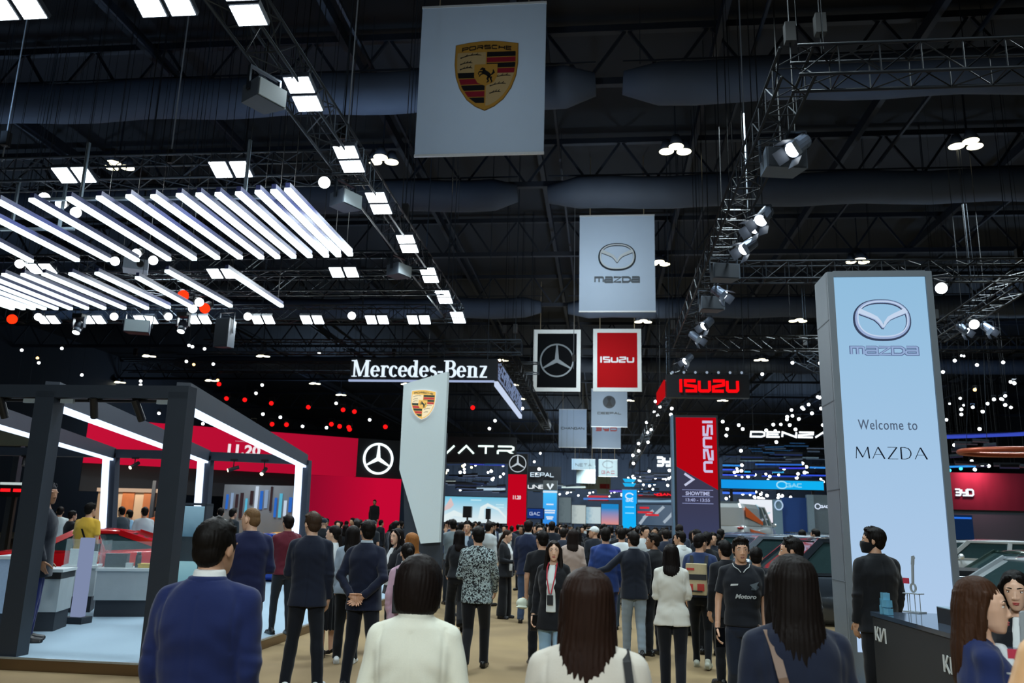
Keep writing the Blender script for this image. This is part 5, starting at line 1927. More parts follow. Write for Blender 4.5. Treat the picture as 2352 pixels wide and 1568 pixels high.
lp = thing('stand_wall', 'pale grey-green wall panel seen at the left edge through the dark frame', 'wall panel', (atY(40, 1000, 24).x, 24, 0))
MB().box((0, 0, (atY(40, 985, 24).z + atY(40, 1022, 24).z) / 2), (1.4, .2, .55)).build('panel', mat('#6d7368', .6, var=.2, scale=3), lp)
MB().box((0, .2, atY(40, 985, 24).z / 2), (.2, .2, atY(40, 985, 24).z)).build('dark_post', anth, lp)
es = thing('signal_board', 'red and green lit display board at the left edge behind the dark post', 'sign', (atY(30, 1124, 22).x, 22, 0))
z = atY(30, 1124, 22).z
MB().box((0, .1, z), (.95, .12, .42)).build('board', black_m, es)
m = MB()
for x in (-.26, .14):
    m.box((x, .03, z - .02), (.3, .02, .09))
m.build('red_lettering', glow('#ff1b22', 1.2, sample=False), es)
MB().box((.36, .02, z + .02), (.12, .02, .3)).build('green_panel', glow('#0fae35', .9, sample=False), es)
MB().box((0, .03, z + .17), (.9, .02, .07)).build('white_strip', glow('#cfe0de', .8, sample=False), es)
MB().box((0, .12, z / 2), (.1, .1, z)).build('post', black_m, es)
# ------------------------------------------------------------------ parked cars
CARS = dict(
    #        stations of the lower body (x, z_bottom, z_belt, half width), greenhouse (front base, front roof, rear roof, rear base), roof z
    sedan=dict(st=[(2.3, .35, .62, .62), (2.15, .25, .72, .8), (1.5, .22, .84, .9), (.8, .2, .92, .92), (-.6, .2, .95, .93), (-1.6, .22, .97, .91), (-2.2, .3, .95, .82), (-2.32, .4, .8, .72)],
               gh=(.95, .25, -.95, -1.75), roof=1.45, wx=(1.4, -1.35), wr=.33),
    suv=dict(st=[(2.25, .4, .85, .72), (2.15, .3, .98, .86), (1.5, .28, 1.06, .93), (.8, .28, 1.1, .95), (-.8, .28, 1.12, .95), (-1.9, .3, 1.12, .93), (-2.2, .36, 1.1, .86), (-2.28, .45, .9, .8)],
             gh=(1.05, .45, -1.75, -2.15), roof=1.6, wx=(1.4, -1.4), wr=.38),
    van=dict(st=[(2.3, .4, .95, .8), (2.2, .3, 1.05, .92), (1.6, .28, 1.12, .96), (.8, .28, 1.12, .97), (-1, .28, 1.14, .97), (-2, .3, 1.14, .97), (-2.4, .35, 1.14, .94), (-2.45, .45, 1.0, .9)],
             gh=(1.75, 1.2, .1, .05), roof=2.05, wx=(1.5, -1.5), wr=.36),
    pickup=dict(st=[(2.6, .4, .82, .76), (2.5, .32, .95, .88), (1.8, .3, 1.02, .94), (1.1, .3, 1.05, .95), (-.5, .3, 1.06, .95), (-1.8, .32, 1.08, .94), (-2.6, .38, 1.08, .92), (-2.68, .46, 1.0, .88)],
                gh=(1.15, .55, -.75, -1.0), roof=1.62, wx=(1.65, -1.6), wr=.39),
    sports=dict(st=[(2.25, .3, .5, .6), (2.1, .2, .66, .82), (1.5, .17, .82, .92), (.8, .16, .86, .92), (-.5, .16, .9, .93), (-1.4, .17, .95, .96), (-2.05, .25, .9, .9), (-2.25, .35, .72, .76)],
                gh=(.85, .2, -.6, -1.85), roof=1.28, wx=(1.28, -1.2), wr=.34))


def car(kind, x, y, rz, col, label, stripe=None, z=0.0, rack=False, metal=.4):
    K = CARS[kind]
    t = thing('car', label, 'car', (x, y, z), R(rz))
    paint = mat(col, .22, metal=metal, var=.04, scale=2, coat=1.0)
    dark = mat('#2c3f41', .06, var=.15, spec=1.0, coat=1.0)
    trim = mat('#15181c', .6)
    chrome_ = mat('#b7c0c6', .15, metal=1.0, var=.05)
    n = 0
    secs = []
    for (sx, zb, zt, hw) in K['st']:
        zm = zb + (zt - zb) * .55
        secs.append([(sx, -hw * .86, zb), (sx, -hw * .99, zb + .1), (sx, -hw, zm), (sx, -hw * .97, zt - .07), (sx, -hw * .88, zt), (sx, -hw * .4, zt + .035), (sx, 0, zt + .045),
                     (sx, hw * .4, zt + .035), (sx, hw * .88, zt), (sx, hw * .97, zt - .07), (sx, hw, zm), (sx, hw * .99, zb + .1), (sx, hw * .86, zb)])
    m = MB()
    k = len(secs[0])
    vs = [v for s_ in secs for v in s_]
    fs = []
    for i in range(len(secs) - 1):
        for j in range(k):
            fs.append((i * k + j, i * k + (j + 1) % k, (i + 1) * k + (j + 1) % k, (i + 1) * k + j))
    fs.append(tuple(range(k))[::-1])
    fs.append(tuple((len(secs) - 1) * k + j for j in range(k)))
    m.add(vs, fs)
    m.build('body', paint, t, True)
    fb, frf, rrf, rb = K['gh']
    zbelt = K['st'][3][2]
    hb, hr = K['st'][3][3] * .9, K['st'][3][3] * .7
    zr = K['roof']
    g = MB()
    b4 = [(fb, -hb, zbelt), (fb, hb, zbelt), (rb, hb, zbelt), (rb, -hb, zbelt)]
    r4 = [(frf, -hr, zr - .05), (frf, hr, zr - .05), (rrf, hr, zr - .05), (rrf, -hr, zr - .05)]
    g.hexa(b4 + r4)
    g.build('windows', dark, t)
    r = MB()
    L = frf - rrf
    ring = []
    for i in range(9):
        f = i / 8
        xx = frf + .04 - (L + .08) * f
        zz = zr - .045 + .055 * math.sin(PI * min(1, max(0, f))) ** .7
        ring.append([(xx, -hr - .03, zr - .07), (xx, -hr * .8, zz - .005), (xx, 0, zz + .015), (xx, hr * .8, zz - .005), (xx, hr + .03, zr - .07)])
    vs = [v for q in ring for v in q]
    fs = [(i * 5 + j, i * 5 + j + 1, (i + 1) * 5 + j + 1, (i + 1) * 5 + j) for i in range(8) for j in range(4)]
    fs += [(4 + i * 5, i * 5, (i + 1) * 5, 4 + (i + 1) * 5) for i in range(8)] + [(0, 1, 2, 3, 4)[::-1], tuple(40 + j for j in range(5))]
    r.add(vs, fs)
    r.build('roof', paint, t, True)
    p = MB()
    for s in (-1, 1):
        for (xb, xr) in ((fb, frf), (rb, rrf), ((fb + rb) / 2 + .1, (frf + rrf) / 2 + .05)):
            p.bar((xb, s * (hb + .012), zbelt), (xr, s * (hr + .012), zr - .05), .1, .05, up=(0, 1, 0))
        p.bar((frf, s * (hr + .012), zr - .05), (rrf, s * (hr + .012), zr - .05), .05, .05)
        p.bar((fb, s * (hb + .01), zbelt), (rb, s * (hb + .01), zbelt + .01), .05, .04)
    p.build('window_pillar', paint, t)
    for s in (-1, 1):
        mi_ = MB()
        mi_.ell((fb - .25, s * (K['st'][3][3] + .1), zbelt + .06), (.07, .12, .08), 10, 8)
        mi_.build('mirror', paint, t, True)
    for wx in K['wx']:
        for s in (-1, 1):
            hw = K['st'][3][3]
            w = MB()
            wr = K['wr']
            w.cyl((wx, s * (hw - .2), wr), (wx, s * (hw + .015), wr), wr, 22)
            wo = w.build('wheel', trim, t)
            ri = MB()
            ri.cyl((wx, s * (hw + .0), wr), (wx, s * (hw + .022), wr), wr * .66, 20)
            for a in range(5):
                th = 2 * PI * a / 5
                ri.bar((wx, s * (hw + .03), wr), (wx + math.cos(th) * wr * .62, s * (hw + .03), wr + math.sin(th) * wr * .62), .05, .02, up=(0, 1, 0))
            ri.build('rim', chrome_, wo)
    x0, zb, zt, hw = K['st'][0]
    x1 = K['st'][1][0]
    for s in (-1, 1):
        h = MB()
        h.ell((x1 + .02, s * K['st'][1][3] * .72, (K['st'][1][2] + zb) / 2 + .12), (.14, .2, .08), 12, 8)
        h.build('headlight', mat('#dfe8ee', .08, metal=.3, coat=1), t, True)
        h = MB()
        xr = K['st'][-2][0]
        h.ell((xr - .02, s * K['st'][-2][3] * .78, K['st'][-2][2] - .14), (.1, .16, .07), 12, 8)
        h.build('tail_light', mat('#a0121a', .15, coat=1), t, True)
    gr = MB()
    gr.box((x0 + .0, 0, (zb + zt) / 2 + .02), (.06, hw * 1.1, (zt - zb) * .5))
    gr.build('grille', trim, t)
    if kind == 'van':
        cb_ = MB()
        cb_.loft([(1.1, 1.3, .95, -1.15), (1.9, 1.3, .9, -1.15), (2.08, 1.22, .78, -1.15)], 28, 7)
        cb_.build('cargo_body', paint, t, False)
        sb = MB()
        for s in (-1, 1):
            sb.hexa([(.1, s * .955, 1.15), (-2.3, s * .955, 1.5), (-2.3, s * .96, 1.5), (.1, s * .96, 1.15), (.1, s * .955, 1.3), (-2.3, s * .93, 1.95), (-2.3, s * .935, 1.95), (.1, s * .96, 1.3)])
        sb.build('side_stripe', mat('#e0652a', .3), t)
    if kind == 'pickup':
        bd = MB()
        bd.box(((K['gh'][3] + K['st'][-2][0]) / 2, 0, zbelt + .075), (abs(K['st'][-2][0] - K['gh'][3]) - .1, hb * 1.7, .07))
        bd.build('bed_cover', trim, t)
    if rack:
        rk = MB()
        for s in (-1, 1):
            rk.bar((frf - .1, s * hr * .9, zr + .06), (rrf + .1, s * hr * .9, zr + .06), .04, .04)
        rk.build('roof_rail', chrome_, t)
    if stripe:
        sb = MB()
        for s in (-1, 1):
            yy = s * (K['st'][3][3] * 1.0 + .004)
            sb.hexa([(1.2, yy - .004, zbelt - .5), (-1.6, yy - .004, zbelt - .36), (-1.6, yy + .004, zbelt - .36), (1.2, yy + .004, zbelt - .5),
                     (1.2, yy - .004, zbelt - .42), (-1.9, yy - .004, zbelt - .14), (-1.9, yy + .004, zbelt - .14), (1.2, yy + .004, zbelt - .42)])
        sb.build('side_stripe', mat(stripe, .3), t)
    return t


def car_at(kind, px, Y, rz, col, label, **k):
    p = atY(px, 1230, Y)
    return car(kind, p.x, Y, rz, col, label, **k)


# left stand
car_at('sports', 225, 15.6, 195, '#d0131a', 'glossy red sports car behind the stone counters of the left stand', z=PZ, metal=.1)
car_at('sports', 600, 21.3, 178, '#1f4fc4', 'blue sports car partly hidden behind the bald man', metal=.2)
car_at('sports', 640, 24.4, 184, '#e39b20', 'yellow-orange sports car beside the right glowing post', metal=.1)
car_at('suv', 585, 27.6, 182, '#7d1018', 'dark red car with a tall roof behind the yellow-orange car', metal=.2)
# right stands
car_at('pickup', 1925, 14.6, 186, '#3e4650', 'dark grey pickup nearest the aisle, left of the welcome totem')
car_at('pickup', 1790, 17.1, 184, '#8e99a6', 'silver pickup with open-looking dark side windows behind the man in the black polo', stripe='#a3202c')
car_at('pickup', 1692, 19.6, 186, '#6d7b95', 'blue-grey pickup with a red stripe just right of the red-topped pillar', stripe='#b3202c')
car_at('suv', 1850, 26.0, 175, '#dfe6ea', 'white car with roof rails seen over the silver pickup', rack=True)
car_at('suv', 1880, 22.2, 178, '#cfd7dc', 'white car tucked against the left edge of the welcome totem')
car_at('pickup', 1700, 29.0, 182, '#15191f', 'black pickup in front of the white van with orange stripes')
car_at('van', 1706, 40.5, 62, '#e2e8ea', 'white van with an orange stripe behind the black pickup', stripe='#e0652a', z=.79)
car_at('suv', 1830, 36.5, 178, '#39424d', 'dark car with pale roof rails deep among the right stands', rack=True)
car_at('suv', 2240, 24.5, 178, '#e6ecee', 'white car parked right behind the welcome totem')
car_at('sedan', 2352, 17.8, 184, '#1f3a33', 'dark green car behind the large silver car at the right edge')
car_at('sedan', 2408, 12.3, 186, '#b9c2c8', 'large silver white car at the right edge behind the woman in black')
car_at('suv', 2335, 27.0, 180, '#2a3038', 'black car with glinting roof at the far right edge')
for kind, px, Y, rz, c, lab in (('suv', 1690, 48, 180, '#cfd6da', 'small pale car roof far beyond the white van, left'), ('sedan', 1800, 46, 176, '#8a96a2', 'small silver car far beyond the parked pickups'),
                                ('suv', 1880, 42.6, 182, '#e2e7ea', 'small white car far off beside the welcome totem'), ('sedan', 1780, 32.4, 178, '#1d2228', 'black low car deep among the right stands'),
                                ('suv', 2205, 30.4, 180, '#20262c', 'dark small car far right of the welcome totem')):
    if Y < 42 or px < 1900:
        car_at(kind, px, Y, rz, c, lab)
vp = thing('van_plinth', 'dark raised plinth under the white van', 'platform', (atY(1706, 1230, 40.5).x, 40.5, 0), R(62))
MB().box((0, 0, .392), (5.4, 2.6, .784)).build('deck', mat('#20262d', .5), vp)
MB().box((0, -1.31, .75), (5.4, .03, .06)).build('edge_strip', mat('#8a949c', .3, metal=.6), vp)
# ------------------------------------------------------------------ people
SKIN = {'m': '#c3977a', 'l': '#d9b095', 'd': '#9a6f53'}


def skin_mat(k):
    c = SKIN.get(k, k)
    m = mat(c, .5, var=.05, scale=14)
    b = m.node_tree.nodes['Principled BSDF']
    b.inputs['Subsurface Weight'].default_value = .08
    b.inputs['Subsurface Radius'].default_value = (.01, .004, .002)
    return m


def hair_mat(c):
    return mat(c, .5, var=.35, scale=60, bump=.15, spec=.1, stretch=(3, 3, .25))


def cloth(c, pat=None):
    if pat == 'floral':
        key = ('floral', c)
        if key in MATS:
            return MATS[key]
        m = bpy.data.materials.new('patterned_cloth')
        m.use_nodes = True
        nt = m.node_tree
        b = nt.nodes['Principled BSDF']
        tc = nt.nodes.new('ShaderNodeTexCoord')
        nz = nt.nodes.new('ShaderNodeTexNoise')
        nz.inputs['Scale'].default_value = 26
        nz.inputs['Detail'].default_value = 1.5
        nz.inputs['Distortion'].default_value = 2.2
        nt.links.new(tc.outputs['Object'], nz.inputs['Vector'])
        cr = nt.nodes.new('ShaderNodeValToRGB')
        cr.color_ramp.interpolation = 'CONSTANT'
        cr.color_ramp.elements[0].color = lin('#14181d') + (1,)
        cr.color_ramp.elements[1].position = .5
        cr.color_ramp.elements[1].color = lin('#9fb0b2') + (1,)
        nt.links.new(nz.outputs['Fac'], cr.inputs[0])
        nt.links.new(cr.outputs[0], b.inputs['Base Color'])
        b.inputs['Roughness'].default_value = .85
        MATS[key] = m
        return m
    return mat(c, .85, var=.07, scale=300, bump=.12, spec=.2, sheen=.15)


def fine(secs, k=3):
    """smooth run of loft sections (Catmull-Rom)"""
    out = []
    n = len(secs)
    L = [tuple(q) + (0,) * (5 - len(q)) for q in secs]
    for i in range(n - 1):
        p0, p1, p2, p3 = L[max(i - 1, 0)], L[i], L[i + 1], L[min(i + 2, n - 1)]
        for j in range(k):
            t = j / k
            q = [.5 * (2 * b + (c - a) * t + (2 * a - 5 * b + 4 * c - d) * t * t + (3 * b - a - 3 * c + d) * t ** 3) for a, b, c, d in zip(p0, p1, p2, p3)]
            q[0] = p1[0] + (p2[0] - p1[0]) * t
            q[1], q[2] = max(q[1], .004), max(q[2], .004)
            out.append(tuple(q))
    out.append(L[-1])
    return out


def folds(seed, amp, sw):
    """drag creases: diagonal pulls below the shoulder blades, rings at the elbows, ripples near the hem"""
    rr = np.random.RandomState(seed)
    ph = rr.uniform(0, 6.28, 6)
    def d(co):
        x, y, z = co[:, 0], co[:, 1], co[:, 2]
        arm = np.clip((np.abs(x) - sw * .98) / .04, 0, 1)
        el = np.exp(-((z - 1.12) / .1) ** 2) + .6 * np.exp(-((z - .95) / .07) ** 2)
        a = .45 * arm * el * np.sin(z * 80 + 22 * y + 9 * x + ph[0] + 1.5 * np.sin(z * 31 + ph[5]))
        waist = np.exp(-((z - 1.05) / .1) ** 2) * np.sin(z * 62 + np.abs(x) * 26 + ph[1] + 2 * np.sin(x * 9 + ph[2])) * (1 - arm)
        diag = np.exp(-((z - 1.25) / .09) ** 2) * np.sin((z + np.abs(x) * .8) * 58 + ph[3]) * (1 - arm) * np.clip(np.abs(x) / .1, 0, 1)
        hem = np.clip((.95 - z) / .15, 0, 1) * np.sin(x * 32 + ph[4]) * (1 - arm)
        return amp * (1.1 * a + .7 * waist + .7 * diag + .7 * hem)
    return d


def waves(seed, amp, f=(16, 16, 22), n=6):
    rr = np.random.RandomState(seed)
    K = rr.normal(0, 1, (n, 3)) * np.array(f)
    P = rr.uniform(0, 6.28, n)
    def d(co):
        s = np.zeros(len(co))
        for k, p in zip(K, P):
            s += np.sin(co @ k + p)
        return s * amp / math.sqrt(n)
    return d


TORSO = dict(
    m=[(.84, .165, .115, -.005), (.95, .163, .112, 0), (1.06, .152, .106, 0), (1.2, .17, .117, 0), (1.31, .182, .118, -.01), (1.385, .165, .098, -.015), (1.445, .115, .078, -.02), (1.485, .066, .062, -.022)],
    f=[(.84, .172, .12, -.015), (.95, .162, .112, -.01), (1.06, .128, .096, 0), (1.19, .146, .12, .012), (1.29, .155, .112, 0), (1.37, .146, .09, -.01), (1.44, .098, .07, -.018), (1.482, .056, .055, -.02)])
ARM = dict(
    hang=lambda s, w: ((s * (w + .042), -.025, 1.12), (s * (w + .03), .045, .875), (s * -.05, .25, -1), (-s, .25, 0)),
    loose=lambda s, w: ((s * (w + .06), -.03, 1.13), (s * (w + .08), .05, .885), (s * .1, .3, -1), (-s, .2, 0)),
    swing_f=lambda s, w: ((s * (w + .05), .07, 1.13), (s * (w + .03), .25, .93), (s * -.1, .7, -.7), (-s, .1, 0)),
    swing_b=lambda s, w: ((s * (w + .06), -.12, 1.14), (s * (w + .07), -.18, .9), (0, -.1, -1), (-s, .1, 0)),
    fore=lambda s, w: ((s * (w + .05), .0, 1.12), (s * .1, .23, 1.10), (-s * .5, .7, .15), (-s * .3, -.3, .9)),
    back=lambda s, w: ((s * (w + .08), -.10, 1.13), (s * .07, -.19, .95), (-s * .8, -.1, -.5), (0, -1, .1)),
    up=lambda s, w: ((s * (w + .03), .17, 1.2), (s * .1, .33, 1.46), (-s * .15, .2, 1), (0, -1, 0)),
    cross=lambda s, w: ((s * (w + .06), .02, 1.13), (-s * .06, .19, 1.16 + s * .03), (-s, .1, .1), (0, -1, .2)),
    hip=lambda s, w: ((s * (w + .17), -.06, 1.18), (s * (w + .03), .06, 1.0), (-s * .7, .4, -.4), (-s, 0, .2)))
LEG = dict(
    stand=(((-.095, .01, .49), (-.105, -.01, .09), 8), ((.095, .01, .49), (.105, -.01, .09), -8)),
    apart=(((-.12, .01, .49), (-.16, -.01, .09), 14), ((.12, .01, .49), (.16, -.01, .09), -14)),
    step_l=(((-.09, .17, .5), (-.085, .23, .10), 4), ((.09, -.03, .48), (.085, -.27, .15), -4)),
    step_r=(((-.09, -.03, .48), (-.085, -.27, .15), 4), ((.09, .17, .5), (.085, .23, .10), -4)),
    small_l=(((-.09, .09, .49), (-.085, .12, .09), 5), ((.09, -.01, .48), (.085, -.13, .11), -5)),
    lead_r=(((-.09, .0, .49), (-.1, -.04, .09), 6), ((.12, .1, .5), (.19, .2, .09), -25)))


def hand_mb(m, wrist, d, nrm, side, curl=.5, sc=1.0):
    """palm, four bent fingers of unequal length and a thumb leaving the side of the palm"""
    d = Vector(d).normalized()
    nrm = Vector(nrm)
    nrm = (nrm - d * nrm.dot(d)).normalized()          # palm faces nrm
    x = d.cross(nrm) * side                            # towards the thumb side
    w = Vector(wrist)
    T = Matrix((x, d, nrm)).transposed().to_4x4()
    m.ell(w + d * .05 * sc, (.041 * sc, .052 * sc, .017 * sc), 14, 8, T)
    m.rc(w - d * .03, .028 * sc, w + d * .03 * sc, .025 * sc, 10)
    for i, (off, L) in enumerate(((.028, .070), (.0095, .080), (-.0095, .074), (-.027, .058))):
        p = w + d * (.090 - .004 * abs(i - 1)) * sc + x * off * sc
        dd = d.copy()
        dd = (dd + x * off * 2.5).normalized()
        for k in range(3):
            ang = curl * (.5 + .25 * k) + .05 * i
            dd = (dd * math.cos(ang) + nrm * math.sin(ang)).normalized()
            q = p + dd * L * (.45 - .07 * k) * sc
            m.rc(p, (.0098 - .0008 * k) * sc, q, (.0090 - .0008 * k) * sc, 8)
            p = q
    p = w + d * .025 * sc + x * .03 * sc
    dd = (d * .75 + x * .75 + nrm * .35).normalized()
    for k in range(3):
        q = p + dd * (.042 - .007 * k) * sc
        m.rc(p, (.0135 - .0015 * k) * sc, q, (.012 - .0015 * k) * sc, 8)
        p = q
        dd = (dd + d * .35 + nrm * .15 * curl).normalized()


def head_mb(m, f=1.0, female=False):
    j = .93 if female else 1.0
    m.ell((0, -.012, .025), (.0745, .093, .09), 18, 12)
    m.loft([(-.114, .018 * j, .018, 0, .058), (-.104, .034 * j, .033, 0, .049), (-.08, .049 * j, .056, 0, .031), (-.05, .0575 * j, .07, 0, .021), (-.015, .065, .079, 0, .012), (.02, .069, .084, 0, .006), (.05, .066, .08, 0, .002)], 20, 2.2)
    m.rc((0, .085, .004), .0075, (0, .0995, -.036), .0105, 10)
    for s in (-1, 1):
        m.ell((s * .011, .094, -.039), (.009, .010, .0075), 10, 6)
        m.ell((s * .031, .079, .019), (.024, .010, .007), 10, 6)
        m.ell((s * .0755, -.008, -.008), (.008, .018, .031), 10, 8, Matrix.Rotation(R(s * -14), 4, 'Z'))
    m.ell((0, .085, -.0635), (.022, .010, .0055), 12, 6)
    m.ell((0, .083, -.0735), (.019, .010, .006), 12, 6)


def hair_mb(style):
    m = MB()
    if style in ('short', 'crop', 'quiff', 'thin'):
        g = dict(short=.0, crop=-.005, quiff=.004, thin=-.007)[style]
        m.ell((0, -.02, .037), (.0815 + g, .0985 + g, .0915 + g), 20, 14)
        m.ell((0, -.052, -.012), (.069 + g * .5, .058, .073), 16, 10)
        if style != 'thin':
            for s in (-1, 1):
                m.ell((s * .071, .012, .018), (.009, .022, .04), 10, 8)
            rr = random.Random(len(style))
            for i in range(26):
                a, t = rr.uniform(-1.1, 1.1), rr.uniform(-.2, 1.0)
                b = Vector((math.sin(a) * .078, .02 + .07 * t * math.cos(a) - .03, .05 + .075 * math.cos(a * 1.1) * (1 - .25 * t * t)))
                m.rc(b, .012, b + Vector((rr.uniform(-.012, .012), .02 * (1 if style == 'quiff' else .3), .012)), .006, 6)
        if style == 'quiff':
            m.ell((0, .045, .098), (.06, .035, .022), 12, 8)
    elif style == 'bob':
        m.loft(fine([(-.125, .07, .06, 0, -.035), (-.11, .088, .078, 0, -.032), (-.06, .099, .098, 0, -.027), (.0, .101, .108, 0, -.025), (.045, .096, .108, 0, -.022), (.085, .078, .092, 0, -.02), (.115, .048, .06, 0, -.02), (.127, .018, .024, 0, -.02)]), 26, 2.1)
    elif style in ('long', 'longb', 'mid'):
        n = dict(long=-.43, longb=-.40, mid=-.29)[style]
        q = (n * .75, n * .5) if style != 'mid' else (-.215, -.172)
        m.loft(fine([(n, .06, .016, 0, -.105), (n + .04, .08, .03, 0, -.104), (q[0], .096, .04, 0, -.1), (q[1], .101, .05, 0, -.086), (-.13, .096, .062, 0, -.065), (-.08, .092, .078, 0, -.05), (.0, .09, .092, 0, -.037),
                (.05, .09, .1, 0, -.028), (.09, .074, .085, 0, -.022), (.115, .046, .056, 0, -.02), (.126, .018, .024, 0, -.02)]), 26, 2.1)
        for s in (-1, 1):
            m.rc((s * .078, .01, .03), .02, (s * .086, .0, -.12), .022, 10)
            m.rc((s * .086, .0, -.12), .022, (s * .092, -.03, n * .8), .02, 10)
    elif style == 'swept':      # long hair brushed back off the face
        m.ell((0, -.022, .037), (.082, .096, .092), 20, 14)
        for s in (-1, 1):
            m.rc((s * .074, .018, .05), .016, (s * .08, -.002, -.02), .02, 10)
            m.rc((s * .08, -.002, -.02), .02, (s * .09, -.03, -.17), .022, 10)
        m.loft(fine([(-.38, .06, .018, 0, -.11), (-.33, .085, .034, 0, -.106), (-.25, .1, .044, 0, -.1), (-.18, .102, .054, 0, -.088), (-.12, .096, .070, 0, -.066), (-.06, .090, .078, 0, -.052), (.0, .086, .085, 0, -.042), (.06, .076, .083, 0, -.034)]), 26, 2.1)
    elif style == 'front':      # long hair seen from the front, parted, falling before the shoulders
        m.ell((0, -.025, .036), (.083, .098, .093), 20, 14)
        m.loft([(-.30, .10, .03, 0, -.09), (-.12, .1, .06, 0, -.065), (.0, .09, .085, 0, -.045), (.06, .08, .09, 0, -.03)], 22, 2.1)
        for s in (-1, 1):
            m.rc((s * .035, .062, .085), .02, (s * .08, .03, .02), .02, 10)
            m.rc((s * .08, .03, .02), .02, (s * .088, .02, -.12), .024, 10)
            m.rc((s * .088, .02, -.12), .026, (s * .105, .05, -.34), .018, 10)
    elif style == 'tied':       # hair pulled back, low tail
        m.ell((0, -.022, .034), (.080, .096, .091), 20, 14)
        m.ell((0, -.06, -.01), (.066, .05, .07), 14, 10)
        m.rc((0, -.1, -.03), .03, (0, -.12, -.16), .028, 10)
        m.rc((0, -.12, -.16), .028, (.01, -.11, -.3), .014, 10)
    elif style == 'bun':
        m.ell((0, -.022, .034), (.080, .096, .091), 20, 14)
        m.ell((0, -.06, -.01), (.066, .05, .07), 14, 10)
        m.ell((0, -.118, .02), (.04, .035, .04), 12, 8)
    elif style == 'cap':
        m.ell((0, -.016, .045), (.082, .098, .082), 20, 14)
        m.loft([(.045, .07, .06, 0, .1), (.055, .07, .065, 0, .095)], 18)
    return m


PEOPLE_N = [0]
HANDS = {}


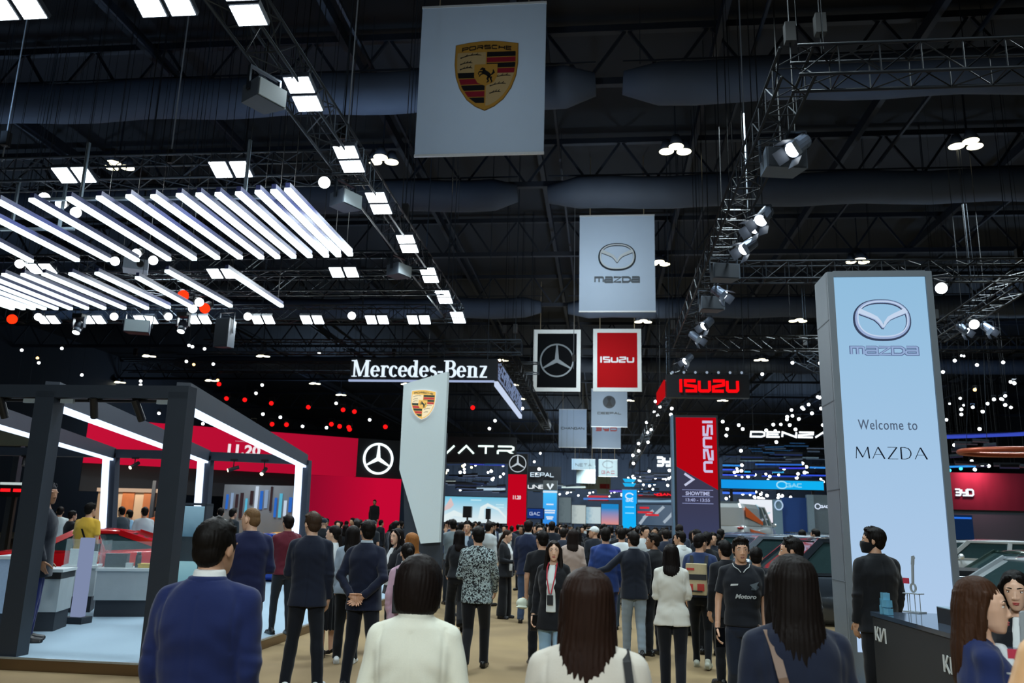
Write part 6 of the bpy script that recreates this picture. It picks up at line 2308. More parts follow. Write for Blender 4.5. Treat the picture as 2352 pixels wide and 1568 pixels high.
def make_person(sex='m', hair='short', hair_c='#15120f', skin='m', top='jacket', top_c='#1a2233', legs='trousers', legs_c='#14181f', shoe_c='#0e0f12', arms=('hang', 'hang'), leg='stand',
                head=(0, 0), v=.011, face=False, collar=None, shirt=None, build=1.0, pat=None, lapel=False, seam=False, label=None, heels=False, curl=.5, wr=.003, mask=None, shirt_pat=None, hv=None, hem=None, lips='#9c4c48', far=False):
    PEOPLE_N[0] += 1
    seed = PEOPLE_N[0]
    fem = sex == 'f'
    T = TORSO[sex]
    sw = (.143 if fem else .166) * (build * .6 + .4)
    root = thing('person', label or 'x', 'person')
    fx = build
    inf = dict(jacket=.022, coat=.027, tee=.014, polo=.015, shirt=.018, sleeveless=.012)[top]
    sh = [(s * sw, -.015, 1.395) for s in (-1, 1)]
    A = []
    for i, s in enumerate((-1, 1)):
        a = arms[i]
        A.append(ARM[a](s, sw) if isinstance(a, str) else a)
    # ---- skin
    b = MB()
    b.loft([(z, rx * fx * .9, ry * fx * .9, 0, cy) for (z, rx, ry, cy) in T], 18)
    b.rc((0, -.022, 1.44), .058 if not fem else .05, (0, -.008, 1.565), .052 if not fem else .046, 14)
    for i, s in enumerate((-1, 1)):
        e, w = A[i][0], A[i][1]
        k = (.88 if fem else 1.0)
        b.rc((s * .06, -.015, 1.41), .045, sh[i], .045 * k, 12)
        b.rc(sh[i], .044 * k, e, .037 * k, 12)
        b.rc(e, .036 * k, w, .025 * k, 12)
    for i, s in enumerate((-1, 1)):
        kn, an, _ = LEG[leg][i]
        b.rc((s * .088, -.01, .86), .085, kn, .052, 12)
        b.rc(kn, .05, an, .036, 12)
    me = remesh(b, max(v, .012) if not far else .02, 3)
    vs = [tuple(q.co) for q in me.vertices]
    fs = [tuple(q.vertices) for q in me.polygons]
    Hm = Matrix.Translation((0, -.01, 1.53)) @ Matrix.Rotation(R(head[0]), 4, 'Z') @ Matrix.Rotation(R(head[1]), 4, 'X') @ Matrix.Translation((0, .018, .078))
    h = MB()
    head_mb(h, 1, fem)
    hm = remesh(h, .0055 if not far else .012, 2)
    n = len(vs)
    vs += [tuple(Hm @ q.co) for q in hm.vertices]
    fs += [tuple(n + i for i in q.vertices) for q in hm.polygons]
    if not far:
        for i, s in enumerate((-1, 1)):
            hb = MB()
            hand_mb(hb, A[i][1], A[i][2], A[i][3], s, curl, .92 if fem else 1.0)
            hmesh = remesh(hb, .0042 if v < .012 else .006, 1)
            n = len(vs)
            vs += [tuple(q.co) for q in hmesh.vertices]
            fs += [tuple(n + k for k in q.vertices) for q in hmesh.polygons]
    else:
        for i, s in enumerate((-1, 1)):
            n = len(vs)
            hb = MB()
            hb.ell(Vector(A[i][1]) + Vector(A[i][2]).normalized() * .07, (.035, .03, .075), 8, 6)
            vs += hb.v
            fs += [tuple(n + k for k in f) for f in hb.f]
    bm_ = bpy.data.meshes.new('body')
    bm_.from_pydata(vs, [], fs)
    bm_.polygons.foreach_set('use_smooth', [True] * len(fs))
    bm_.materials.append(skin_mat(skin))
    body = link('body', bm_, root)
    HANDS[root.name] = A
    # ---- hair
    if hair:
        hb = hair_mb(hair)
        hme = remesh(hb, (hv or .007) if not far else .013, 2)
        co = np.empty(len(hme.vertices) * 3, dtype=np.float32)
        hme.vertices.foreach_get('co', co)
        co = co.reshape(-1, 3)
        ang = np.arctan2(co[:, 0], co[:, 1] + .04)
        rr = np.random.RandomState(seed)
        d = .0016 * np.sin(ang * 31 + 3 * np.sin(co[:, 2] * 9)) + .0011 * np.sin(ang * 67 + 2 * np.sin(co[:, 2] * 14 + 1))
        rad = np.stack([co[:, 0], co[:, 1] + .03, np.zeros(len(co))], 1)
        rad /= np.maximum(np.linalg.norm(rad, axis=1, keepdims=True), 1e-4)
        co = co + rad * d[:, None]
        if hair in ('long', 'longb', 'mid', 'front', 'swept'):
            lo = np.clip(-(co[:, 2] + .1) / .3, 0, 1)
            co[:, 2] -= lo * (.006 * np.sin(ang * 13) + .004 * np.sin(ang * 29 + 1) + .03 * np.sin(ang * 2 + seed))
        Hn = np.array(Hm)
        if hair in ('long', 'longb', 'mid', 'front', 'swept'):
            # crown follows the head, the lengths hang on the back
            full = co @ Hn[:3, :3].T + Hn[:3, 3]
            half = Matrix.Translation((0, -.01, 1.53)) @ Matrix.Rotation(R(head[0] * .35), 4, 'Z') @ Matrix.Translation((0, .018, .078))
            hf = np.array(half)
            rest = co @ hf[:3, :3].T + hf[:3, 3]
            w = np.clip((co[:, 2] + .2) / .16, 0, 1)[:, None]
            co = full * w + rest * (1 - w)
        else:
            co = co @ Hn[:3, :3].T + Hn[:3, 3]
        hme.vertices.foreach_set('co', co.astype(np.float32).ravel())
        hme.materials.append(hair_mat(hair_c) if hair != 'cap' else cloth(hair_c))
        link('hair' if hair != 'cap' else 'cap', hme, root)
    # ---- face
    if face:
        for s in (-1, 1):
            e = MB().ell((s * .0315, .0732, .0015), (.0135, .0105, .0068), 12, 8)
            e.v = [tuple(Hm @ Vector(q)) for q in e.v]
            eo = e.build('eye', mat('#e4ddd6', .25, var=.02), root, True)
            e = MB().ell((s * .0315, .0796, .0015), (.0058, .0046, .0058), 10, 6)
            e.v = [tuple(Hm @ Vector(q)) for q in e.v]
            e.build('iris', mat('#1c120c', .15), eo, True)
            e = MB()
            e.tube([(s * .017, .0830, .0084), (s * .031, .0836, .0102), (s * .044, .0748, .0065)], [.0018, .0022, .0012], 6)
            e.v = [tuple(Hm @ Vector(q)) for q in e.v]
            e.build('upper_lid', mat('#2a1a14', .5), eo, True)
            e = MB()
            e.tube([(s * .014, .0888, .0225), (s * .032, .0866, .0265), (s * .049, .0745, .0225)], [.003, .0034, .0016], 6)
            e.v = [tuple(Hm @ Vector(q)) for q in e.v]
            e.build('eyebrow', hair_mat('#1d1612'), root, True)
        e = MB()
        e.ell((0, .0905, -.0645), (.0205, .0062, .0042), 12, 6)
        e.ell((0, .0885, -.0735), (.0175, .0066, .0052), 12, 6)
        e.v = [tuple(Hm @ Vector(q)) for q in e.v]
        e.build('lips', mat(lips, .4), root, True)
    if mask:
        e = MB()
        e.loft([(-.118, .034, .03, 0, .062), (-.09, .055, .06, 0, .042), (-.05, .066, .083, 0, .03), (-.02, .068, .09, 0, .022), (-.01, .05, .085, 0, .024)], 22, 2.2)
        for s in (-1, 1):
            e.tube([(s * .06, .05, -.03), (s * .078, .0, -.005)], .004, 6)
        mm = remesh(e, .006, 2)
        for q in mm.vertices:
            q.co = Hm @ q.co
        mm.materials.append(cloth(mask))
        link('face_mask', mm, root)
    # ---- top garment
    m = MB()
    hz = hem if hem is not None else dict(jacket=.80, coat=.52, tee=.90, polo=.90, shirt=.86, sleeveless=.88)[top]
    secs = [(z, rx * fx + inf, ry * fx + inf, 0, cy) for (z, rx, ry, cy) in T if z > .9]
    hipx, hipy = T[0][1] * fx + inf, T[0][2] * fx + inf
    low = [(hz, hipx + (.012 if top in ('jacket', 'coat') else .0), hipy + .015, 0, -.005)]
    if hz < .84:
        low.append((.86, hipx + .004, hipy + .006, 0, -.005))
    secs = low + secs
    if top in ('jacket', 'coat') and not fem:
        secs = [(z, max(rx, .175 * fx + .0) if z < 1.15 else rx, ry, cx, cy) for (z, rx, ry, cx, cy) in secs]
    if top in ('tee', 'polo', 'shirt'):
        secs = [(z, max(rx, (.165 if not fem else .14) * fx) if z < 1.2 else rx, ry, cx, cy) for (z, rx, ry, cx, cy) in secs]
    m.loft(fine(secs), 26, 2.3)
    for i, s in enumerate((-1, 1)):
        e, w = Vector(A[i][0]), Vector(A[i][1])
        k = .9 if fem else 1.0
        p = Vector(sh[i])
        if top == 'sleeveless':
            m.rc((s * .07, -.015, 1.405), .055, (s * (sw - .045), -.015, 1.40), .05, 12)
            continue
        m.rc((s * .05, -.022, 1.447), .044, p + Vector((0, 0, .0)), .050 * k + inf * .5, 14)
        m.rc((s * .06, -.018, 1.34), .07, p + Vector((-s * .01, 0, -.03)), .052 * k + inf * .5, 14)
        if top in ('tee', 'polo'):
            q = p + (e - p) * .68
            m.rc(p, .052 * k + inf * .4, q - (e - p).normalized() * .02, .057 * k, 14)
            m.cyl(q - (e - p).normalized() * .05, q + (e - p).normalized() * .02, .060 * k, 14)
        else:
            m.rc(p, .050 * k + inf * .5, e, .043 * k + inf * .45, 14)
            q = w - (w - e).normalized() * .0
            m.rc(e, .043 * k + inf * .45, q - (w - e).normalized() * .05, .034 * k + inf * .4, 14)
            m.cyl(q - (w - e).normalized() * .08, q, .034 * k + inf * .42, 14, .036 * k + inf * .42)
    wv = waves(seed * 7 + 1, wr, (13, 13, 20))
    fo = folds(seed, .0032 if not far else .002, sw)
    def dsp(co):
        d = wv(co) + fo(co)
        arm = np.clip((np.abs(co[:, 0]) - sw * .95) / .05, 0, 1)
        d = d * (1 + .8 * arm)
        if seam and top == 'jacket':
            d = d - .006 * np.exp(-((co[:, 0] - .004) / .005) ** 2) * (co[:, 1] < 0) * (co[:, 2] < .98)
        if seam:
            d = d - .0045 * np.exp(-(co[:, 0] / .006) ** 2) * (co[:, 1] < 0) * (co[:, 2] < 1.42)
            d = d - .004 * np.exp(-((np.abs(co[:, 0]) - sw * .93) / .008) ** 2) * (co[:, 2] > 1.2) * (co[:, 2] < 1.44)
        return d
    tm = remesh(m, v if not far else .02, 3 if not far else 2, dsp)
    tm.materials.append(cloth(top_c, pat))
    if not far:      # neckline falls towards the throat
        drop = .55 if top in ('jacket', 'coat') else .3
        co = np.empty(len(tm.vertices) * 3, dtype=np.float32)
        tm.vertices.foreach_get('co', co)
        co = co.reshape(-1, 3)
        wgt = np.clip((co[:, 2] - 1.36) / .09, 0, 1) * np.clip((.13 - np.abs(co[:, 0])) / .07, 0, 1)
        co[:, 2] -= drop * np.clip(co[:, 1] + .03, 0, .16) * wgt
        tm.vertices.foreach_set('co', co.ravel())
    tname = dict(jacket='jacket', coat='coat', tee='t_shirt', polo='polo_shirt', shirt='shirt', sleeveless='sleeveless_top')[top]
    garment = link(tname, tm, root)
    if top in ('jacket', 'coat', 'polo', 'shirt') and not far:
        c = MB()
        k = .9 if fem else 1.0
        c.loft([(1.405, .124 * k, .1 * k, 0, -.022), (1.425, .122 * k, .1 * k, 0, -.023), (1.465, .096 * k, .085 * k, 0, -.025), (1.496, .080 * k, .075 * k, 0, -.027)], 22)
        cm = remesh(c, .007, 2)
        for q in cm.vertices:
            q.co.z -= (.62 if top in ('jacket', 'coat') else .4) * max(0, q.co.y + .03)
        cm.materials.append(cloth(top_c if not pat else top_c, pat))
        link('lapel_collar' if top in ('jacket', 'coat') else 'collar', cm, root)
    if collar:
        c = MB()
        c.loft([(1.455, .082, .074, 0, -.02), (1.49, .07, .066, 0, -.021), (1.522, .063, .06, 0, -.022)], 22)
        cm = remesh(c, .006, 2)
        cm.materials.append(cloth(collar))
        link('shirt_collar', cm, root)
    if shirt:     # shirt front showing between the open jacket sides
        c = MB()
        c.loft([(.92, .06, .03, 0, .118 * fx), (1.1, .055, .03, 0, .121 * fx), (1.25, .062, .035, 0, .131 * fx if fem else .116), (1.36, .05, .03, 0, .093), (1.45, .035, .03, 0, .05)], 18)
        cm = remesh(c, .009, 2)
        cm.materials.append(cloth(shirt))
        link('shirt_front', cm, root)
    # ---- legs
    m = MB()
    if legs == 'skirt':
        m.loft([(.36, .2, .17, 0, -.01), (.6, .19, .16, 0, -.01), (.85, .185, .135, 0, -.01), (1.04, .138, .106, 0, 0)], 26)
        fold = lambda co: .008 * np.sin(np.arctan2(co[:, 0], co[:, 1]) * 22) * np.clip((.95 - co[:, 2]) / .3, 0, 1)
        lm = remesh(m, v if not far else .02, 2, fold)
    else:
        kr, ar = dict(trousers=(.068, .058), wide=(.092, .105), jeans=(.07, .06), slim=(.06, .046), shorts=(.085, .08))[legs]
        m.loft([(.80, .15 * fx, .1 * fx, 0, -.008), (.86, .172 * fx, .122 * fx, 0, -.008), (.95, .165 * fx, .118 * fx, 0, -.004), (1.03, .15 * fx, .11 * fx, 0, 0)], 22, 2.2)
        for i, s in enumerate((-1, 1)):
            kn, an, _ = LEG[leg][i]
            kn, an = Vector(kn), Vector(an)
            m.rc((s * .088 * fx, -.01, .84), .094 * fx, kn, kr, 14)
            if legs == 'shorts':
                continue
            m.rc(kn, kr, an + (kn - an).normalized() * .04, ar, 14)
            m.cyl(an + (kn - an).normalized() * .09, an - Vector((0, 0, .035)), ar * .98, 14)
        lm = remesh(m, v if not far else .02, 3 if not far else 2, waves(seed * 5 + 3, .003, (12, 12, 26)))
    lm.materials.append(cloth(legs_c))
    link('skirt' if legs == 'skirt' else ('jeans' if legs == 'jeans' else 'trousers'), lm, root)
    # ---- shoes
    if far:
        for i, s in enumerate((-1, 1)):
            an = LEG[leg][i][1]
            m = MB()
            m.rc((an[0], an[1] - .05, .042), .042, (an[0] * 1.15, an[1] + .15, .032), .032, 8)
            m.build('shoe', mat(shoe_c, .35, var=.1), root, True)
    if not far:
        for i, s in enumerate((-1, 1)):
            kn, an, toe = LEG[leg][i]
            M = Matrix.Translation((an[0], an[1], an[2] - .09)) @ Matrix.Rotation(R(-toe * -1 if s > 0 else toe), 4, 'Z')
            if (leg.startswith('step') and an[1] < -.2):
                M = M @ Matrix.Rotation(R(-24), 4, 'X')
            m = MB()
            if heels:
                m.rc((0, -.05, .075), .026, (0, .03, .05), .028, 10)
                m.rc((0, .03, .045), .03, (0, .13, .02), .018, 10)
                m.cyl((0, -.065, .06), (0, -.062, 0), .012, 8, .006)
            else:
                m.rc((0, -.055, .045), .038, (0, .05, .042), .042, 12)
                m.rc((0, .05, .038), .04, (0, .15, .03), .03, 12)
                m.rc((0, -.02, .06), .042, (0, -.01, .095), .038, 12)
                m.box((0, .045, .012), (.078, .24, .024))
            sm_ = remesh(m, .008, 2)
            for q in sm_.vertices:
                q.co = M @ q.co
            mz = min(q.co.z for q in sm_.vertices)
            for q in sm_.vertices:
                q.co.z -= min(mz, 0) if mz < 0 else 0
            sm_.materials.append(mat(shoe_c, .35, var=.1))
            link('shoe', sm_, root)
    return root


def put(root, px, top, Y, face_deg, label=None, group=None, base=0.0, hclip=(1.5, 1.92)):
    p = atY(px, top, Y)
    H = min(max(p.z - base, hclip[0]), hclip[1])
    if abs(H - (p.z - base)) > .02:
        print('HEIGHT', px, top, Y, round(p.z - base, 2), (label or '')[:40])
    s = H / 1.735
    root.location = (p.x, Y, base)
    root.rotation_euler = (0, 0, R(face_deg))
    root.scale = (s, s, s)
    if label:
        root['label'] = label
    if group:
        root['group'] = group
    return root


def W2(root, p):
    """person-local point -> world"""
    s = root.scale[0]
    return Vector(root.location) + Matrix.Rotation(root.rotation_euler[2], 3, 'Z') @ (Vector(p) * s)


# ------------------------------------------------------------------ the four backs nearest the camera
P = {}
P['navy'] = put(make_person('m', 'short', '#120f0d', 'm', 'jacket', '#15214d', 'trousers', '#121c40', head=(-11, 0), v=.008, collar='#e6e8e4', seam=True, wr=.0025, face=True, arms=('hang', 'hang')), 500, 1189, 3.35, 2,
                'man in a navy suit with white shirt collar, largest figure by the left stand')
P['cream'] = put(make_person('f', 'bob', '#17110f', 'l', 'jacket', '#dcdccb', 'trousers', '#cfcfbe', head=(-8, -4), v=.008, seam=True, wr=.0025, build=1.04, arms=('loose', 'loose')), 966, 1271, 3.25, 0,
                 'woman with a dark bob haircut in a cream blazer, seen from behind')
P['longhair'] = put(make_person('f', 'long', '#281a14', 'l', 'jacket', '#c9c3b6', 'trousers', '#b9b3a6', head=(4, 0), v=.008, seam=True, wr=.003, build=1.1, hv=.006, arms=('loose', 'loose')), 1350, 1300, 2.75, 0,
                    'woman with long straight brown hair in a beige jacket, black strap on one shoulder')
P['tweed'] = put(make_person('f', 'longb', '#16110f', 'l', 'jacket', '#171e30', 'trousers', '#12161f', head=(0, -3), v=.008, seam=True, wr=.003, build=1.08, hv=.006, arms=('loose', 'loose')), 1815, 1270, 3.15, 4,
                 'woman with long black hair in a dark navy blazer carrying a brown-strapped shoulder bag')


def strap(pts, w, m, name, parent, nrm=(0, -1, 0)):
    """flat band along points"""
    mb = MB()
    P_ = [Vector(p) for p in pts]
    vs, fs = [], []
    for i, p in enumerate(P_):
        d = (P_[min(i + 1, len(P_) - 1)] - P_[max(i - 1, 0)]).normalized()
        x = d.cross(Vector(nrm)).normalized() * w / 2
        o = Vector(nrm) * .004
        vs += [p - x, p + x, p + x + o, p - x + o]
    for i in range(len(P_) - 1):
        for k in range(4):
            fs.append((i * 4 + k, i * 4 + (k + 1) % 4, (i + 1) * 4 + (k + 1) % 4, (i + 1) * 4 + k))
    fs += [(3, 2, 1, 0), tuple((len(P_) - 1) * 4 + k for k in range(4))]
    mb.add(vs, fs)
    return mb.build(name, m, parent)


def soft_box(c, d, v=.008, sm=4):
    return remesh(MB().box(c, d), v, sm)


def worn(person, kind, label, cat='bag'):
    """a bag worn by a person: its own thing at the wearer's place"""
    t = thing(kind, label, cat, person.location, person.rotation_euler[2])
    t.scale = person.scale
    return t


blk = mat('#0b0c0e', .6, var=.15, spec=.3)
bag = worn(P['longhair'], 'shoulder_bag', 'black strap bag on the shoulder of the woman in the beige jacket')
strap([(.13, .1, 1.37), (.13, .05, 1.44), (.132, -.02, 1.458), (.136, -.085, 1.43), (.145, -.125, 1.36), (.15, -.145, 1.25), (.155, -.14, 1.1), (.16, -.135, .95)], .028, blk, 'strap', bag)
mm = soft_box((.2, -.13, .84), (.26, .09, .24))
mm.materials.append(blk)
link('bag_body', mm, bag)
bag = worn(P['tweed'], 'shoulder_bag', 'beige patterned bag with a brown leather strap and brass rings across a dark blazer')
lea = mat('#6e5440', .5, var=.12)
strap([(-.12, .06, 1.42), (-.118, .0, 1.462), (-.112, -.05, 1.455), (-.105, -.1, 1.40), (-.09, -.14, 1.3), (-.06, -.155, 1.18), (-.025, -.15, 1.08), (.0, -.155, 1.0)], .034, lea, 'strap', bag)
br = MB()
for (x, z) in ((-.072, 1.22), (-.045, 1.13)):
    br.ell((x, -.162, z), (.009, .005, .009), 10, 6)
br.tube([(.0, -.162, 1.0), (.008, -.166, .985), (.0, -.162, .97), (-.008, -.16, .985), (.0, -.162, 1.0)], .0045, 6)
br.build('brass_ring', mat('#d8b56a', .2, metal=1.0), bag)
mm = soft_box((-.09, -.19, .87), (.27, .09, .19))
mm.materials.append(mat('#b2a38f', .6, var=.25, scale=70))
link('bag_body', mm, bag)
MB().box((-.09, -.24, .92), (.272, .012, .1)).build('flap', mat('#bdb09d', .55, var=.2, scale=70), bag)
strap([(.0, -.22, .99), (.01, -.235, .93), (.01, -.24, .8)], .05, lea, 'side_strip', bag)
bag = worn(P['tweed'], 'tote_bag', 'black tote tucked at the right arm of the woman in the dark blazer')
mm = remesh(MB().box((.36, -.02, 1.03), (.15, .16, .3), rz=R(20)), .01, 5)
mm.materials.append(blk)
link('bag_body', mm, bag)

# ------------------------------------------------------------------ people at the edge of the left stand
P['bald'] = put(make_person('m', 'thin', '#6b5238', 'l', 'jacket', '#161d40', 'trousers', '#1b2030', head=(52, -8), v=.01, face=True, arms=('hang', 'fore')), 583, 1164, 8.6, 22,
                'balding man in a dark blue suit looking down, standing by the platform edge', base=.0)
P['sneak'] = put(make_person('m', 'short', '#3a2c22', 'l', 'jacket', '#141b2c', 'trousers', '#11161f', shoe_c='#cfd5d6', head=(35, 0), v=.009, seam=True, arms=('fore', 'hang'), leg='apart', face=True), 722, 1175, 8.55, 10,
                 'man in a dark suit with white sneakers, seen from behind')
P['wjack'] = put(make_person('f', 'tied', '#161110', 'l', 'jacket', '#c9ced0', 'skirt', '#101318', head=(15, 0), v=.01, face=True, heels=True, hem=.92, arms=('fore', 'fore'), lips='#a8504c'), 768, 1205, 10.6, 70,
                 'woman in a short white jacket, black pleated skirt and black heels')
P['hands'] = put(make_person('m', 'short', '#13100e', 'm', 'jacket', '#131a2e', 'trousers', '#10151f', head=(40, 0), v=.009, seam=True, collar='#aab8c2', arms=('back', 'back'), leg='apart', face=True, curl=.35), 848, 1194, 8.7, -8,
                 'man in a dark navy suit holding his hands behind his back')
P['bluegrey'] = put(make_person('f', 'mid', '#151110', 'l', 'jacket', '#8d9cab', 'trousers', '#14181e', shoe_c='#d7dcdd', head=(10, 0), v=.011, hem=.86), 812, 1206, 10.2, 12,
                    'woman in a light grey-blue jacket half behind the man with folded hands')
P['blkface'] = put(make_person('f', 'front', '#120e0d', 'l', 'jacket', '#12151b', 'trousers', '#101318', head=(20, 0), v=.011, face=True, arms=('fore', 'fore'), shirt='#d0d4d6'), 912, 1212, 11.2, 130,
                   'woman in a black jacket facing left, behind the man with folded hands')
P['brown'] = put(make_person('f', 'mid', '#8a5a30', 'l', 'jacket', '#20242c', 'trousers', '#14171d', v=.012, head=(30, 0)), 946, 1222, 10.6, 30, 'woman with coppery brown hair in front of the white slanted totem')
P['pink'] = put(make_person('f', 'bun', '#13100f', 'l', 'shirt', '#c0a0b4', 'trousers', '#1c2026', v=.011, head=(15, 0), collar='#dfe3e4'), 938, 1246, 8.2, 10,
                'person in a pale pink shirt with a dark backpack behind the cream blazer')
bag = worn(P['pink'], 'backpack', 'dark backpack on the person in the pale pink shirt')
mm = soft_box((0, -.2, 1.12), (.26, .15, .3), .01)
mm.materials.append(mat('#20262c', .6))
link('bag_body', mm, bag)
for s in (-1, 1):
    strap([(s * .1, -.16, 1.3), (s * .1, -.09, 1.43), (s * .1, .0, 1.455)], .04, blk, 'shoulder_strap', bag)
P['crossleg'] = put(make_person('m', 'short', '#16110e', 'm', 'shirt', '#5a1c2a', 'slim', '#20252c', shoe_c='#0f1013', v=.011, arms=('cross', 'hang'), leg='small_l'), 664, 1182, 11.4, 40,
                    'person in a dark red shirt standing on the platform behind the right glowing post', base=PZ)
P['stage'] = put(make_person('m', 'short', '#0f0d0c', 'd', 'jacket', '#0c0e12', 'trousers', '#0c0e12', v=.014, far=True), 861, 1147, 31.3, 180, 'man in black standing on the stage in front of the lower red screen', base=1.0, hclip=(1.4, 2.0))

# visitors inside the left stand
P['yellow'] = put(make_person('m', 'short', '#14110f', 'm', 'tee', '#d3a93b', 'shorts', '#2d4a48', v=.011, build=1.16, head=(-10, 0), leg='stand'), 210, 1154, 13.7, -8, 'man in a yellow T-shirt with a black strap across his back', base=PZ)
bag = worn(P['yellow'], 'sling_bag', 'black sling strap across the yellow T-shirt')
strap([(-.08, .0, 1.475), (-.06, -.1, 1.44), (0, -.155, 1.32), (.1, -.165, 1.15), (.17, -.13, 1.02)], .035, blk, 'strap', bag)
mm = soft_box((.2, -.02, .98), (.1, .18, .14), .01)
mm.materials.append(blk)
link('bag_body', mm, bag)
P['racer'] = put(make_person('m', 'short', '#1a1a20', 'd', 'coat', '#141a26', 'slim', '#141f58', v=.011, shoe_c='#12141a', hem=.7, head=(-40, 0), arms=('hang', 'hang')), 116, 1108, 9.9, -60,
                 'figure in a dark coat and glossy blue trousers beside the leftmost dark post', base=PZ, hclip=(1.5, 2.05))
for k, px, top, Y, f, c, lc, lab in (('a', 140, 1163, 18.8, 30, '#cdd8d8', '#2a3038', 'visitor in a white top left of the yellow T-shirt'), ('b', 168, 1172, 17.6, -30, '#161a20', '#161a20', 'visitor in black between the white top and the yellow T-shirt'),
                                     ('c', 281, 1163, 19.5, 60, '#39444c', '#20262c', 'visitor in a dark grey jacket right of the left glowing post'), ('d', 262, 1166, 20.5, 40, '#c9d76a', '#30363c', 'visitor in a lime top peeking out behind the dark grey jacket'),
                                     ('e', 298, 1170, 21, 80, '#8fb8d2', '#30363c', 'visitor in a light blue top right behind the dark grey jacket'), ('f', 334, 1164, 18.6, 40, '#c6d0d4', '#23292f', 'visitor in a white shirt with a navy backpack beside the dark post'),
                                     ('g', 364, 1162, 19.4, 60, '#d8622a', '#23292f', 'visitor in an orange top against the dark post'), ('h', 400, 1168, 21.5, 10, '#2a3036', '#20252a', 'visitor in grey seen past the glass showcase'),
                                     ('i', 508, 1166, 19.8, 20, '#c7cdd0', '#1d2228', 'visitor in a white collar behind the navy suit man, near the retail wall'), ('j', 537, 1163, 20.6, -20, '#242c33', '#1d2228', 'visitor in a dark jacket behind the navy suit man, near the retail wall')):
    P[k] = put(make_person('m', 'short', '#15110f', 'm', 'shirt' if k not in 'cj' else 'jacket', c, 'trousers', lc, v=.013, far=True), px, top, Y, f, lab, base=PZ if Y < 20.5 else 0)

# ------------------------------------------------------------------ aisle, from left to right
P['floral'] = put(make_person('m', 'short', '#120f0e', 'm', 'shirt', '#8f9fa2', 'trousers', '#0f1116', v=.009, pat='floral', head=(22, 0), leg='step_r', arms=('fore', 'swing_f'), build=1.06, face=True, hem=.80), 1100, 1208, 10.1, 0,
                  'man in a black and white leaf-patterned shirt walking away')
P['widepants'] = put(make_person('f', 'mid', '#120e0d', 'l', 'jacket', '#15181d', 'wide', '#101216', v=.011, head=(35, 0), hem=.9, arms=('swing_f', 'hang'), leg='step_l'), 1055, 1216, 13.6, 15,
                     'woman in black with wide black trousers left of the patterned shirt')
P['phonearm'] = put(make_person('m', 'short', '#14110f', 'm', 'tee', '#7f8c92', 'jeans', '#232a33', v=.012, arms=('up', 'hang')), 1041, 1192, 17.8, 20, 'man in a grey T-shirt raising an arm beside the white slanted totem')
P['face1'] = put(make_person('m', 'short', '#14110f', 'm', 'jacket', '#23303f', 'trousers', '#1a2029', v=.012, face=True, shirt='#8b9aa8'), 1075, 1195, 15.8, 175, 'man facing the camera behind the patterned shirt')
P['papers'] = put(make_person('f', 'tied', '#2a1d16', 'l', 'jacket', '#14171c', 'wide', '#101216', v=.011, shirt='#d6dadb', arms=('fore', 'fore'), head=(10, -18), face=True), 1163, 1215, 15.6, -110,
                  'person in a black suit and white shirt reading a paper')
P['navyback'] = put(make_person('m', 'short', '#15110f', 'm', 'jacket', '#16203a', 'jeans', '#384a66', v=.011, collar='#b4c0ca', seam=True), 1214, 1194, 15.0, -4, 'man in a navy jacket with a pale collar beside the paper reader')
P['blktee'] = put(make_person('m', 'short', '#120f0e', 'm', 'tee', '#111318', 'jeans', '#161a20', v=.011, arms=('hang', 'hang'), leg='small_l', head=(15, 0)), 1246, 1218, 10.6, 15, 'man in a black T-shirt with bare arms right behind the woman with the lanyard')
P['lanyard'] = put(make_person('f', 'front', '#1b1411', 'l', 'jacket', '#14161b', 'jeans', '#8fb0c8', shoe_c='#c9cdb8', v=.009, shirt='#d6dedd', face=True, arms=('hang', 'loose'), leg='small_l', head=(12, 2), hem=.72, lips='#a85650'), 1272, 1240, 8.9, 172,
                   'woman facing the camera in a black jacket, white T-shirt and red lanyard')
P['beige'] = put(make_person('f', 'mid', '#1d1512', 'l', 'coat', '#a8968c', 'slim', '#20242a', v=.011), 1316, 1214, 13.4, 0, 'woman in a dusty beige coat with dark hair seen from behind')
P['whitecap'] = put(make_person('m', 'cap', '#d3dadb', 'm', 'jacket', '#1a2029', 'trousers', '#15191f', v=.012, head=(60, 0)), 1365, 1208, 16.6, 30, 'person in a white cap and dark jacket beyond the beige coat')
P['bluesuit'] = put(make_person('m', 'short', '#15110f', 'm', 'jacket', '#223a74', 'trousers', '#1c2d5a', v=.01, seam=True, build=1.05), 1391, 1211, 12.4, 2, 'man in a bright blue suit seen from behind in the middle of the aisle')
P['backpk'] = put(make_person('m', 'short', '#15110f', 'm', 'tee', '#c7ced0', 'jeans', '#3b4a5a', v=.012), 1428, 1212, 14.6, -5, 'person in a white T-shirt between the blue suit and the dark jacket')
P['arm'] = put(make_person('m', 'short', '#161210', 'm', 'jacket', '#161c28', 'jeans', '#8b9aa6', v=.009, seam=True, collar='#a9b4bc', head=(20, 0), leg='small_l',
                           arms=(((-.38, .02, 1.20), (-.60, .08, 1.12), (-1, .1, -.05), (0, .9, -.4)), 'hang')), 1455, 1220, 11.6, 8, 'man in a dark jacket and pale grey jeans stretching an arm to the left')
P['blkside'] = put(make_person('m', 'short', '#1a1512', 'd', 'jacket', '#14171c', 'trousers', '#111419', v=.011, head=(50, 0), face=True, arms=('hang', 'hang')), 1500, 1223, 11.9, 40, 'stocky man in a black jacket turned left beside the woman in white', )
P['whitewoman'] = put(make_person('f', 'mid', '#120e0d', 'l', 'jacket', '#cfcfc6', 'trousers', '#11151d', shoe_c='#15181c', v=.009, seam=True, wr=.004, arms=('fore', 'fore'), leg='small_l', hem=.80, build=1.05), 1541, 1248, 9.1, -4,
                      'woman in a white jacket and black trousers with black wavy hair, seen from behind')
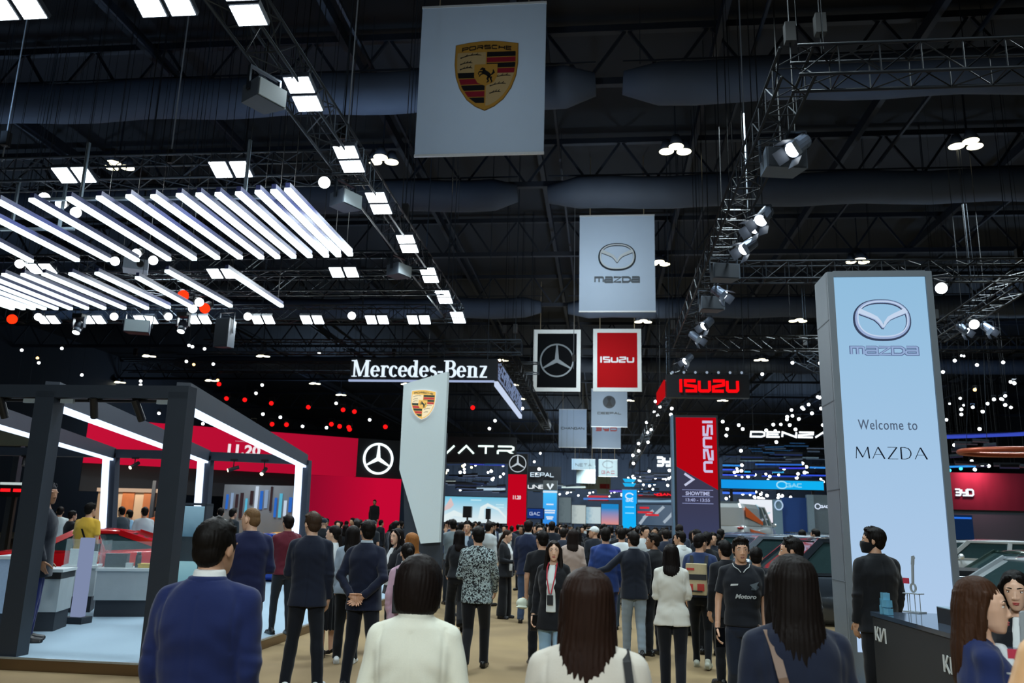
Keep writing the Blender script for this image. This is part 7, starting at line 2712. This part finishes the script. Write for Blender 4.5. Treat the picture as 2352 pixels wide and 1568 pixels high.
P['whitepolo'] = put(make_person('m', 'short', '#15110f', 'm', 'polo', '#cdd2d2', 'trousers', '#1a1f26', v=.012, head=(40, 0), face=True), 1562, 1219, 14.2, 30, 'man in a white polo shirt in front of the red-topped pillar')
P['navytee'] = put(make_person('m', 'short', '#120f0e', 'm', 'tee', '#27365a', 'slim', '#12161d', shoe_c='#c3c7b8', v=.01, head=(-35, -6), face=True, leg='small_l'), 1606, 1224, 11.0, -12, 'man in a navy T-shirt carrying a beige and red backpack')
bag = worn(P['navytee'], 'backpack', 'beige backpack with red and black patches on the navy T-shirt')
mm = soft_box((-.03, -.2, 1.14), (.27, .14, .4), .01)
mm.materials.append(mat('#b9ab86', .7, var=.1))
link('bag_body', mm, bag)
for (x, z, w_, h_, c) in ((-.03, 1.17, .275, .07, '#16181a'), (-.1, 1.27, .1, .03, '#b5362c'), (.03, 1.04, .09, .09, '#b5362c'), (-.1, 1.03, .06, .1, '#b5362c'), (-.05, .99, .2, .02, '#2a2a26')):
    MB().box((x, -.272, z), (w_, .012, h_)).build('patch', mat(c, .6), bag)
for s in (-1, 1):
    strap([(s * .09, -.17, 1.3), (s * .1, -.09, 1.44), (s * .1, .0, 1.462), (s * .1, .08, 1.42)], .045, blk, 'shoulder_strap', bag)
P['blk2'] = put(make_person('m', 'short', '#120f0e', 'm', 'tee', '#121418', 'slim', '#111419', v=.011, head=(-20, 0)), 1622, 1221, 12.2, -8, 'man in a black T-shirt just behind the man with the beige backpack')
P['polo'] = put(make_person('m', 'quiff', '#14100e', 'm', 'polo', '#14181f', 'jeans', '#1c2433', v=.008, face=True, arms=('hang', 'loose'), leg='step_l', head=(4, 2), collar=None, lips='#8f5a50', curl=.6), 1700, 1233, 8.0, 176,
                'man in a black polo shirt with white lettering walking towards the camera')
P['behind'] = put(make_person('m', 'short', '#120f0e', 'm', 'jacket', '#12151b', 'trousers', '#12151b', v=.012), 1664, 1240, 9.9, 20, 'person in black hidden behind the man in the black polo, on the left')
P['behind2'] = put(make_person('m', 'short', '#120f0e', 'm', 'jacket', '#15181e', 'trousers', '#15181e', v=.012), 1736, 1256, 9.6, -10, 'person in black hidden behind the man in the black polo, on the right')
P['headonly'] = put(make_person('m', 'short', '#120f0e', 'm', 'shirt', '#20262e', 'trousers', '#15181e', v=.012, head=(60, 0), face=True), 1818, 1232, 7.4, 20, 'man with short black hair beyond the woman with the brown strap')
P['mask'] = put(make_person('m', 'quiff', '#120f0e', 'm', 'jacket', '#12151a', 'trousers', '#0f1217', v=.008, seam=True, head=(58, 4), mask='#101216', face=True, arms=('hang', 'hang')), 2004, 1210, 8.3, 14,
                'man in black suit and face mask before the tall welcome totem')
for px, top, Y, lab in ((1600, 1215, 17.0, 'person in black near the foot of the red-topped pillar'), (1655, 1214, 18.0, 'person in dark clothes at the right edge of the red-topped pillar'), (1842, 1216, 19.0, 'person in orange and grey among the right cars'), (1872, 1214, 18.6, 'person in black leaning over the cars left of the welcome totem')):
    P[lab] = put(make_person('m', 'short', '#14110f', 'm', 'shirt', '#20252c' if 'orange' not in lab else '#8f6a50', 'trousers', '#15181d', v=.013, far=True), px, top, Y, random.uniform(-60, 60), lab)

# right foreground
P['profile'] = put(make_person('f', 'swept', '#3a2417', 'l', 'jacket', '#1d2a56', 'trousers', '#18223f', v=.008, face=True, head=(-8, 0), arms=('hang', 'fore'), lips='#b05a5c', hv=.006, wr=.004, collar=None, shirt='#cfd4d6'), 2246, 1322, 3.55, -106,
                   'woman in profile with brown hair and a navy blazer at the dark counter', hclip=(1.4, 1.9))
P['girl'] = put(make_person('f', 'front', '#0f0c0b', 'l', 'jacket', '#111318', 'trousers', '#111318', v=.009, face=True, head=(-6, -4), shirt='#d9dedd', lips='#b03a3c'), 2328, 1308, 5.0, 158,
                'woman with long black hair facing the camera at the right edge', hclip=(1.38, 1.9))
P['corner'] = put(make_person('f', 'bun', '#15110f', '#d8a878', 'sleeveless', '#4d616a', 'trousers', '#3a4a52', v=.008, arms=(((-.25, .0, 1.12), (-.26, .12, .9), (0, .4, -1), (1, 0, 0)), 'hang')), 2462, 1170, 2.25, 8,
                  'person in a grey-green sleeveless top cut off by the right bottom corner', hclip=(1.5, 1.9))

# printing on clothes
q = P['polo']
txt = thing
m = fit(text_mb('Motoro', .1, offset=.004, shear=.3, extrude=.001), .2, .042, .02, 1.18)
def on_chest(person, mb, y, name, mt):
    mb.v = [(-v[0], y - .55 * (v[0] * v[0]) , v[2]) for v in mb.v]
    return mb.build(name, mt, person)
on_chest(q, m, .149, 'chest_lettering', mat('#d5dbdc', .6))
m = MB().poly([(-.03, -.012), (.04, -.004), (.045, .012), (-.025, .008)], .002)
m.v = [(v[0] - .09, v[1], v[2] + 1.285) for v in m.v]
on_chest(q, m, .144, 'chest_badge', mat('#c5cccd', .6))
m = MB()
m.poly([(.03, .0), (.12, .03), (.1, .0), (.12, -.02), (.09, -.05), (.04, -.05), (.05, -.02)], .002)
m.v = [(v[0] + .03, v[1], v[2] + 1.29) for v in m.v]
on_chest(q, m, .146, 'chest_print', mat('#4d5a62', .6))
cs = MB()
for s in (-1, 1):
    cs.tube([(s * .082, .0, 1.478), (s * .07, .045, 1.45), (s * .035, .078, 1.428), (s * .012, .09, 1.40)], .005, 6)
cs.build('collar_piping', mat('#b9c0c2', .6), q)
# lanyard with badge
q = P['lanyard']
ly = worn(q, 'lanyard', 'red lanyard with a dark badge on the woman in the black jacket', 'lanyard')
rd_ = mat('#b3283a', .6)
for s in (-1, 1):
    strap([(s * .05, .02, 1.475), (s * .055, .095, 1.42), (s * .045, .150, 1.3), (s * .01, .172, 1.13)], .014, rd_, 'ribbon', ly, (0, 1, 0))
MB().box((.0, .172, 1.06), (.07, .008, .11)).build('badge', mat('#22262c', .3), ly)
MB().box((.0, .170, 1.125), (.014, .012, .03)).build('clip', mat('#9aa4ac', .3, metal=.8), ly)


def handheld(person, side, label, size, col, kind='smartphone', cat='phone', down=.09, fwd=.02):
    """a thing held in a hanging hand"""
    e, w, d, nrm = HANDS[person.name][1 if side > 0 else 0]
    d, nrm = Vector(d).normalized(), Vector(nrm).normalized()
    p = W2(person, Vector(w) + d * .10 + nrm * .028)
    t = thing(kind, label, cat, p, person.rotation_euler[2] + R(20))
    MB().box((0, 0, 0), size).build('case', mat(col, .3), t)
    MB().box((0, size[1] / 2 + .001, 0), (size[0] * .92, .002, size[2] * .94)).build('screen', mat('#0a0c10', .1), t)
    return t


handheld(P['lanyard'], 1, 'dark smartphone in the lowered hand of the woman with the lanyard', (.078, .012, .16), '#1c2026')
handheld(P['polo'], 1, 'black phone case in the lowered hand of the man in the black polo', (.09, .02, .17), '#0d0e11')
p = W2(P['papers'], (0, .36, 1.1))
pp = thing('paper_sheet', 'white paper held by the person in the black suit', 'paper', p, P['papers'].rotation_euler[2])
MB().box((0, 0, 0), (.2, .26, .003), M=Matrix.Rotation(R(25), 4, 'X')).build('sheet', mat('#d9dddc', .7), pp)
p = W2(P['blktee'], (-.24, .06, .78))
hc = thing('baseball_cap', 'pale cap held low by the man in the black T-shirt', 'cap', p)
mm = remesh(MB().ell((0, 0, 0), (.085, .1, .07), 16, 10).box((0, -.13, -.03), (.14, .1, .012)), .01, 3)
mm.materials.append(cloth('#b9bfae'))
link('crown', mm, hc)
MB().ell((0, 0, .07), .01, 8, 6).build('button', cloth('#d0902c'), hc)

# ------------------------------------------------------------------ dark counter with award trophies, right foreground
KH = 1.12
ka, kb = atZ(2003, 1404, KH), atZ(2192, 1456, KH)
kd = Vector((kb.x - ka.x, kb.y - ka.y, 0))
kl = kd.length + .9
t = thing('reception_counter', 'dark counter with white angular lettering in front of the welcome totem', 'counter', ka - Vector((0, 0, KH)), math.atan2(kd.y, kd.x))
DP = .55
MB().hexa([(0, 0, 0), (kl, 0, 0), (kl, DP, 0), (0, DP, 0), (0, 0, KH - .03), (kl, 0, KH - .03), (kl, DP, KH - .03), (0, DP, KH - .03)]).build('body', mat('#23262a', .55, var=.08, scale=12), t)
MB().box((kl / 2, DP / 2, KH - .015), (kl + .02, DP + .02, .03)).build('top', mat('#3a4757', .12, var=.04, spec=.7), t)
def kia(w):
    m = MB()
    h = w * .52
    m.ribbon([(-.5 * w, h * .5), (-.5 * w, -h * .5)], w * .09, .006)
    m.ribbon([(-.48 * w, -h * .3), (-.2 * w, h * .5)], w * .085, .006)
    m.ribbon([(-.37 * w, .03 * h), (-.13 * w, -h * .5)], w * .085, .006)
    m.ribbon([(.0, h * .5), (.0, -h * .5)], w * .09, .006)
    m.ribbon([(.03 * w, -h * .42), (.36 * w, h * .46), (.5 * w, h * .46), (.5 * w, -h * .5)], w * .085, .006)
    return m
kia(.19).build('lettering', mat('#cfd4d2', .5), t).location = (.15, -.008, KH - .15)
kia(.19).build('lettering', mat('#cfd4d2', .5), t).location = (kd.length * .95, -.008, KH - .19)
kx = kd.normalized()
ky = Vector((-kx.y, kx.x, 0))
def onk(f, g, z=0):
    return ka + kx * f + ky * g + Vector((0, 0, z))
ac = mat('#aeb8bd', .3, metal=.35, var=.08)
def trophy(p, rz, label, sc=1.0):
    t = thing('award_trophy', label, 'trophy', p, rz)
    MB().box((0, 0, .005), (.16, .12, .01)).build('base', ac, t)
    r_ = MB()
    for x, y in ((-.06, 0), (-.02, -.03), (.03, -.03), (.06, 0)):
        r_.tube([(x, y, 0), (x, y, .16)], .004, 6)
    r_.box((0, 0, .165), (.15, .1, .008))
    r_.build('rod_stand', ac, t)
    k = MB()
    k.ribbon(arc(0, .215, .024, .036, 0, 360, 20)[:-1], .014, .014, True)
    k.ribbon([(0, .25), (.012, .42)], .02, .014)
    k.ribbon([(.012, .42), (.02, .485), (.035, .49)], .026, .014)
    k.build('key_figure', ac, t)
    MB().box((-.055, -.01, .275), (.06, .006, .05)).build('red_tag', mat('#b9324a', .5), t)
    t.scale = (sc, sc, sc)
    return t
trophy(atZ(2101, 1406, KH), math.atan2(kd.y, kd.x) + R(35), 'silver key-shaped award on thin rods with a small red tag on the dark counter', .84)
pt2 = atY(2342, 1425, 3.0)
tr2 = trophy((pt2.x, 3.0, 1.16), 0, 'second silver award cut by the right edge near the woman in black', .6)
st2 = thing('display_stand', 'dark slim stand holding the second award at the right edge', 'stand', (pt2.x, 3.0, 0))
MB().box((0, 0, .58), (.16, .16, 1.16)).build('column', mat('#23262a', .5), st2)
MB().box((0, 0, .02), (.26, .26, .04)).build('foot', mat('#23262a', .5), st2)
cb = thing('crystal_award', 'clear blue glass block award on the left corner of the dark counter', 'trophy', atZ(2036, 1411, KH), math.atan2(kd.y, kd.x))
gm = glass('#79bcd8', .5)
for x, z, s_ in ((-.04, .03, .06), (.0, .03, .05), (.045, .025, .045), (-.02, .085, .055), (.03, .08, .05), (0, .13, .05)):
    MB().box((x, 0, z), (s_, s_, s_), rz=x * 8).build('glass_block', gm, cb)
bx = thing('black_tray', 'flat black tray standing behind the dark counter top', 'tray', onk(.85, .3))
bx.rotation_euler = (0, 0, math.atan2(kd.y, kd.x))
MB().box((0.05, 0, .05), (.5, .2, .1)).build('tray_body', black_m, bx)
MB().box((0.05, 0, .103), (.5, .2, .006)).build('tray_lid', mat('#8fa6b4', .3), bx)

# ------------------------------------------------------------------ the crowd deep in the aisle
looks = [('m', 'short', '#14110f', 'm', 'jacket', '#171c26', 'trousers', 'man in a dark jacket'), ('m', 'short', '#1a1512', 'd', 'tee', '#14161a', 'jeans', 'man in a black T-shirt'), ('m', 'short', '#14110f', 'm', 'shirt', '#26344e', 'trousers', 'man in a blue shirt'),
         ('f', 'mid', '#15110f', 'l', 'jacket', '#1b1d22', 'trousers', 'long-haired woman in black'), ('f', 'mid', '#2a1c15', 'l', 'shirt', '#8e8c88', 'jeans', 'long-haired woman in a pale top'), ('m', 'short', '#14110f', 'm', 'tee', '#6c747a', 'jeans', 'man in a grey T-shirt'),
         ('f', 'tied', '#15110f', 'l', 'tee', '#2e2a34', 'trousers', 'woman with tied hair'), ('m', 'short', '#1c1714', 'm', 'jacket', '#2a3140', 'trousers', 'man in a grey-blue jacket'), ('m', 'cap', '#202830', 'm', 'tee', '#1c2026', 'jeans', 'man in a dark cap'),
         ('f', 'front', '#15110f', 'l', 'shirt', '#2c2226', 'trousers', 'woman facing the camera'), ('m', 'short', '#14110f', 'm', 'shirt', '#b5bcbe', 'trousers', 'man in a white shirt'), ('f', 'bob', '#1a1412', 'l', 'jacket', '#3a3036', 'skirt', 'woman with bobbed hair')]
protos = []
for lk in looks:
    protos.append(make_person(lk[0], lk[1], lk[2], lk[3], lk[4], lk[5], lk[6], '#14181f', far=True, v=.02))
used = [False] * len(protos)
rnd = random.Random(21)
taken = [(o.location.x, o.location.y) for o in P.values()]
for o in COL.objects:
    if o.parent is None and o.name.split('.')[0] in ('screen_pillar', 'slanted_totem', 'loudspeaker', 'car'):
        taken += [(o.location.x + .55 * k, o.location.y + .2 + .5 * j) for k in (-1, 0, 1) for j in (-1, 0, 1)]
cnt = 0
def crowd(n, box, ylo, yhi, toward, place, bias=1.0, black=False):
    global cnt
    k = tries = 0
    while k < n and tries < n * 40:
        tries += 1
        Y = ylo + (yhi - ylo) * rnd.random() ** bias
        px = rnd.uniform(box[0], box[1])
        x = atY(px, 1215, Y).x
        if any((x - a) ** 2 + (Y - b) ** 2 < .42 for a, b in taken):
            continue
        if not black and (abs(x - (P['polo'].location.x)) < .2 and Y < 9):
            continue
        taken.append((x, Y))
        i = rnd.choice((0, 1, 3, 7, 8, 6, 0, 3)) if (black or rnd.random() < .45) else rnd.randrange(len(protos))
        o = protos[i] if not used[i] else dup(protos[i])
        used[i] = True
        lk = looks[i]
        H = rnd.uniform(1.64, 1.79) if lk[0] == 'm' else rnd.uniform(1.56, 1.68)
        s = H / 1.735
        o.location = (x, Y, 0)
        o.scale = (s, s, s)
        o.rotation_euler = (0, 0, R(rnd.uniform(-40, 40) + (180 if rnd.random() < toward else 0)))
        tag(o, lk[7] + ' in the crowd ' + place, 'person', lk[7] + ' in the crowd ' + place)
        k += 1
        cnt += 1
crowd(30, (705, 925), 19, 30, .3, 'at the lower red stage screen', 1.0, True)
crowd(82, (1012, 1330), 17, 44, .35, 'before the far cyan screen', 1.1)
crowd(88, (1230, 1545), 17, 44, .35, 'at the middle of the aisle', 1.1)
crowd(40, (1180, 1530), 44, 80, .5, 'at the far end of the aisle')
crowd(14, (1545, 1660), 15.5, 20.5, .3, 'at the foot of the red-topped pillar', 1.0, True)
for i, u in enumerate(used):
    if not u:
        for ch in list(protos[i].children):
            bpy.data.objects.remove(ch)
        bpy.data.objects.remove(protos[i])

# ------------------------------------------------------------------ clean up
for pr in PROTO.values():
    for ch in list(pr[0].children):
        bpy.data.objects.remove(ch)
    bpy.data.objects.remove(pr[0])
bpy.data.scenes.remove(TMP)
bpy.context.view_layer.update()
